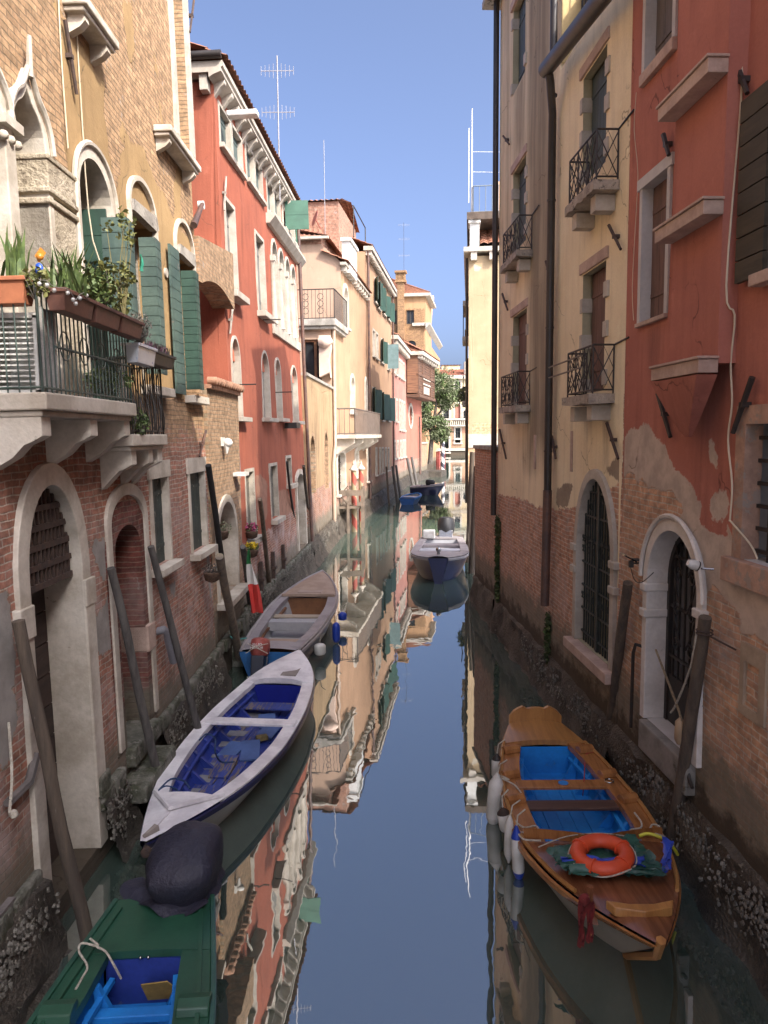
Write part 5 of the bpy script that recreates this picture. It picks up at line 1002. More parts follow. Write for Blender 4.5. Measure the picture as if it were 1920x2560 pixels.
# big window with olive shutter, and the barred window below it
u0 = U(s5(1090, 1520))[0]; v1 = U(s5(1085, 1505))[1]; v0 = U(s6(1545, 650))[1]; b.window(u0, u0 + 1.15, v0, v1, fw=.16, out=.02, depth=.14, fill='grille', sill=.22, so_=.06, stone=pm('peeling_pink_frame', (.46, .29, .21), .85, .25, 4, patch=(.3, .24, .2), pth=.55, psc=5), label='dark barred window in a flaking pink stone frame')
a = U(s4(1320, 930), .08); c = U(s5(1003, 475), .08); u0 = a[0]; u1 = U(s5(1215, 300), .08)[0]; w_ = b.window(u1 + .02, u1 + .95, c[1] + .02, a[1] - .02, fw=.1, fill='dark', sill=.1, label='window at the picture edge with open olive board shutter'); m = MB(); boards(m, u0, u1, c[1], a[1], .06, .10, 8, False, .012); m.build('shutter', SH_OL, w_)
# arched door
i0 = U(s6(1035, 700))[0] - .02; i1 = U(s6(1300, 800))[0]; it = U(s6(1150, 487))[1]; ib = U(s6(1000, 1490))[1]; vs = U(s6(985, 770))[1] + .1
L = arc(i0, i1, ib, vs, it, 'round', 18); b.hole(off(L, .07), 1.1); SB = pm('door_stone', (.66, .62, .57), .8, .16, 3, (.54, .50, .45), patch=(.25, .22, .19), pth=.66, bump=.3)
d = b.part(MB().ring(off(L, .12), L, -.26, .05), 'arched_door', SB, .008, 'arched doorway with black scrollwork iron door above stone steps'); m = MB(); 
for v in (vs - .15, vs - .45): m.box((i0 - .13, v, -.27), (i0 + .02, v + .09, .085))
m.box((i1 - .02, vs - .15, -.3), (i1 + .17, vs - .06, .085)); m.build('impost', SB, d, bev=.012); MB().prism(off(L, .05), -1.09, -1.06).build('opening', DARK, d)
m = MB().tube([(p[0], p[1], .06) for p in off(L, .16) if p[1] > vs - .05], .028, 6); m.build('hood_mould', SB, d)
m = MB(); b.bars(m, L, i0, i1, ib + .55, it, vs, 'round', -.22, 9, 3, .011)
for u_, s_ in ((i0 + .28, 1), (i0 + .62, -1), (i0 + .85, 1)):
    for v in (ib + .95, ib + 1.35, ib + 1.75):
        m.tube([(u_ + s_ * (.10 * (1 - q / 12)) * math.cos(q), v + (.10 * (1 - q / 12)) * math.sin(q), -.19) for q in [k * .6 for k in range(16)]], .009, 5); m.tube([(u_ + s_ * .1, v, -.19), (u_ - s_ * .03, v + .2, -.19), (u_ - s_ * .1, v + .38, -.19)], .009, 5)
m.ring(off(L, .0), off(L, -.06), -.25, -.19); m.build('iron_door', IRON, d); MB().box((i0, ib, -.25), (i1, ib + .55, -.21)).build('kick_plate', IRON, d)
STEP = pm('worn_step_stone', (.25, .235, .21), .85, .25, 3, (.16, .15, .13), patch=(.09, .085, .06), pth=.6, bump=.6); m = MB(); m.box((i0 - .02, ib - .35, -1.0), (i1 - .0, ib - .005, .10)); m.build('step', STEP, d, bev=.02)
a = U(s6(1530, 1060))[0]; m = MB(); ua, va = U(s6(1530, 1080)); ub, vb2 = U(s6(1650, 1580)); c_ = U(s6(1535, 1440)); m.ring([(ua, c_[1] - .05), (ua, va), (ub, va), (ub, c_[1] - .05)], [(ua + .07, c_[1] + .03), (ua + .07, va - .16), (ub - .1, va - .16), (ub - .1, c_[1] + .03)], -.02, .03, closed=True); b.part(m, 'blocked_window', pm('sand_stone', (.40, .31, .22), .9, .2, 3))
m = MB(); m.tube(catmull([(*U(s4(1355, -50)), .04), (*U(s4(1345, 400)), .05), (*U(s4(1355, 900)), .05), (*U(s5(1030, 480)), .12), (*U(s5(1035, 700)), .05), (*U(s5(1005, 1050)), .05), (*U(s5(1015, 1350)), .05), (*U(s5(985, 1620)), .05), (*U(s5(1015, 1950)), .05), (*U(s5(1000, 2200)), .05), (*U(s6(1490, 440)), .05), (*U(s6(1600, 560)), .06), (*U(s6(1640, 640)), .06)], 4), .009, 6); b.part(m, 'cable', MC['cream_cable'])
m = MB(); m.tube(catmull([(*U(s4(350, 850)), .02), (*U(s4(330, 1200)), .02), (*U(s4(365, 1600)), .02), (*U(s4(340, 2100)), .02), (*U(s5(250, 500)), .02), (*U(s5(260, 740)), .02)], 3), .004, 4); b.part(m, 'thin_wire', MC['cream_cable'])
for p, q in ((s5(467, 1280), s5(560, 1600)), (s5(1175, 1160), s5(1030, 1570)), (s4(1330, 620), s4(1420, 860)), (s4(635, 1240), s4(685, 1430))): tie(b, U(p), U(q), 0, .06, .028, PIPE)
m = MB(); a = U(s6(1000, 1115)); m.tube([(a[0], a[1], .02), (a[0] - .05, a[1] + .02, .1), (a[0] - .12, a[1] - .1, .1), (a[0] - .14, ib - .2, .1)], .022, 6); a = U(s6(1290, 1500)); m.tube(catmull([(i1 - .03, ib + 1.6, .02), (i1 - .04, ib + .3, .03), (i1 - .02, ib - .1, .06), (i1 + .12, ib - .2, .08)], 4), .018, 6); b.part(m, 'black_hose', IRON)
red_e = [U(q) for q in (s5(190, 1600), s5(222, 1540), s5(320, 1515), s5(380, 1540), s5(440, 1590), s5(500, 1700), s5(540, 1790), s5(600, 1860), s5(660, 1930), s5(690, 2050), s5(725, 2150), s6(1285, 400), s6(1310, 490), s6(1450, 520), s6(1485, 600), s6(1480, 740), s6(1560, 780), s6(1720, 830))]
def mkZ(P):
    bei = [(-1, red_e[0][1])] + red_e + [(uN, red_e[-1][1]), (uN, -2), (-1, -2)]
    br = [[U(s6(*q)) for q in ((840, 235), (905, 165), (960, 215), (1060, 255), (1140, 270), (1205, 360), (1190, 420), (1110, 400), (1040, 430), (1000, 560), (985, 760), (1000, 1500), (800, 1500), (820, 600))], [U(s6(*q)) for q in ((1330, 760), (1420, 840), (1490, 910), (1525, 1060), (1600, 1050), (1700, 1120))] + [(uN, 2.1), (uN, -2), (-1, -2), (-1, 1.2), (i1, 1.2)]]
    pale = [U(s5(*q)) for q in ((790, 1680), (820, 1600), (860, 1720), (870, 1850), (830, 1830))]; pale2 = [U(s5(*q)) for q in ((770, 2060), (820, 2100), (900, 1980), (960, 2050), (930, 2200), (800, 2212))]
    R = mask(P, True, (), br, .45); Bm = mask(P, False, [bei, pale, pale2], soft=.45); G = np.clip(1 - np.hypot((P[:, 0] - U(s5(400, 830))[0]) * 1.6, P[:, 1] - U(s5(400, 830))[1] + .1) / .7, 0, 1) * .5
    return np.stack([R, G, Bm], 1)
b.facade('wall', [(0, -.7), (uN, -.7), (uN, 13.1), (3.7, 13.1), (3.7, zR), (0, zR)], [M_Z, MC['grey_white_frame']], mkZ, .14, .014, 9.0)
m = MB(); tile_roof(m, (-.1, zR + .1, .35), (3.69, zR + .1, .35), (3.69, zR + 1.2, -4), (-.1, zR + 1.2, -4)); b.part(m, 'roof', TILE); m = MB(); m.box((-.05, zR, -9), (3.69, zR + .09, .3)); m.box((3.7, 13.1, -9), (uN, 13.2, .3)); b.part(m, 'eaves', STONE_G)
o = foot(b, 0, uN, 0, 91, .66, .09); m = MB(); oysters(m, 0, 6.0, .1, .68, 1500, 92, .1); m.build('oyster_crust', OYS, o)['kind'] = 'stuff'
# ---- tall house further back on this bank, beside the viewer's bridge
FT = FR.shift(19.0); b = Bld('tall_bank_house', 'tall house on the right bank behind the viewpoint', FT, 'house'); b.facade('wall', [(0, -.7), (16, -.7), (16, 13.1), (0, 13.1)], [M_Y], one, .8, .01, 9)
# ---- brick garden wall beyond the yellow house
FG = FR.shift(-.6); gl = 3.03; b = Bld('brick_garden_wall', 'old brick garden wall with flat coping beyond the yellow house', FG, 'wall'); zg = 4.1
BRK_R = facade_mat('old_red_brick', (.4, .26, .18), (.36, .24, .17), (.50, .28, .19), (.38, .21, .15), mortar=(.50, .43, .36), salt=.35, cement=(.3, .26, .21), wob=.4, algae=1.3, stain=(.10, .085, .06), grime=.35)
b.facade('brickwork', [(0, -.7), (gl, -.7), (gl, zg), (0, zg + .08)], [BRK_R], None, .2, .02, .8); m = MB(); m.box((-.03, zg + .03, -.85), (gl, zg + .12, .05)); b.part(m, 'coping', STONE_G); o = foot(b, 0, gl, 0, 95, .62, .09)
# ---- sunlit house end at the back
F3R = Fr((at_y((1171, 1000), 39).x, 39, 0), (1, -.112), 0)
b = R3B = Bld('sunlit_end_house', 'narrow sunlit beige house end with roof loggia and railing behind the brick garden wall', F3R, 'house'); U = lambda p, n=0: b.uv(p, n)
zp = U(t2(1300, 1000))[1]; zt_ = U(s3(200, 330))[1]; M_R3 = facade_mat('beige_plaster', (.42, .32, .20), (.36, .27, .165), (.50, .33, .2), (.48, .30, .18), mortar=(.58, .50, .38), bw=.42, bh=.14, stain=(.28, .2, .12), streak=.15, bumpy=.5, grime=.12, cement=(.5, .45, .36))
sp = [U(s3(*q)) for q in ((110, 390), (200, 390), (210, 440), (160, 500), (105, 440))]
b.facade('wall', [(0, -.7), (10, -.7), (10, zt_), (0, zt_)], [M_R3], lambda P: np.stack([np.clip(.5 + (P[:, 1] - zp) * 3, 0, 1), P[:, 0] * 0, mask(P, False, [sp], soft=.3)], 1), .4, .015, 14)
zb_ = U(t2(1300, 1290)); m = MB(); m.box((0, zb_[1] - .35, 0), (10, zb_[1] + .35, .05)); b.part(m, 'stone_band', STONE_W)
z1 = U(s3(200, 280))[1]; z0 = U(s2(150, 2060))[1]; m = MB(); m.box((-.25, z1 - .1, -14), (10, z1 + .12, .35)); 
for i in range(9): m.box((.1 + i * .9, z1 - .5, .002), (.4 + i * .9, z1 - .102, .28))
o = b.part(m, 'cornice', STONE_W); pw = U(s3(178, 100))[0]; m = MB(); m.box((.05, z1 + .12, -.9), (pw, z0, .1)); m.box((-.02, z0, -1), (pw + .06, z0 + .15, .2)); b.part(m, 'loggia_pier', WHITEP)
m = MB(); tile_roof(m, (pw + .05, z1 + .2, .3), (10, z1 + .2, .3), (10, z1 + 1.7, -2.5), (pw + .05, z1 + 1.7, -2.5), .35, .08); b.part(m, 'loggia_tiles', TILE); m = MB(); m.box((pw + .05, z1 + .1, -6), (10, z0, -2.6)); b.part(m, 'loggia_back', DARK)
zd = U(s2(150, 1965))[1]; m = MB(); m.box((-.1, zd - .35, -6), (10, zd, .25)); 
for i in range(8): m.box((.2 + i * 1.2, z0 + .16, -.5), (.45 + i * 1.2, zd - .36, .4))
b.part(m, 'terrace_deck', pm('old_timber', (.11, .08, .06), .85, .3, 4)); m = MB(); hh = U(s2(150, 1720))[1] - zd; rail(m, [(.2, zd, -5), (.2, zd, .1), (10, zd, .1)], hh, .3, .018, .03); b.part(m, 'terrace_railing', pm('grey_blue_rail', (.14, .17, .2), .5, .1))
zm = U(s2(110, 1000))[1]; m = MB(); x = U(s2(110, 1500))[0]; m.tube([(x, zd, 0), (x, zm, 0)], [.05, .025], 6); m.tube([(x - .15, zd + .5, 0), (x - .15, zd + 4, 0)], .025, 5); zz = U(s2(200, 1394))[1]; m.tube([(x, zz, 0), (x + 7, zz - .4, 0)], .012, 4); zz = U(s2(200, 1580))[1]; m.tube([(x, zz, 0), (x + 7, zz - .4, 0)], .012, 4); b.part(m, 'mast', pm('white_mast', (.6, .6, .6), .4, .05))
m = MB(); q = U(s2(340, 1600)); m.box((q[0] - .1, zd, -3), (10, q[1] + .1, -1.5)); b.part(m, 'chimney_stack', M_R3)
# its canal side, seen edge on: balconies and shutters
for z, h, nm in ((U(s3(50, 1050))[1], 1.6, 'side_balcony'), (U((1165, 1000))[1], 1.3, 'side_balcony')):
    m = MB(); m.box((-.32, z - .25, -3.2), (-.001, z, -1)); o = b.part(m, nm, STONE_G); m = MB()
    for i in range(9): m.tube([(-.28, z, -1.1 - i * .25), (-.28, z + h, -1.1 - i * .25)], .02, 4)
    m.tube([(-.28, z + h, -1.05), (-.28, z + h, -3.15)], .03, 5); m.build('railing', IRON, o); m = MB(); m.box((-.12, z, -2.6), (-.002, z + 2.2, -1.4)); m.build('shutter', DARK, o)
m = MB(); m.box((-.22, 9.8, -6), (-.002, 10.1, -3)); m.box((-.3, U(s3(50, 740))[1] - .1, -5), (-.003, U(s3(50, 740))[1] + .15, -1)); b.part(m, 'side_cornice', STONE_G); m = MB(); m.tube([(-.1, 1, -.4), (-.1, zt_, -.4)], .06, 6); b.part(m, 'downpipe', PIPE)
m = MB(); m.box((-.14, 2.5, -3), (-.004, 6.3, -.8)); b.part(m, 'side_shutter', SH_G)
q = F3R.W(-.25, U((1165, 985))[1] - .2, -2.0); t_ = thing('balcony_plants', 'dark bushy plants on the end house side balcony', 'plant', q); m = MB(); leaves(m, (0, 0, .2), (.35, .9, .5), 300, .16, 0, 3); m.build('leaves', LEAFI, t_)
# ============================================================ WATER
t = NT('canal_water'); p_ = t.n('Mapping', {'Vector': t.co, 'Scale': (1.0, .62, 1.0)}).outputs[0]
y_ = t.n('SeparateXYZ', {0: t.co}).outputs[1]
n1 = t.noise(1.35, 2.5, .5, vec=p_, dist=.6); n2 = t.noise(5.5, 2, .5, vec=p_, dist=.4); n3 = t.noise(.35, 2, .5, vec=p_)
far = t.rng(y_, 22, 48); 
h = t.math('ADD', t.math('MULTIPLY', n1, .55), t.math('MULTIPLY', n2, t.math('ADD', .05, t.math('MULTIPLY', far, .10))))
b_ = t.n('Bump', {'Strength': 1.0, 'Distance': .0046, 'Height': h}); t.link(b_.outputs[0], t.b.inputs['Normal'])
t.b.inputs['IOR'].default_value = 3.8
WATER = t.done(t.mix(n3, (.04, .064, .053), (.058, .082, .064)), .015)
m = MB(); m.add([(-300, -60, 0), (300, -60, 0), (300, 700, 0), (-300, 700, 0)], [(0, 1, 2, 3)]); structure(m.build('water', WATER))
m = MB(); m.add([(-900, -900, -2.2), (900, -900, -2.2), (900, 1800, -2.2), (-900, 1800, -2.2)], [(0, 1, 2, 3)]); structure(m.build('canal_bed', ALG))
# ============================================================ BOATS
def curve(keys, n):
    t = np.linspace(0, 1, n); y = np.interp(t, [k[0] for k in keys], [k[1] for k in keys])
    for _ in range(6): y[1:-1] = (y[:-2] + 2 * y[1:-1] + y[2:]) / 4
    return y
class Boat:
    def __init__(s, name, label, stern, bow, b, g, c, mats, wd=.16, ta=.1, tf=.8, fl=.08, cam=.05, N=41, group=None, rub=.02, rake=.45):
        st = Vector((stern[0], stern[1], 0)); d = Vector((bow[0], bow[1], 0)) - st; s.L = d.length; d.normalize(); l = Vector((-d.y, d.x, 0))
        s.M = Matrix(((d.x, l.x, 0, st.x), (d.y, l.y, 0, st.y), (0, 0, 1, 0), (0, 0, 0, 1))); s.Mi = s.M.inverted()
        s.e = thing(name, label, 'boat', s.M, group); s.N = N; s.X = np.linspace(0, s.L, N); s.B = curve(b, N); s.G = curve(g, N); s.C = curve(c, N) * s.B
        s.wd, s.ta, s.tf, s.fl = wd, ta, tf, fl; s.mats = mats; i0 = round(ta * (N - 1)); i1 = round(tf * (N - 1)); s.i0, s.i1 = i0, i1
        m = MB(); X, B, G, Cc = s.X, s.B, s.G, s.C
        for sg in (1, -1):
            rows = []
            for i in range(N):
                k = (1 if i < N - 1 else .4)
                rows.append([(X[i], sg * B[i], G[i] + .001), (X[i], sg * (B[i] + rub * k), G[i] - .015), (X[i], sg * (B[i] + rub * k), G[i] - .075), (X[i], sg * B[i] * .985, G[i] - .09), (X[i], sg * (B[i] * .55 + Cc[i] * .45), G[i] * .45), (X[i], sg * Cc[i], -.02), (X[i], sg * Cc[i] * .8, -.16), (X[i], 0, -.2)])
            rows = [[(x - rake * max(0, i / (N - 1) - .55) ** 2 / .2025 * min(1.15, max(0, (G[i] - z) / G[i])), y, z) for x, y, z in r] for i, r in enumerate(rows)]
            if sg < 0: rows = [r[::-1] for r in rows]
            m.grid(rows, 0, True); n = len(m.f) - (N - 1) * 7
            for q in range(n, len(m.f)):
                col = (q - n) % 7; 
                if (col in (0, 1, 2) and sg > 0) or (col in (4, 5, 6) and sg < 0): m.m[q] = 1
        tr = [(0, y, z) for y, z in ((-B[0], G[0]), (-B[0] * .985, G[0] - .09), (-Cc[0], -.02), (0, -.2), (Cc[0], -.02), (B[0] * .985, G[0] - .09), (B[0], G[0]))]
        m.add(tr, [tuple(range(len(tr)))], 2); s.part(m, 'hull', [mats['hull'], mats['rub'], mats.get('transom', mats['hull'])])
        m = MB()
        for sg in (1, -1):
            rows = []
            for i in range(i0, i1 + 1):
                w_ = s.w(i); rows.append([(X[i], sg * (B[i] - .004), G[i]), (X[i], sg * (B[i] - .004), G[i] + .022), (X[i], sg * (B[i] - w_), G[i] + .026), (X[i], sg * (B[i] - w_), G[i] - .05)])
            q = MB().grid(rows, 0, False); s.part(q, 'side_deck', mats['deck'])
        rows = []
        for i in range(i0, i1 + 1):
            w_ = s.w(i); y0 = B[i] - w_ * .82; y1 = max(.05, min(y0, Cc[i] * .92)); rows.append([(X[i], y0, G[i] - .045), (X[i], (y0 * .5 + y1 * .5), G[i] * .5 + fl * .5), (X[i], y1, fl + .02), (X[i], y1 * .93, fl), (X[i], -y1 * .93, fl), (X[i], -y1, fl + .02), (X[i], -(y0 * .5 + y1 * .5), G[i] * .5 + fl * .5), (X[i], -y0, G[i] - .045)])
        m.grid(rows, 0, False); s.part(m, 'inner_hull', mats['inner'])
        for a, c_, nm in ((0, i0, 'aft_deck'), (i1, N - 1, 'fore_deck')):
            rows = [[(X[i], B[i] * y * .995, G[i] + .024 + cam * (1 - y * y) * min(1, B[i] / .3)) for y in (-1, -.75, -.4, 0, .4, .75, 1)] for i in range(a, c_ + 1)]; m = MB().grid(rows, 0, True)
            e = rows[-1] if nm == 'aft_deck' else rows[0]; m.grid([e, [(p[0], p[1], p[2] - .07) for p in e]], 0, False); s.part(m, nm, mats.get(nm, mats['deck']))
        for i, nm in ((i0, 'aft_bulkhead'), (i1, 'fore_bulkhead')):
            y0 = B[i] - s.wd * .8; y1 = min(y0, max(.05, Cc[i] * .92)); m = MB().add([(X[i], -y0, G[i] - .02), (X[i], y0, G[i] - .02), (X[i], y1, fl), (X[i], -y1, fl)], [(0, 1, 2, 3)]); s.part(m, nm, mats.get('bulk', mats['inner']))
    def w(s, i): return min(s.wd, s.B[i] * .45)
    def at(s, t): return float(np.interp(t * s.L, s.X, s.B)), float(np.interp(t * s.L, s.X, s.G)), float(np.interp(t * s.L, s.X, s.C))
    def part(s, m, name, mat, bev=0, label=None):
        o = m.build(name, mat, s.e, bev=bev)
        if label: o['label'] = label
        return o
    def ribs(s, n, mat, r=.025):
        for i in range(n):
            t = s.ta + (s.tf - s.ta) * (i + .5) / n; b, g, c = s.at(t); m = MB(); x = t * s.L
            for sg in (1, -1):
                y0 = b - s.wd; y1 = min(y0, c * .9); m.hexa([(x - r, sg * y0, g - .06), (x + r, sg * y0, g - .06), (x + r, sg * (y0 + .04), g - .06), (x - r, sg * (y0 + .04), g - .06)], [(x - r, sg * (y1 - .16), s.fl), (x + r, sg * (y1 - .16), s.fl), (x + r, sg * y1, s.fl), (x - r, sg * y1, s.fl)])
            s.part(m, 'rib', mat)
        for sg in (1, -1):
            m = MB(); pts = []
            for i in range(12): t = s.ta + .01 + (s.tf - s.ta - .02) * i / 11; b, g, c = s.at(t); y0 = b - s.wd; y1 = min(y0, c * .9); pts.append((t * s.L, sg * (y0 * .62 + y1 * .38 - .02), g * .62 + s.fl * .38))
            m.tube(pts, .028, 4); s.part(m, 'stringer', mat)
    def thwart(s, t, dz=-.03, wid=.2, th=.035, mat=None, name='thwart', over=.75):
        b, g, c = s.at(t); x = t * s.L; y = b - s.wd * over; m = MB().box((x - wid / 2, -y, g + dz), (x + wid / 2, y, g + dz + th)); return s.part(m, name, mat or s.mats['deck'], .008)
    def boards(s, a, c_, k, mat, frac=.86, z=.012, name='floor_boards', rd=None, y0=-1, y1=1):
        b, g, c = s.at((a + c_) / 2); h = min(b - s.wd, c * .9) * frac; m = MB(); r = random.Random(rd)
        for i in range(k): u = h * (y0 + (y1 - y0) * i / k); v = h * (y0 + (y1 - y0) * (i + 1) / k) - .012; m.box((a * s.L, u, s.fl + .003), (c_ * s.L, v, s.fl + z + r.random() * .008))
        return s.part(m, name, mat)
    def loc(s, p, z): return s.Mi @ at_z(p, z)
VARN = pm('varnished_boat_wood', (.40, .175, .06), .2, .35, 2.2, (.26, .105, .036), scl=(.5, 5, 1), bump=.1, spec=.6)
VARNL = pm('light_varnished_wood', (.44, .215, .065), .32, .3, 2.0, (.33, .15, .045), scl=(.5, 6, 1), bump=.1, spec=.6)
VARND = pm('dark_deck_wood', (.24, .095, .045), .17, .3, 2.0, (.14, .055, .026), scl=(.35, 9, 1), bump=.15, spec=.6)
BBLUE = pm('bright_blue_paint', (.018, .24, .66), .45, .2, 2, (.014, .17, .52), patch=(.05, .16, .36), pth=.64, psc=3, bump=.1)
DBLUE = pm('deep_blue_paint', (.022, .045, .27), .5, .25, 2, (.014, .03, .18), patch=(.06, .07, .15), pth=.6, psc=4, bump=.15)
NAVY = pm('navy_hull', (.012, .018, .075), .3, .2, 2, bump=.05); HULLG = pm('beige_hull', (.34, .31, .25), .4, .15, 1.5, (.26, .24, .19), bump=.05)
BWHITE = pm('white_boat_paint', (.80, .78, .79), .36, .1, 3, (.58, .56, .58), patch=(.33, .30, .28), pth=.69, psc=6, bump=.12)
GREYD = pm('grey_lilac_deck', (.30, .275, .28), .5, .15, 2.5, (.22, .20, .21), bump=.1); TANW = pm('tan_ply_deck', (.36, .265, .20), .6, .15, 3, (.28, .2, .15), bump=.1)
BGREEN = pm('dark_green_boat_paint', (.022, .085, .05), .35, .2, 2.5, (.014, .06, .036), patch=(.10, .13, .09), pth=.71, psc=7, bump=.12, spec=.6)
WORN = pm('worn_blue_boards', (.035, .06, .27), .6, .3, 2, (.025, .04, .18), scl=(.6, 4, 1), patch=(.17, .135, .10), pth=.53, psc=3.5, bump=.25)
# ---- varnished rowing boat, right foreground
wb_ = Boat('varnished_boat', 'varnished wooden boat with bright blue inside and beige hull, right foreground', (2.07, 10.3), (2.06, 5.42),
    [(0, .36), (.1, .52), (.25, .68), (.45, .76), (.62, .73), (.78, .56), (.9, .30), (1, .03)], [(0, .50), (.3, .40), (.6, .42), (.85, .54), (1, .66)], [(0, .6), (.4, .70), (.8, .5), (1, .3)], dict(hull=HULLG, rub=VARN, transom=VARN, deck=VARN, inner=BBLUE, fore_deck=VARND, aft_deck=VARNL), wd=.24, ta=.13, tf=.62, fl=.07, rake=.85)
m = MB(); k = 12; top = []
for i in range(k + 1):
    y = -.36 + .72 * i / k; z = .62 + .17 * max(0, 1 - (y / .36) ** 2) ** .7 - (.05 if abs(y) < .16 else 0); top.append((y, z))
m.prism(top + [(.36, .42), (-.36, .42)], -.03, .03, 0, Matrix(((0, 0, 1, -.02), (1, 0, 0, 0), (0, 1, 0, 0), (0, 0, 0, 1)))); wb_.part(m, 'transom_board', VARNL, .008)
wb_.ribs(6, BBLUE); wb_.boards(.15, .60, 5, BBLUE, rd=2)
m = wb_.thwart(.345, .0, .19, .04, VARN); MB().lathe([(.06, 0), (.06, .004)], 12, Matrix.Translation((.345 * wb_.L, 0, .4455))).build('mast_hole', BBLUE, m); wb_.thwart(.425, -.06, .2, .035, pm('dark_thwart_wood', (.10, .05, .032), .5, .3, 2, scl=(5, .5, 1)))
for sg in (1, -1):
    for t in (.17, .30, .43):
        b, g, c = wb_.at(t); m = MB(); P = Matrix.Translation((t * wb_.L, sg * (b - .12), g + .025)); m.prism([(-.07, 0), (-.06, .05), (-.02, .075), (.02, .075), (.06, .05), (.07, 0)], -.1, .1, 0, P @ Matrix.Rotation(math.pi / 2, 4, 'X') @ Matrix.Rotation(.3, 4, 'Y')); wb_.part(m, 'oarlock_block', VARN, .006)
    pts = [];
    for i in range(wb_.i0, wb_.i1 + 9): pts.append((wb_.X[i], sg * (wb_.B[i] - .02), wb_.G[i] + .045))
    wb_.part(MB().tube(pts, .02, 5), 'gunwale_rail', VARNL)
m = MB(); i = wb_.i1
rows = [[(wb_.X[i] + .25 * (1 - abs(y)) - .10, wb_.B[i] * y * .97, wb_.G[i] + .05 + .05 * (1 - y * y) + dz) for y in (-1, -.7, -.35, 0, .35, .7, 1)] for dz in (0, .09)]; m.grid(rows, 0, True); m.grid([[(p[0] + .025, p[1], p[2]) for p in r_] for r_ in rows], 0, True); wb_.part(m, 'coaming', VARN)
b, g, c = wb_.at(.9); m = MB(); x = .895 * wb_.L; m.prism([(x, -b * .95), (x + .05, -.1), (x + .05, .1), (x, b * .95), (x + .1, b * .8), (x + .16, 0), (x + .1, -b * .8)], g + .05, g + .13); wb_.part(m, 'breast_hook', VARNL, .01)
m = MB(); m.tube([(wb_.L - .02, 0, .70), (wb_.L - .1, 0, .52), (wb_.L - .86, 0, -.03)], [.04, .035, .03], 6); wb_.part(m, 'stem', VARNL)
b, g, c = wb_.at(.72); p = wb_.loc(s7(830, 1480), g + .15); m = MB(); m.hexa([(p.x - .1, p.y - .03, g), (p.x + .16, p.y - .05, g), (p.x + .16, p.y + .03, g), (p.x - .1, p.y + .03, g)], [(p.x - .05, p.y - .02, g + .1), (p.x + .02, p.y - .02, g + .1), (p.x + .02, p.y + .02, g + .1), (p.x - .05, p.y + .02, g + .1)]); m.tube([(p.x, p.y, g + .1), (p.x, p.y, g + .24)], .03, 6); wb_.part(m, 'mooring_post', VARND)
m = MB(); q = wb_.loc(s7(975, 605), .46); m.tube([(q.x + .05 * math.cos(a), q.y + .05 * math.sin(a), .452) for a in [k * .5 for k in range(14)]], .008, 6); wb_.part(m, 'steel_ring', pm('steel', (.4, .4, .4), .25, .1, metal=1.0))
# ---- white boat, left
wh = Boat('white_boat', 'long white boat with deep blue inside and a single white thwart', (-1.60, 13.95), (-2.36, 7.1),
    [(0, .03), (.03, .16), (.1, .38), (.2, .58), (.4, .72), (.58, .72), (.75, .58), (.9, .28), (.97, .11), (1, .03)], [(0, .52), (.25, .40), (.6, .38), (.85, .46), (1, .58)], [(0, .6), (.4, .68), (.8, .5), (1, .3)], dict(hull=pm('grey_white_hull', (.44, .43, .40), .4, .15, 1.5), rub=NAVY, deck=BWHITE, inner=DBLUE, transom=BWHITE, bulk=pm('royal_blue_panel', (.012, .02, .25), .4, .12, 2)), wd=.19, ta=.235, tf=.83, fl=.08)
wh.ribs(9, DBLUE); wh.thwart(.475, .01, .22, .04, BWHITE, over=.2); wh.thwart(.30, -.2, .3, .03, WORN, 'low_seat'); wh.boards(.26, .80, 4, WORN, rd=3, y0=-1, y1=.45)
m = MB(); rdm = random.Random(9)
for i in range(9): m.box(((.30 + i * .055) * wh.L, -.45, wh.fl + .002), ((.30 + i * .055) * wh.L + .2, -.16, wh.fl + .02))
wh.part(m, 'grey_floor_slats', pm('grey_slats', (.22, .22, .23), .7, .2, 4))
for t, y, w_, a, mt in ((.36, .05, .5, .3, 1), (.41, .18, .55, -.1, 1), (.52, .1, .6, .25, 1), (.52, -.16, .45, -.15, 1), (.60, -.1, .6, .05, 0), (.70, .22, .5, .1, 0), (.72, -.05, .45, -.1, 0)):
    P = Matrix.Translation((t * wh.L, y, wh.fl + .05)) @ Matrix.Rotation(a, 4, 'Z') @ Matrix.Rotation(.06, 4, 'Y'); m = MB().box((-w_ / 2, -.13, -.012), (w_ / 2, .13, .012), 0, P); wh.part(m, 'loose_board', [WORN, pm('faded_blue_board', (.07, .13, .32), .6, .2, 3)][mt])
m = MB(); i = wh.i1; g = wh.G[i] + .05; x = wh.X[i]; b = wh.B[i]; m.tube([(x - .02, b * .93, g), (x + .55, 0, g + .10), (x - .02, -b * .93, g)], .03, 5); m.hexa([(x + .1, -.02, g - .01), (x + .1, .02, g - .01), (wh.L - .25, .015, g + .08), (wh.L - .25, -.015, g + .08)], [(x + .35, -.02, g + .06), (x + .35, .02, g + .06), (wh.L - .2, .015, g + .11), (wh.L - .2, -.015, g + .11)]); wh.part(m, 'splash_coaming', BWHITE)
i = wh.i0; m = MB(); g = wh.G[i]; b = wh.B[i]; m.grid([[(wh.X[i] + .02, b * .75 * y, g + dz + .06 * (1 - y * y)) for y in (-1, -.5, 0, .5, 1)] for dz in (-.03, .05)], 0, True); wh.part(m, 'bulkhead_rim', BWHITE)
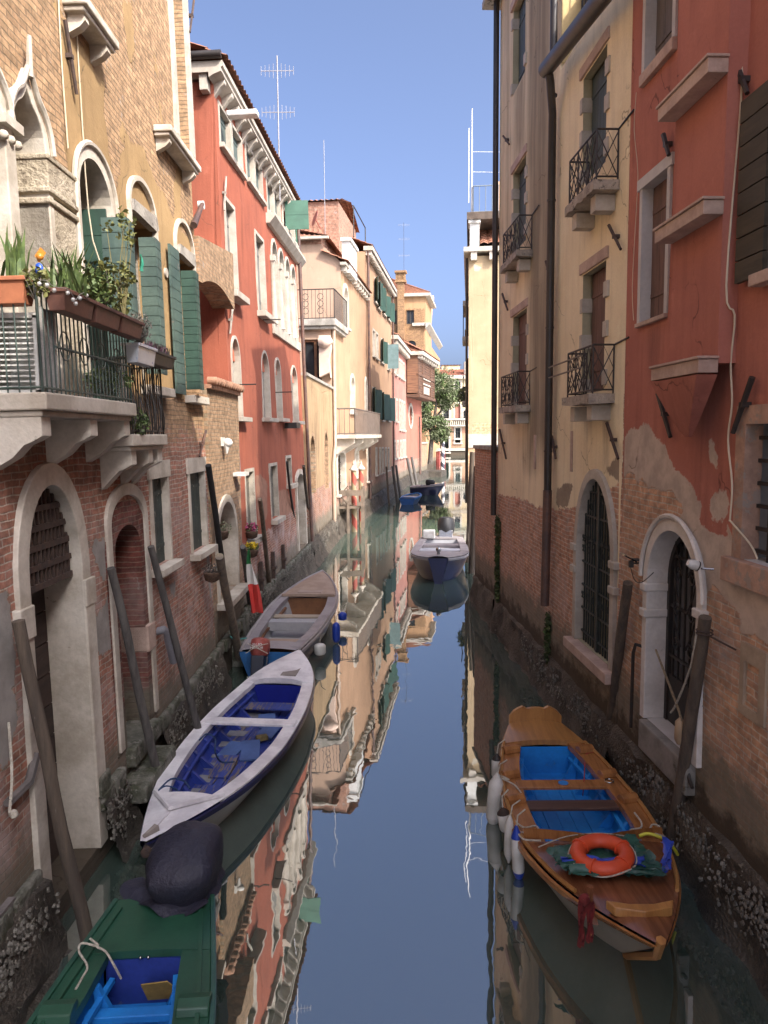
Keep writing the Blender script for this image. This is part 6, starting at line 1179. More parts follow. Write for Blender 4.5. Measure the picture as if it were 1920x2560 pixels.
m = MB(); m.box((.13 * wh.L, -.06, .47), (.2 * wh.L, .2, .49), 0, Matrix.Translation((0, .05, .02))); wh.part(m, 'hatch_board', pm('grey_bare_wood', (.30, .26, .23), .8, .2, 3)); m = MB(); m.tube([(wh.L - .25, .02, .60), (wh.L - .05, -.01, .63)], [.05, .02], 6); wh.part(m, 'bow_cleat', MC['grey_bare_wood'])
m = MB(); m.lathe([(.05, 0), (.045, .06), (.02, .065)], 10, Matrix.Translation((wh.L - .02, .03, .50)) @ Matrix.Rotation(math.pi / 2, 4, 'Y')); wh.part(m, 'bow_fairlead', RUST)
# ---- grey motor boat behind the white one
gb_ = Boat('grey_motor_boat', 'grey and tan motor boat with a red covered outboard engine at its stern', (-2.16, 14.0), (-1.72, 21.1),
    [(0, .56), (.2, .72), (.5, .80), (.7, .70), (.85, .45), (.95, .2), (1, .03)], [(0, .50), (.3, .48), (.7, .56), (1, .74)], [(0, .7), (.5, .75), (1, .3)], dict(hull=NAVY, rub=GREYD, deck=GREYD, inner=pm('light_grey_inner', (.35, .35, .36), .6, .1), transom=pm('cobalt_transom', (.03, .13, .33), .4, .2), fore_deck=TANW, aft_deck=GREYD, bulk=pm('brown_bulkhead', (.2, .085, .032), .5, .25, 3)), wd=.24, ta=.08, tf=.66, fl=.10)
gb_.thwart(.45, -.12, .24, .04, pm('bare_plank', (.40, .33, .25), .7, .2, 3, scl=(5, .5, 1))); gb_.thwart(.36, -.22, .3, .2, MC['light_grey_inner'], 'box_seat'); gb_.thwart(.15, -.1, .28, .04, TANW, 'stern_seat')
m = MB(); m.box((.18 * gb_.L, -.45, .104), (.31 * gb_.L, .45, .118)); gb_.part(m, 'carpet', pm('maroon_carpet', (.17, .085, .07), .95, .3, 9, patch=(.07, .05, .05), pth=.54, psc=22, bump=.2))
for sg in (1, -1):
    m = MB(); m.tube([(.12 * gb_.L, sg * .45, .33), (.3 * gb_.L, sg * .53, .33), (.6 * gb_.L, sg * .5, .36)], .035, 4); gb_.part(m, 'side_stringer', MC['brown_bulkhead'])
    pts = [(gb_.X[i], sg * (gb_.B[i] - .03), gb_.G[i] + .03) for i in range(0, gb_.N)]; gb_.part(MB().tube(pts, .03, 6), 'gunwale_rail', GREYD)
m = MB(); i = gb_.i1; m.box((gb_.X[i] + .15, -.3, gb_.G[i] + .07), (gb_.X[i] + 1.2, .3, gb_.G[i] + .09)); gb_.part(m, 'deck_hatch', pm('pinkish_hatch', (.36, .28, .23), .7, .1, 3), .01); m = MB(); m.box((gb_.X[i] - .06, -gb_.B[i] * .9, gb_.G[i] + .03), (gb_.X[i] + .02, gb_.B[i] * .9, gb_.G[i] + .09)); gb_.part(m, 'deck_beam', TANW)
def outboard(bt, y, cover, leg, tilt, x=-.22, z=.62, s=1.0, text=None):
    P = Matrix.Translation((x, y, z)) @ Matrix.Rotation(tilt, 4, 'Y') @ Matrix.Scale(s, 4); m = MB(); rows = []
    for t, r, zz in ((0, .02, .20), (.1, .13, .195), (.3, .19, .16), (.6, .21, .05), (.85, .20, -.06), (1, .165, -.13)):
        rows.append([P @ Vector((1.25 * r * math.cos(q) * (1.0 if math.cos(q) < 0 else 1.15), r * .85 * math.sin(q), zz)) for q in [2 * math.pi * k / 14 for k in range(14)]])
    m.grid(rows, 0, True, True); o = bt.part(m, 'outboard_motor', cover); m = MB(); m.hexa([P @ Vector(v) for v in ((-.16, -.11, -.70), (.08, -.11, -.70), (.08, .11, -.70), (-.16, .11, -.70))], [P @ Vector(v) for v in ((-.2, -.12, -.13), (.12, -.12, -.13), (.12, .12, -.13), (-.2, .12, -.13))]); m.build('motor_leg', leg, o, bev=.02); m = MB(); m.box((.08, -.13, -.4), (.24, .13, -.08), 0, P); m.box((-.14, -.02, -.95), (.02, .02, -.7), 0, P); m.build('bracket', MC['steel'], o, bev=.01); return o, P
OC, OP = outboard(gb_, .12, pm('faded_red_cover', (.33, .075, .06), .6, .2, 4, (.25, .06, .05), bump=.3), pm('black_blue_leg', (.03, .035, .05), .4, .2), .35)
def text(name, body, size, mat, parent, M, ext=.002):
    c = bpy.data.curves.new('tmp', 'FONT'); c.body = body; c.size = size; c.extrude = ext; c.align_x = 'CENTER'; q = bpy.data.objects.new('tmp', c); COL.objects.link(q); me = bpy.data.meshes.new_from_object(q.evaluated_get(bpy.context.evaluated_depsgraph_get())); bpy.data.objects.remove(q); me.materials.clear(); me.materials.append(mat); o = bpy.data.objects.new(name, me); COL.objects.link(o); o.parent = parent; o.matrix_local = M; return o
text('lettering', 'wolAr', .125, WHITEP, OC, OP @ Matrix.Translation((-.208, 0, -.52)) @ Matrix(((0, 0, -1, 0), (-1, 0, 0, 0), (0, 1, 0, 0), (0, 0, 0, 1))) @ Matrix.Rotation(.28, 4, 'Z'))
text('cover_lettering', 'SUMO\nMOTOR', .065, WHITEP, OC, OP @ Matrix.Translation((-.262, 0, .04)) @ Matrix(((0, .35, -.94, 0), (-1, 0, 0, 0), (0, .94, .35, 0), (0, 0, 0, 1))))
m = MB(); m.tube([OP @ Vector((-.25, .2, -.1)), OP @ Vector((-.285, 0, .03)), OP @ Vector((-.2, -.19, .08))], .008, 5); m.tube([OP @ Vector((-.25, -.2, -.1)), OP @ Vector((-.28, 0, .0)), OP @ Vector((-.2, .19, .08))], .008, 5); m.build('cover_cord', ROPEW, OC)
# ---- green boat, lower left corner
gn = Boat('green_boat', 'dark green boat with bright blue inside and covered outboard, lower left corner', (-1.93, 6.3), (-1.60, .9),
    [(0, .40), (.04, .44), (.25, .62), (.5, .70), (.75, .55), (1, .05)], [(0, .50), (.4, .44), (.8, .5), (1, .6)], [(0, .7), (.5, .72), (1, .3)], dict(hull=BGREEN, rub=BGREEN, deck=BGREEN, inner=BBLUE, aft_deck=BGREEN, bulk=DBLUE), wd=.26, ta=.125, tf=.8, fl=.08, cam=.02)
gn.ribs(8, BBLUE); gn.boards(.17, .75, 6, WORN, rd=6); gn.thwart(.185, -.26, .1, .06, BBLUE, 'cross_beam')
for sg in (1, -1):
    pts = [(gn.X[i], sg * (gn.B[i] - .09), gn.G[i] + .04) for i in range(1, gn.i1)]; gn.part(MB().tube(pts, .022, 4), 'deck_rail', BGREEN); pts = [(gn.X[i], sg * (gn.B[i] + .01), gn.G[i] + .02) for i in range(0, gn.N)]; gn.part(MB().tube(pts, .028, 5), 'gunwale_rail', BGREEN)
    b, g, c = gn.at(.235); m = MB(); m.prism([(-.1, 0), (-.08, .06), (0, .08), (.08, .06), (.1, 0)], -.13, .1, 0, Matrix.Translation((.235 * gn.L, sg * (b - .13), g + .02)) @ Matrix.Rotation(math.pi / 2, 4, 'X')); gn.part(m, 'oarlock_block', BGREEN, .01)
m = MB(); i = gn.i0; 
for dy in (-.03, .03): m.blob((gn.X[i] + .03, dy, gn.G[i] + .0), .014)
gn.part(m, 'bolt', MC['steel']); q = gn.loc(r4(985, 1920), .3); m = MB(); m.prism([(-.13, -.1), (.1, -.12), (.13, .08), (.05, .12), (-.12, .1)], -.004, .006, 0, Matrix.Translation((gn.X[i] + .12, q.y, .27)) @ Matrix.Rotation(-1.1, 4, 'Y')); gn.part(m, 'mustard_cloth', pm('mustard_cloth', (.36, .235, .06), .9, .2, 8))
# motor hood and its cloth
CL = pm('navy_hood_cloth', (.017, .018, .036), .62, .35, 3, (.03, .029, .046), bump=.5, bd=.03); q = gn.loc((480, 2190), .95); m = MB(); rows = []
for i in range(15):
    t = i / 14; r = [.001, .17, .25, .29, .315, .33, .335, .335, .33, .325, .315, .305, .29, .29, .31][i]; zz = 1.03 - .50 * t
    rows.append([Vector((-.20 + .06 * t + 1.12 * r * math.cos(a) / (abs(math.cos(a)) ** 5 + abs(math.sin(a)) ** 5) ** .13, .21 - .05 * t + r * math.sin(a) * .95 / (abs(math.cos(a)) ** 5 + abs(math.sin(a)) ** 5) ** .13, zz - .10 * math.cos(a) * r - .05 * math.sin(a + 1) * r)) + Vector((math.cos(a), math.sin(a), 0)) * r * (.34 * mn.noise(Vector((math.cos(a) * 1.1, math.sin(a) * 1.1, zz * 1.7))) + .10 * mn.noise(Vector((math.cos(a) * 3.2, math.sin(a) * 3.2, zz * 2.2))) + .09 * (abs(math.sin(a * 4.5 + zz * 2)) - .6) * t) for a in [2 * math.pi * k / 28 for k in range(28)]])
m.grid(rows, 0, True, True); hood = gn.part(m, 'motor_hood', CL); m = MB(); rows = []
for i in range(9):
    t = i / 8; rows.append([Vector((.0 + (.14 + (.24 + .05 * math.sin(a * 2 + 1)) * t) * math.cos(a) - .12,   .08 + (.20 + (.20 + .09 * math.sin(a * 3)) * t) * math.sin(a), .60 - .05 * t + .03 * math.sin(a * 5 + t * 4) * t + .012 * mn.noise(Vector((a, t * 5, 2))))) for a in [-2.1 + 2.9 * k / 24 for k in range(25)]])
m.grid(rows, 0, True); m.build('hood_skirt', CL, hood); m = MB(); m.tube([(-.2 + .225 * math.cos(a), .19 + .205 * math.sin(a), .66) for a in [-2.4 + .2 * k for k in range(25)]], .011, 5); m.tube(catmull([(.02, -.02, .67), (.07, -.06, .62), (.08, .02, .60), (.03, .02, .66), (.02, .05, .76)], 4), .012, 5); m.build('tie_rope', ROPEW, hood)
m = MB(); m.box((-.3, -.02, -.1), (-.15, .16, .6)); m.build('motor_leg', IRON, hood)
# ---- navy boat moored at the garden wall
nb = Boat('navy_boat', 'navy blue boat with grey deck and black covered outboard moored by brick wall', (2.2, 29.0), (1.62, 22.9), [(0, .78), (.4, .92), (.7, .95), (.88, .80), (.96, .55), (1, .30)], [(0, .62), (.6, .66), (1, .80)], [(0, .75), (.6, .75), (.9, .6), (1, .35)], dict(hull=NAVY, rub=pm('grey_rub_rail', (.27, .26, .27), .5, .1), deck=GREYD, inner=MC['light_grey_inner'], bulk=pm('white_grey_bulk', (.45, .46, .5), .5, .1)), wd=.26, ta=.1, tf=.72, fl=.15)
nb.thwart(.55, -.1, .5, .1, MC['white_grey_bulk'], 'seat_box'); nb.thwart(.3, -.12, .5, .1, GREYD, 'seat_box'); outboard(nb, .15, pm('black_cover', (.025, .026, .03), .6, .3, 4, bump=.4), IRON, -.2, -.1, 1.0, 1.9)
m = MB(); m.add([(nb.L, -nb.B[-1], nb.G[-1]), (nb.L, nb.B[-1], nb.G[-1]), (nb.L - .05, nb.C[-1], -.02), (nb.L - .05, -nb.C[-1], -.02)], [(0, 1, 2, 3)]); nb.part(m, 'bow_plate', NAVY); m = MB(); m.tube([(.93 * nb.L, 0, .8), (.93 * nb.L, 0, .98)], .05, 8); m.blob((.93 * nb.L, 0, 1.0), .09); nb.part(m, 'bow_light', MC['steel'])
m = MB(); m.box((.04 * nb.L, -.7, .66), (.12 * nb.L, -.25, .95)); nb.part(m, 'white_box', WHITEP, .03)
# ---- two boats further down the canal
sb = Boat('small_blue_boat', 'small bright blue dinghy moored on the far left bank', (1.5, 49.6), (2.3, 52.6), [(0, .5), (.4, .66), (.8, .45), (1, .08)], [(0, .42), (1, .55)], [(0, .75), (1, .4)], dict(hull=pm('mid_blue_paint', (.02, .10, .33), .4, .2), rub=BBLUE, deck=BBLUE, inner=MC['light_grey_inner']), wd=.12, ta=.12, tf=.9, N=21); sb.thwart(.4, -.05, .3, .04, BWHITE)
db = Boat('dark_boat', 'dark blue motor launch moored side on beyond the small blue dinghy', (2.1, 58.0), (4.5, 57.4), [(0, .7), (.5, .85), (.85, .5), (1, .1)], [(0, .62), (1, .82)], [(0, .75), (1, .4)], dict(hull=NAVY, rub=GREYD, deck=GREYD, inner=MC['light_grey_inner']), wd=.2, ta=.3, tf=.6, N=21); outboard(db, 0, MC['black_cover'], IRON, .1, 1.4, .9, 1.3)
# ============================================================ POLES, PLANTS AND SMALL THINGS
def pole(name, lab, top, bot, r, mat, group=None, cat='pole', below=.5, k=10):
    top, bot = Vector(top), Vector(bot); d = (top - bot).normalized(); a = bot - d * below; m = MB(); n = 9; L = (top - a).length; sd = hash(lab) % 97
    pts = [Vector((0, 0, 0)) + d * L * i / n + Vector((mn.noise(Vector((i * .35, sd, 0))), mn.noise(Vector((i * .35, sd, 5))), 0)) * .02 for i in range(n + 1)]
    m.tube(pts, [r * (1.12 - .2 * i / n + .04 * mn.noise(Vector((i * 1.3, sd, 2)))) for i in range(n + 1)], k); o = m.build(name, mat, None, a); return tag(o, lab, cat, group)
GL = 'mooring poles leaning by the left bank'; GRP = 'mooring poles by the right bank'
def on(fr, p, n): u, v = fr.uv(p, n); return fr.W(u, v, n)
DKP = pm('tarred_pole', (.018, .017, .017), .7, .3, 3, scl=(6, 6, .5), bump=.3)
for top, bot, r, mt, lab in (((44, 1552), at_z((215, 2345), .1), .058, POLEW, 'thick brown mooring pole nearest the green boat, leaning before the water door'), ((278, 1420), at_z((402, 1975), .2), .050, POLEG, 'grey mooring pole leaning in front of the brick lined side door'),
    ((377, 1366), at_z((502, 1850), .2), .048, POLEG, 'mooring pole leaning beside the window with peeling green shutter')): pole('mooring_pole', lab, on(F1, top, .12), bot, r, mt, GL)
for top, bot, r, mt, lab, n in (((521, 1163), at_z((588, 1640), .1), .055, DKP, 'tall black tarred pole at the corner of the ochre palace', .12), ((548, 1391), at_z((600, 1650), .1), .075, pm('pale_pole', (.24, .19, .13), .85, .3, 2, (.15, .125, .1), scl=(7, 7, .5), bump=.4), 'stout pale post beside the black tarred pole', .35), ((607, 1367), at_z((634, 1565), .1), .06, POLEG, 'grey green post that carries the drooping flag', .45),
    ((650, 1248), at_z((680, 1510), .1), .055, pm('ochre_pole', (.21, .16, .11), .85, .3, 2, (.13, .1, .075), scl=(7, 7, .5), bump=.4), 'slender ochre pole in front of the red house brick foot', .4), ((717, 1155), at_z((748, 1400), .2), .035, DKP, 'thin dark pole before the narrow red house window', .3), ((759, 1165), at_z((781, 1370), .2), .05, POLEW, 'brown pole at the far corner of the red house', .35)):
    pole('mooring_pole', lab, on(F1b if top[0] < 560 else F2, top, n), bot, r, mt, GL)
for top, bot, lab in (((1570, 1457), at_z((1514, 1900), .0), 'brown mooring pole behind the stern of the varnished boat'), ((1764, 1543), at_z((1676, 2140), .0), 'thick mooring pole in front of the arched iron door')):
    u, v = FZ.uv(top, .14); p = pole('mooring_pole', lab, FZ.W(u, v, .14), bot, .062, POLEW, GRP); 
m = MB(); u, v = FZ.uv((1762, 1568), .14); q = FZ.W(u, v - .06, .14)
for z in (0, .03): m.tube([q + Vector((.072 * math.cos(a), .072 * math.sin(a), z)) for a in [k * .45 for k in range(15)]], .008, 5)
m.tube([q, FZ.W(u + .35, v - .12, .02)], .009, 5); tag(m.build('iron_collar', RUST), 'rusty iron collar holding the thick pole to the red wall', 'bracket')
for tx, bx, lab in (((1181, 1130), (1171, 1385), 'left one of two posts at the end of the brick garden wall'), ((1191, 1165), (1180, 1410), 'right one of two posts at the end of the brick garden wall')):
    b0 = at_z(bx, 0.3); pole('mooring_post', lab, at_y(tx, b0.y), b0, .10, POLEW, GRP)
for tx, bx, r, mt, lab in ((t3(938, 1545), t3(1005, 2060), .09, POLEG, 'white topped grey pole left of a matching one by the peach house'), (t3(990, 1530), t3(1048, 1965), .09, POLEG, 'white topped grey pole right of a matching one by the peach house'), (t3(1152, 1425), t3(1238, 1830), .13, POLEG, 'thick leaning grey pole below the pink house, left of a pair'), (t3(1215, 1410), t3(1290, 1800), .13, POLEG, 'thick leaning grey pole below the red corner house, right of a pair'), (t3(850, 1550), t3(885, 2080), .07, POLEW, 'thin brown pole against the peach house ground floor')):
    b0 = at_z(bx, .1); pole('mooring_pole', lab, at_y(tx, b0.y), b0, r, mt, GL)
def stripemat(name, c1, c2, pitch, r):
    t = NT(name); xyz = t.n('SeparateXYZ', {0: t.co}); an = t.math('DIVIDE', t.math('ARCTAN2', xyz.outputs[1], xyz.outputs[0]), 2 * math.pi); f = t.math('FRACT', t.math('ADD', t.math('DIVIDE', xyz.outputs[2], pitch), t.math('ADD', an, 10.0))); k = t.math('GREATER_THAN', f, .5)
    return t.done(t.mix(t.rng(t.noise(4, 6, .7), .55, .7), t.mix(k, c1, c2), (.35, .28, .2)), .6)
SR = stripemat('red_sand_stripe', (.30, .06, .04), (.27, .21, .12), 1.0, .1); SB2 = stripemat('black_white_stripe', (.03, .03, .05), (.62, .60, .58), 1.3, .3); SRD = stripemat('dark_red_stripe', (.20, .03, .025), (.17, .025, .02), 2, .2)
def paline(lab, base, zt, r, mat, capm, name='striped_pole', fin=True):
    o = thing(name, lab, 'striped pole', base, 'striped mooring poles'); MB().lathe([(r * 1.05, -.6), (r, 0), (r * .92, zt)], 16).build('shaft', mat, o); MB().lathe([(r * 1.5, zt - .02), (r * 1.6, zt + .03), (r * .8, zt + .16), (r * .35, zt + .22), (r * .5, zt + .28), (r * .15, zt + .38), (.004, zt + .48)], 14).build('cap', capm, o); return o
for bx, ty, lab in (((886, 1330), t3(290, 1600)[1], 'red and sand striped pole beside the wooden landing stage'), ((904, 1318), t3(435, 1585)[1], 'red and sand striped pole further out from the landing stage')):
    b0 = at_z(bx, 0); paline(lab, b0, at_y((bx[0] - 8, ty), b0.y).z, .13, SR, STONE_W)
b0 = at_z(t2(682, 1760), 0); paline('tall black and white spiral pole at the canal mouth', b0, at_y(t2(682, 1225), b0.y).z, .25, SB2, IRON)
for x, y1, y0, lab in ((595, 1460, 1700, 'dark red pole left of the spiral pole'), (622, 1450, 1710, 'dark red pole just beside the spiral pole'), (700, 1415, 1740, 'stout dark red pole right of the spiral pole')): b0 = at_z(t2(x, y0), 0); paline(lab, b0, at_y(t2(x, y1), b0.y).z, .2, SRD, STONE_W)
# landing stage
b0 = at_z((842, 1352), .2); b0 = Vector((-1.95, 36.4, 0)); st = thing('landing_stage', 'small wooden landing stage with braced rails beside striped poles', 'landing stage', b0); m = MB(); m.box((-.5, -1.2, 1.15), (1.0, 1.2, 1.25)); m.box((-.5, -1.25, 1.75), (1.0, -1.15, 2.0)); m.build('platform', pm('old_stage_wood', (.17, .13, .095), .85, .35, 3, scl=(1, 5, 1), bump=.3), st); m = MB()
for x in (-.4, .3, .95): 
    for y in (-1.2, 1.1): m.box((x - .06, y - .06, -.5), (x + .06, y + .06, 2.05))
m.tube([(-.4, -1.2, 1.3), (.3, -1.2, 2.2)], .04, 4); m.tube([(-.4, -1.2, 2.2), (.3, -1.2, 1.3)], .04, 4); m.build('posts', MC['old_stage_wood'], st)
# ---- balcony planters and plants
def blades(m, c, n, h, spread, w_, sd, mi=0):
    rd = random.Random(sd); c = Vector(c)
    for _ in range(n):
        a = rd.uniform(0, 6.28); l = h * rd.uniform(.55, 1.1); s_ = spread * rd.uniform(.2, 1); p = c + Vector((rd.uniform(-.5, .5) * spread, rd.uniform(-.5, .5) * spread, 0)); t_ = Vector((-math.sin(a), math.cos(a), 0)) * w_; q = p + Vector((math.cos(a) * s_ * .4, math.sin(a) * s_ * .4, l * .6)); e = p + Vector((math.cos(a) * s_, math.sin(a) * s_, l))
        m.add([p - t_, p + t_, q + t_, q - t_, e], [(0, 1, 2, 3), (3, 2, 4)], mi)
def twigs(m, c, n, h, spread, r, sd, mi=0):
    rd = random.Random(sd); c = Vector(c); tips = []
    for _ in range(n):
        a = rd.uniform(0, 6.28); s_ = spread * rd.uniform(.2, 1); e = c + Vector((math.cos(a) * s_, math.sin(a) * s_, h * rd.uniform(.6, 1.1))); q = c.lerp(e, .5) + Vector((rd.gauss(0, .03), rd.gauss(0, .03), 0)); m.tube([c, q, e], [r, r * .8, r * .4], 4, mi); tips += [q, e]
    return tips
def planter(name, lab, u0, u1, v0, v1, n0, n1, mat, group='planters on the palace balconies', taper=.03, fr=F1):
    o = thing(name, lab, 'planter', fr.W((u0 + u1) / 2, v0, (n0 + n1) / 2), group); R3_ = fr.M.to_3x3(); M3 = R3_.to_4x4(); o.matrix_world = Matrix.Translation(o.location) @ M3
    du = (u1 - u0) / 2; dn = (n1 - n0) / 2; h = v1 - v0; m = MB(); B_ = [(-du + taper, 0, -dn + taper), (du - taper, 0, -dn + taper), (du - taper, 0, dn - taper), (-du + taper, 0, dn - taper)]; T_ = [(-du, h, -dn), (du, h, -dn), (du, h, dn), (-du, h, dn)]
    m.hexa(B_, T_); m.box((-du - .012, h - .03, -dn - .012), (du + .012, h + .004, dn + .012)); m.build('box', mat, o, bev=.006); MB().box((-du + .01, h - .01, -dn + .01), (du - .01, h + .006, dn - .01)).build('soil', pm('soil', (.035, .025, .018), .95, .3, 20), o); return o, h
ROT = Matrix.Rotation(-math.pi / 2, 4, 'X')
def plants(o, h, fn, mats, name='plant'):
    m = MB(); fn(m); m.v = [tuple(ROT @ Vector(p) + Vector((0, h, 0))) for p in m.v]; return m.build(name, mats, o)
vb, hh, vb2, hh2 = PV1, PH1, PV2, PH2; vt_ = vb + hh; tu0 = bl1u0
o, h = planter('terracotta_planter', 'bright terracotta planter with broad green leaves at the balcony end', tu0 - .02, tu0 + .20, vt_ - .13, vt_ + .07, -.02, .40, TERRA); plants(o, h, lambda m: (blades(m, (0, .1, 0), 26, .34, .12, .02, 1), blades(m, (0, -.12, 0), 16, .4, .16, .016, 2)), [LEAFG, LEAFO])
bp = pm('brown_plastic_planter', (.15, .062, .042), .6, .25, 4, (.10, .045, .034)); L_ = bl1u1 - bl1u0 - .2
for i, (lab, fn, ms) in enumerate((('brown balcony planter with spiky iris leaves, nearest of the row', lambda m: (blades(m, (0, 0, 0), 50, .42, .26, .011, 3), leaves(m, (.15, 0, .12), (.16, .08, .12), 60, .05, 0, 3)), [LEAFG]), ('brown balcony planter with bushy olive shrub, middle of the row', lambda m: (leaves(m, (0, 0, .16), (.26, .14, .2), 420, .05, 0, 5), [leaves(m, t_, (.05, .05, .06), 12, .045, 1, 9) for t_ in twigs(m, (0, 0, 0), 14, .36, .25, .004, 5, 2)]), [LEAFG, LEAFY, LEAFD]), ('brown balcony planter with one tall straggling yellow stemmed plant, far end of the row', lambda m: [leaves(m, t_, (.07, .07, .08), 14, .05, 0, 11 + j) for j, t_ in enumerate(twigs(m, (0, 0, 0), 7, .95, .14, .007, 6, 1) + twigs(m, (.1, 0, 0), 9, .4, .2, .004, 8, 1))], [LEAFY, pm('yellow_stem', (.22, .19, .08), .8, .3)]))):
    a = bl1u0 + .12 + i * L_ / 3; o, h = planter('balcony_planter', lab, a, a + L_ / 3 - .04, vt_ - .17, vt_ + .0, .48, .66, bp); plants(o, h, fn, ms)
u0, v0 = F1.uv(r2(852, 1150), .5); u1, v1 = F1.uv(r2(1040, 1060), .5); o, h = planter('blue_white_planter', 'white and blue planter with a dry grey bush between the two balconies', bl1u1 - .12, bl2u0 + .42, vb + .42, vb + .62, .42, .60, pm('blue_white_glaze', (.50, .53, .58), .35, .1, 3, patch=(.12, .2, .4), pth=.62, psc=8)); plants(o, h, lambda m: (twigs(m, (0, 0, 0), 90, .36, .2, .003, 12), leaves(m, (0, 0, .2), (.2, .14, .16), 260, .03, 0, 5)), [LEAFD])
u1, v1 = F1.uv(r2(1330, 1230), .46); o, h = planter('heather_planter', 'dark iron rack planter with purple heather above the lower balcony', bl2u0 + .45, bl2u1 + .05, vb2 + hh2 - .02, vb2 + hh2 + .13, .38, .56, IRON); plants(o, h, lambda m: [blades(m, (-.35 + .1 * j, 0, 0), 26, .13, .07, .006, 30 + j, j % 2) for j in range(8)], [pm('heather', (.16, .075, .11), .8, .4, 9), LEAFD])
for j, (q, nm, lab, R) in enumerate(((r2(1030, 1640), 'fern', 'green fern pushing out low through the lower balcony railing', (.12, .12, .16)), (r2(780, 1330), 'pot_plant', 'leafy potted plant standing inside the green railing', (.30, .12, .16)), (r2(250, 610), 'trailing_plant', 'yellow green trailing plant between terracotta and brown planters', (.12, .09, .13)))):
    c = F1.W(*F1.uv(q, (.40, .25, .44)[j]), (.40, .25, .44)[j]); o = thing(nm, lab, 'plant', c); m = MB(); leaves(m, (0, 0, 0), R, 170, .05, 0, 40 + j); m.build('leaves', [LEAFG, LEAFG, LEAFY][j], o); m = MB(); twigs(m, (0, 0, -R[2]), 12, R[2] * 1.6, R[0], .004, 3); m.build('stems', LEAFD, o)
# louvred unit behind the railing, toy windmill, fairy lights, cloth
c = F1.W(bl1u0 + .14, vb, .2); o = thing('louvred_cabinet', 'white louvred cabinet standing behind the green balcony railing', 'cabinet', Matrix.Translation(c)); m = MB(); m.box((-.19, 0, .0), (-.16, .3, .62)); m.box((.16, 0, 0), (.19, .3, .62)); m.box((-.19, 0, .6), (.19, .3, .64)); m.box((-.19, 0, .0), (.19, .3, .03)); m.box((-.16, .26, .03), (.16, .29, .6)); m.build('casing', WHITEP, o); m = MB()
for i in range(13): m.box((-.16, .005, .05 + i * .043), (.16, .05, .062 + i * .043), 0, Matrix.Rotation(-.0, 4, 'X'))
m.build('louvres', WHITEP, o); c = F1.W(bl1u0 + .07, vb + .02, .43); m = MB(); m.grid([[(0 + .02 * math.sin(k * 1.3), .05 * k, z) for k in range(7)] for z in (0, .3, .66)], 0, True); tag(m.build('mesh_screen', pm('grey_mesh', (.38, .37, .35), .8, .2, 60), None, c), 'pale mesh screen tied inside the balcony corner', 'screen')
c = F1.W(*F1.uv(r2(288, 470), .48), .48); o = thing('toy_windmill', 'little orange and blue toy bird on a stick in the planter', 'toy', c); m = MB(); m.blob((0, 0, -.05), .045, sc=(.8, .6, 1.3)); m.build('body', pm('toy_blue', (.02, .09, .5), .3, .1), o); m = MB(); m.add([(0, 0, 0), (.06, .0, .08), (.01, .02, .13), (-.03, 0, .06)], [(0, 1, 2, 3)]); m.blob((.01, 0, .05), .03); m.build('crest', pm('toy_orange', (.55, .22, .03), .4, .1), o); m = MB(); m.tube([(0, 0, -.1), (0, 0, -.3)], .004, 4); m.build('stick', MC['steel'], o)
m = MB(); pts = [F1.W(*F1.uv(q, .68), .68) for q in (r2(290, 590), r2(345, 600), r2(400, 640), r2(500, 660), r2(540, 710), r2(560, 740), r2(590, 700), r2(640, 680))]; m.tube(catmull(pts, 4), .003, 4); o = m.build('fairy_lights', pm('clear_wire', (.3, .3, .28), .4, .1)); tag(o, 'string of small round glass lights along the brown planters', 'string lights'); 
for p in pts: MB().blob(p - Vector((0, 0, .03)), .018).build('bulb', WHITEP, o)
c = F1.W(*F1.uv(r2(1035, 400), .16), .16); m = MB(); m.grid([[(.02 * math.sin(j * 2 + i), .03 * j, -.05 * i) for j in range(4)] for i in range(5)], 0, True); tag(m.build('green_cloth', pm('teal_cloth', (.02, .22, .14), .8, .2, 6), None, c), 'teal green cloth hanging between the folded shutters', 'cloth')
def basket(name, lab, fr, q, n, R, mats, flower=None):
    c = fr.W(*fr.uv(q, n), n); o = thing(name, lab, 'plant', c); MB().lathe([(.05, -.16), (.12, -.12), (.15, 0), (.14, .01)], 12).build('pot', pm('rust_wire_basket', (.14, .085, .055), .85, .4, 20, bump=.5), o); m = MB(); leaves(m, (0, 0, .06), R, 200, .035, 0, 8); m.build('leaves', mats, o)
    if flower: m = MB(); leaves(m, (0, 0, .1), (R[0], R[1], R[2] * .7), 90, .045, 0, 9, 2.2); m.build('flowers', flower, o)
YF = pm('yellow_petals', (.62, .45, .02), .6, .15)
basket('wall_basket', 'hanging basket of dry heather on the brick palace corner', F1, r3(1570, 1130), .2, (.17, .15, .1), LEAFD); basket('flower_basket', 'round basket of yellow flowers on the red house wall', F2, r8(660, 830), .25, (.16, .14, .09), LEAFG, YF); basket('window_pot', 'pot with green plant in the small arched wall opening', F1b, r8(380, 660), .02, (.2, .12, .16), LEAFO)
basket('sill_flowers', 'green pots on the sill of the stained red house window', F2, r8(660, 660), .12, (.16, .1, .14), LEAFG, pm('pink_petals', (.45, .08, .2), .6, .2))
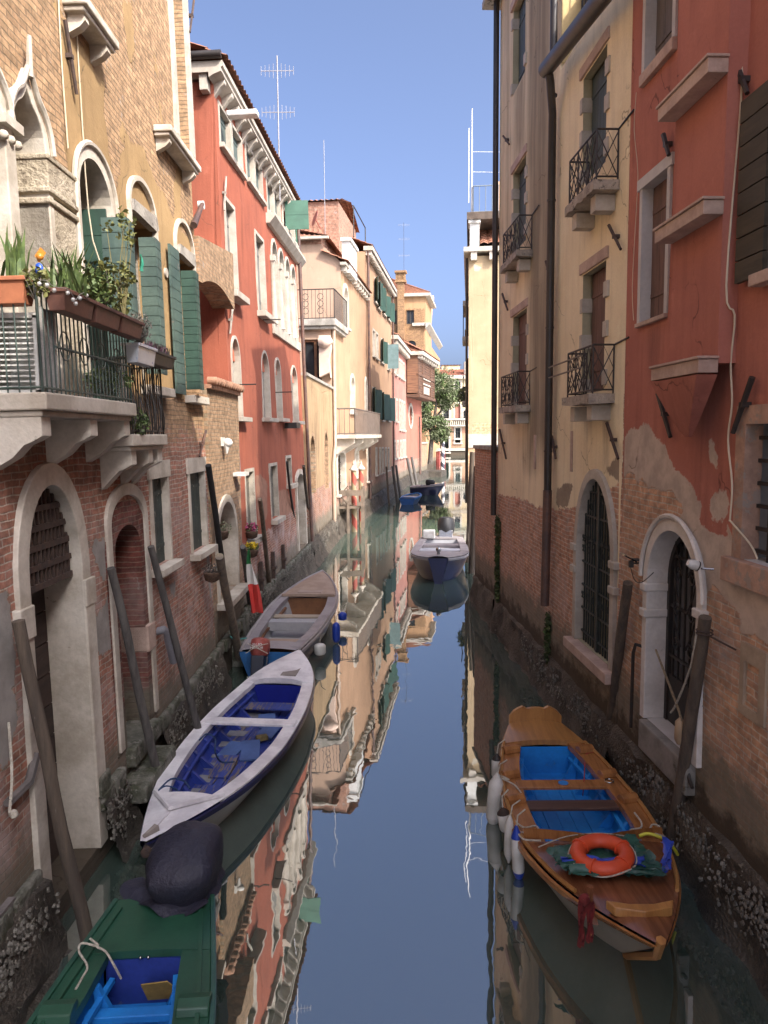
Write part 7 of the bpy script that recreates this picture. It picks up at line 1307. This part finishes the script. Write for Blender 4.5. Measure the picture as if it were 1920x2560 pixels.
# stone gate pillar and landing stones
c = at_z(r8(480, 1420), .75); p = thing('stone_pillar', 'white stone gate pillar with moulded cap and rusty clamps beside red house', 'pillar', (c.x - .12, c.y + .1, .5)); h = 2.0; MB().box((-.16, -.16, 0), (.16, .16, h - .28)).build('shaft', pm('flaking_white_stone', (.56, .53, .47), .8, .2, 2.5, (.44, .38, .28), patch=(.30, .2, .09), pth=.6, psc=3, bump=.5), p, bev=.012); m = MB(); m.lathe([(.23, h - .28), (.25, h - .22), (.20, h - .16), (.28, h - .04), (.28, h)], 4, Matrix.Rotation(math.pi / 4, 4, 'Z'), 0, False); m.lathe([(.1, h), (.13, h + .05), (.05, h + .12), (.07, h + .16), (.01, h + .2)], 10); m.build('cap', STONE_W, p)
for z in (1.45, .95): MB().box((-.03, -.168, z - .06), (.08, -.158, z + .06)).build('clamp', RUST, p)
m = MB(); m.box((-.6, -.9, -.3), (.5, -.2, .42)); m.box((-.6, -.2, -.3), (.4, .5, .72)); tag(m.build('landing_stones', MOSS, None, (c.x - .05, c.y - .4, 0), bev=.03), 'worn stone landing steps beside the stone pillar', 'steps')
# flag
c = at_z(r8(640, 1100), 1.2); c = on(F2, r8(625, 830), .5); o = thing('flag', 'drooping green white and red flag on the grey post', 'flag', c); 
for nm, mt, z0, z1, dx in (('green_band', pm('flag_green', (.03, .2, .06), .8, .1), .0, -.28, .0), ('white_band', pm('flag_white', (.6, .58, .54), .8, .1), -.28, -.68, .04), ('red_band', pm('flag_red', (.52, .045, .035), .8, .15), -.68, -1.25, .1)):
    m = MB(); m.grid([[(x * (.05 + .22 * max(0, -z - .2)) + .03 * math.sin(x * 5 + z * 4), .05 * math.sin(x * 9 + z * 3), z) for x in [k / 6 for k in range(7)]] for z in [z0 + (z1 - z0) * i / 6 for i in range(7)]], 0, True); m.build(nm, mt, o)
# ---- on and around the varnished boat
def fender(name, lab, p, L, r, body, tip, tilt=(0, 0), ends=True, rope=None):
    o = thing(name, lab, 'fender', Matrix.Translation(p) @ Matrix.Rotation(tilt[0], 4, 'X') @ Matrix.Rotation(tilt[1], 4, 'Y'), 'boat fenders'); MB().lathe([(r * .3, L * .5), (r * .8, L * .42), (r, L * .3), (r, -L * .3), (r * .8, -L * .42), (r * .3, -L * .5)], 14).build('body', body, o)
    if ends: MB().lathe([(.012, L * .62), (r * .35, L * .56), (r * .9, L * .40), (r * .96, L * .36)], 14).build('top_end', tip, o); MB().lathe([(r * .96, -L * .36), (r * .9, -L * .40), (r * .35, -L * .56), (.012, -L * .62)], 14).build('bottom_end', tip, o)
    MB().tube([(0, 0, L * .55), (.02, 0, L * .55 + .14), (.1, 0, L * .55 + .2)] if not rope else rope, .008, 5).build('lanyard', ROPEW, o); return o
FW = pm('scuffed_white_fender', (.62, .61, .57), .5, .15, 6, (.48, .47, .42), patch=(.28, .27, .22), pth=.64, psc=8); FB = pm('fender_blue', (.015, .05, .36), .4, .15)
def wv(p, z): return at_z(p, z)
fender('boat_fender', 'big white scuffed cylinder fender on the varnished boat, beside its thwart', wv(s7(112, 760), .26), .55, .09, FW, FW, (0, .08)); fender('boat_fender', 'white fender with dark end near the varnished boat stern', wv(s7(126, 510), .33), .3, .065, FW, IRON); fender('boat_fender', 'short white fender with brown end, above the pair of slim fenders', wv(s7(190, 915), .35), .26, .075, FW, WOODD, (0, -.2))
fender('boat_fender', 'slim dirty white fender, left one of the slim pair', wv(s7(222, 1050), .27), .42, .055, FW, FW, (0, .02)); fender('boat_fender', 'slim white fender with bright blue ends on the varnished boat', wv(s7(285, 1165), .25), .50, .062, FW, FB, (0, -.06))
c = wv(s7(920, 1165), .70); o = thing('lifebuoy', 'orange ring lifebuoy lying on the folded tarpaulin', 'lifebuoy', Matrix.Translation(c) @ Matrix.Rotation(.06, 4, 'X') @ Matrix.Rotation(-.08, 4, 'Y')); R_, r_ = .215, .072; m = MB(); m.grid([[((R_ + r_ * math.cos(b_)) * math.cos(a), (R_ + r_ * math.cos(b_)) * math.sin(a), r_ * .85 * math.sin(b_)) for b_ in [2 * math.pi * k / 14 for k in range(14)]] for a in [2 * math.pi * k / 40 for k in range(41)]], 0, True, True); m.build('ring', pm('lifebuoy_orange', (.62, .075, .022), .5, .1, 5), o); m = MB(); m.tube([((R_ + r_ + .012) * math.cos(a), (R_ + r_ + .012) * math.sin(a), -.01 + .012 * math.sin(a * 4)) for a in [k * .1571 for k in range(41)]], .007, 5); m.build('grab_rope', ROPEW, o)
for a in (-2.2, -.9, .35, 2.4): m = MB(); m.tube([((R_ + (r_ + .004) * math.cos(b_)) * math.cos(a), (R_ + (r_ + .004) * math.cos(b_)) * math.sin(a), (r_ + .004) * .85 * math.sin(b_)) for b_ in [k * .45 for k in range(15)]], .012, 5); m.build('band', MC['lifebuoy_orange'], o)
P4 = [wv(s7(*q), .58) for q in ((500, 1180), (1100, 1030), (1440, 1230), (1390, 1390), (740, 1370))]; c = wv(s7(960, 1230), .60); TG = pm('green_tarpaulin', (.03, .105, .075), .4, .35, 4, (.02, .07, .055), bump=.4, bd=.02); TB = pm('blue_tarpaulin', (.035, .08, .50), .4, .25, 4, bump=.4)
o = thing('tarpaulin', 'crumpled dark green tarpaulin with blue underside folded on the foredeck', 'tarpaulin', c); A_, B_, C_, D_ = [wv(s7(*q), .585) - c for q in ((500, 1165), (1130, 1040), (1440, 1300), (560, 1330))]; A_, B_, C_, D_ = [wv(s7(*q), .585) - c for q in ((490, 1160), (1160, 1045), (1430, 1370), (700, 1360))]
def sheet(a, b_, c_, d_, n, amp, z, sd): return [[(a.lerp(b_, i / n)).lerp(d_.lerp(c_, i / n), j / n) + Vector((.05 * mn.noise(Vector((i * .5, j * .5, sd))), .05 * mn.noise(Vector((i * .5, j * .5, sd + 3))), z + amp * (1.1 * abs(mn.noise(Vector((i * .13, j * .17, sd + 7)))) + .35 * abs(mn.noise(Vector((i * .4, j * .3, sd)))) + .12 * abs(mn.noise(Vector((i * .9, j * .8, sd)))))) ) for i in range(n + 1)] for j in range(n + 1)]
m = MB(); m.grid(sheet(A_, B_, C_, D_, 26, .10, .02, 1), 0, True); m.build('sheet', TG, o); m = MB(); m.grid(sheet(*[wv(s7(*q), .60) - c for q in ((600, 1240), (1240, 1235), (1250, 1330), (640, 1290))], 14, .07, .045, 4), 0, True); m.grid(sheet(*[wv(s7(*q), .60) - c for q in ((1380, 1100), (1440, 1120), (1440, 1350), (1370, 1340))], 10, .08, .04, 6), 0, True); m.build('turned_edge', TB, o); m = MB(); m.grid(sheet(*[wv(s7(*q), .60) - c for q in ((560, 1290), (1390, 1300), (1390, 1385), (740, 1370))], 16, .09, .045, 9), 0, True); m.build('folded_edge', TG, o)
YH = pm('yellow_hose', (.60, .56, .04), .4, .1); tag(MB().tube(catmull([wv(s7(1200, 1025), .62), wv(s7(1270, 1008), .64), wv(s7(1370, 1040), .62), wv(s7(1440, 1090), .55), wv(s7(1490, 1165), .40)], 5), .016, 8).build('hose', YH), 'short yellow hose curving over the varnished boat gunwale', 'hose')
o = thing('red_scarf', 'red cloth with gold trim tied to the bow post of the varnished boat', 'scarf', wv(s7(800, 1500), .72)); 
for dx, L_ in ((0, .40), (.07, .36)): m = MB(); m.grid([[(dx - .07 + (.055 + .012 * math.sin(i)) * j / 4, -.03 + .02 * math.sin(j * 2 + i * .8), -.0 - L_ * i / 10) for j in range(5)] for i in range(11)], 0, True); m.build('tail', pm('red_cloth', (.17, .016, .016), .8, .3, 9, patch=(.4, .2, .06), pth=.62, psc=30), o)
MB().blob((-.02, -.02, .01), .05, jit=.4).build('knot', MC['red_cloth'], o)
SPG = pm('dry_sponge', (.33, .25, .10), .95, .35, 15, bump=.6)
for q, z, s_, lab in ((s7(400, 430), .14, .085, 'larger yellow bailing sponge on the blue floor'), (s7(480, 430), .14, .055, 'smaller yellow bailing sponge on the blue floor'), (s1(1078, 810), .15, .07, 'yellow sponge block in the white boat')): tag(MB().box((-s_ * 1.2, -s_ * .8, -s_ * .5), (s_ * 1.2, s_ * .8, s_ * .5), 0, Matrix.Rotation(.4, 4, 'Z')).build('sponge', SPG, None, wv(q, z), bev=.015), lab, 'sponge')
def rope(lab, pts, r, mat, name='mooring_rope', k=5): return tag(MB().tube(catmull(pts, k), r, 6).build(name, mat), lab, 'rope', 'ropes on the boats and poles')
W_ = wv
rope('white rope lashed round the varnished boat side deck and fenders', [W_(s7(120, 600), .42), W_(s7(150, 570), .47), W_(s7(220, 600), .47), W_(s7(160, 590), .48), W_(s7(260, 640), .46), W_(s7(320, 715), .44)], .009, ROPEW); rope('white rope coils near the coaming of the varnished boat', [W_(s7(250, 900), .46), W_(s7(330, 960), .5), W_(s7(420, 950), .5), W_(s7(440, 1000), .48), W_(s7(300, 1000), .48), W_(s7(330, 1050), .5), W_(s7(460, 1060), .52)], .009, ROPEW)
rope('loose white rope loops beside the yellow hose', [W_(s7(1165, 850), .5), W_(s7(1215, 920), .5), W_(s7(1210, 965), .5), W_(s7(1135, 980), .5), W_(s7(1180, 1020), .54), W_(s7(1260, 1010), .56), W_(s7(1300, 940), .54), W_(s7(1355, 960), .52), W_(s7(1310, 1000), .54), W_(s7(1395, 1030), .5)], .010, ROPEW)
rope('thin red cord hanging over the thwart of the varnished boat', [W_(s7(870, 390), .47), W_(s7(800, 410), .46), W_(s7(790, 500), .42), W_(s7(785, 600), .47), W_(s7(775, 720), .2)], .006, pm('red_cord', (.4, .03, .03), .7, .1)); rope('thin white line along the varnished boat coaming', [W_(s7(440, 1110), .58), W_(s7(650, 1030), .6), W_(s7(900, 1005), .62), W_(s7(1120, 1030), .6)], .006, ROPEW)
BR = pm('blue_rope', (.02, .05, .13), .8, .2, 30)
for lab, a in (('dark blue rope wrapped round the white boat side near its middle', ((560, 830), (620, 780), (690, 820), (690, 930), (740, 1010), (850, 1010))), ('dark blue rope wrapped round the white boat side near its bow', ((200, 1270), (320, 1155), (430, 1170), (480, 1230))), ('second dark blue rope turn at the white boat bow', ((180, 1290), (270, 1215), (360, 1235), (410, 1290)))): rope(lab, [W_(s1(*q), .47 if i < 4 else .2) for i, q in enumerate(a)], .011, BR)
rope('pale rope tied round the pole and over the green boat deck', [W_(r4(545, 1690), .62), W_(r4(600, 1740), .56), W_(r4(500, 1720), .6), W_(r4(480, 1770), .56), W_(r4(530, 1860), .52), W_(r4(500, 1930), .5), W_(r4(460, 2000), .5)], .009, ROPEW); rope('loose pale rope end lying over the green boat blue cockpit', [W_(r4(590, 1745), .56), W_(r4(640, 1770), .55), W_(r4(690, 1850), .5), W_(r4(735, 1935), .36)], .009, ROPEW)
rope('turquoise rope from the grey motor boat to the pale post', [W_(r8(620, 1640), .6), W_(r8(550, 1650), .6), W_(r8(490, 1650), .7), W_(r8(470, 1630), .8)], .013, pm('turquoise_rope', (.08, .3, .28), .8, .2)); q = FZ.W(*FZ.uv(s6(1275, 1040), .2), .2)
rope('pale rope hanging from the thick pole to the step', [q, FZ.W(*FZ.uv(s6(1240, 1230), .15), .15), FZ.W(*FZ.uv(s6(1165, 1420), .12), .12), FZ.W(*FZ.uv(s6(1135, 1468), .12), .12)], .012, ROPEW); rope('old brown rope from the door jamb down to a float', [FZ.W(*FZ.uv(s6(1055, 1130), .06), .06), FZ.W(*FZ.uv(s6(1165, 1420), .12), .12), FZ.W(*FZ.uv(s6(1195, 1515), .15), .15)], .013, pm('brown_rope', (.24, .18, .11), .9, .25, 30, bump=.6))
c = FZ.W(*FZ.uv(s6(1185, 1570), .15), .15); tag(MB().lathe([(.015, .14), (.05, .1), (.055, -.08), (.03, -.13)], 12).build('float', pm('tan_float', (.36, .25, .15), .7, .2), None, c), 'tan float hanging on the brown rope by the step', 'float')
q0, q1, q2, q3 = [at_z(t4(*q), .62) for q in ((222, 478), (405, 470), (610, 690), (480, 748))]; up = Vector((0, 0, .03)); o = thing('landing_board', 'grey board slung on ropes below the arched door step', 'board', q0); MB().hexa([p - q0 - up for p in (q0, q1, q2, q3)], [p - q0 for p in (q0, q1, q2, q3)]).build('board', STEP, o, bev=.004); m = MB(); m.tube([Vector((0, 0, 0)), at_z(t4(395, 325), 1.05) - q0], .014, 6); m.tube([q3 - q0, at_z(t4(610, 630), .95) - q0], .012, 6); m.tube([q3 - q0, q3 - q0 + Vector((-.05, 0, -.25))], .006, 5); m.build('sling_rope', ROPEW, o)
# lamps by the arched door
c = FZ.W(*FZ.uv(s6(920, 640), .16), .16); o = thing('solar_lamp', 'small black solar lamp with tilted panel left of the arched door', 'lamp', c); m = MB(); m.box((-.10, -.06, -.008), (.06, .06, .008), 0, Matrix.Rotation(.5, 4, 'Y')); m.build('panel', GLASS, o); m = MB(); m.box((-.02, -.02, -.1), (.03, .02, -.02)); m.tube([(0, 0, -.05), (.14, 0, -.05)], .012, 5); m.box((.02, -.05, -.02), (.1, .05, .0)); m.build('arm', IRON, o); m = MB(); m.tube(catmull([(0, 0, -.1), (.0, -.15, -.22), (0, -.4, -.2), (.05, -.62, -.05)], 4), .005, 4); m.build('wire', IRON, o)
c = FZ.W(*FZ.uv(s6(1280, 680), .16), .16); o = thing('spot_lamp', 'small white and black spot lamp on the arched door edge', 'lamp', c); MB().lathe([(.045, 0), (.05, .05), (.03, .1)], 12, Matrix.Rotation(-1.2, 4, 'Y')).build('head', WHITEP, o); m = MB(); m.lathe([(.035, -.01), (.05, -.006), (.05, .005)], 12, Matrix.Rotation(-1.2, 4, 'Y')); m.build('lens', IRON, o); m = MB(); m.tube([(.03, 0, -.02), (.13, -.06, -.02)], .01, 5); m.build('arm', MC['steel'], o)
# fenders of the grey boat
fender('boat_fender', 'dark blue ball fender on the grey motor boat', wv(r8(1497, 1440), .3), .2, .10, FB, FB, ends=False); fender('boat_fender', 'long dark blue fender on the grey motor boat', wv(r8(1440, 1590), .24), .45, .085, FB, FB, ends=False); fender('boat_fender', 'white ball fender with blue neck at the grey motor boat stern', wv(r8(1290, 1745), .25), .24, .115, FW, FB, ends=False)
for q in ((395, 1750), (395, 1845)): pass
m = MB(); a = at_z(s8(1080, 1480), .8); m.tube([a, at_y(s8(1075, 560), a.y + .3)], .03, 6); tag(m.build('boat_hook', POLEW), 'long pole standing in the navy boat by the wall', 'pole')
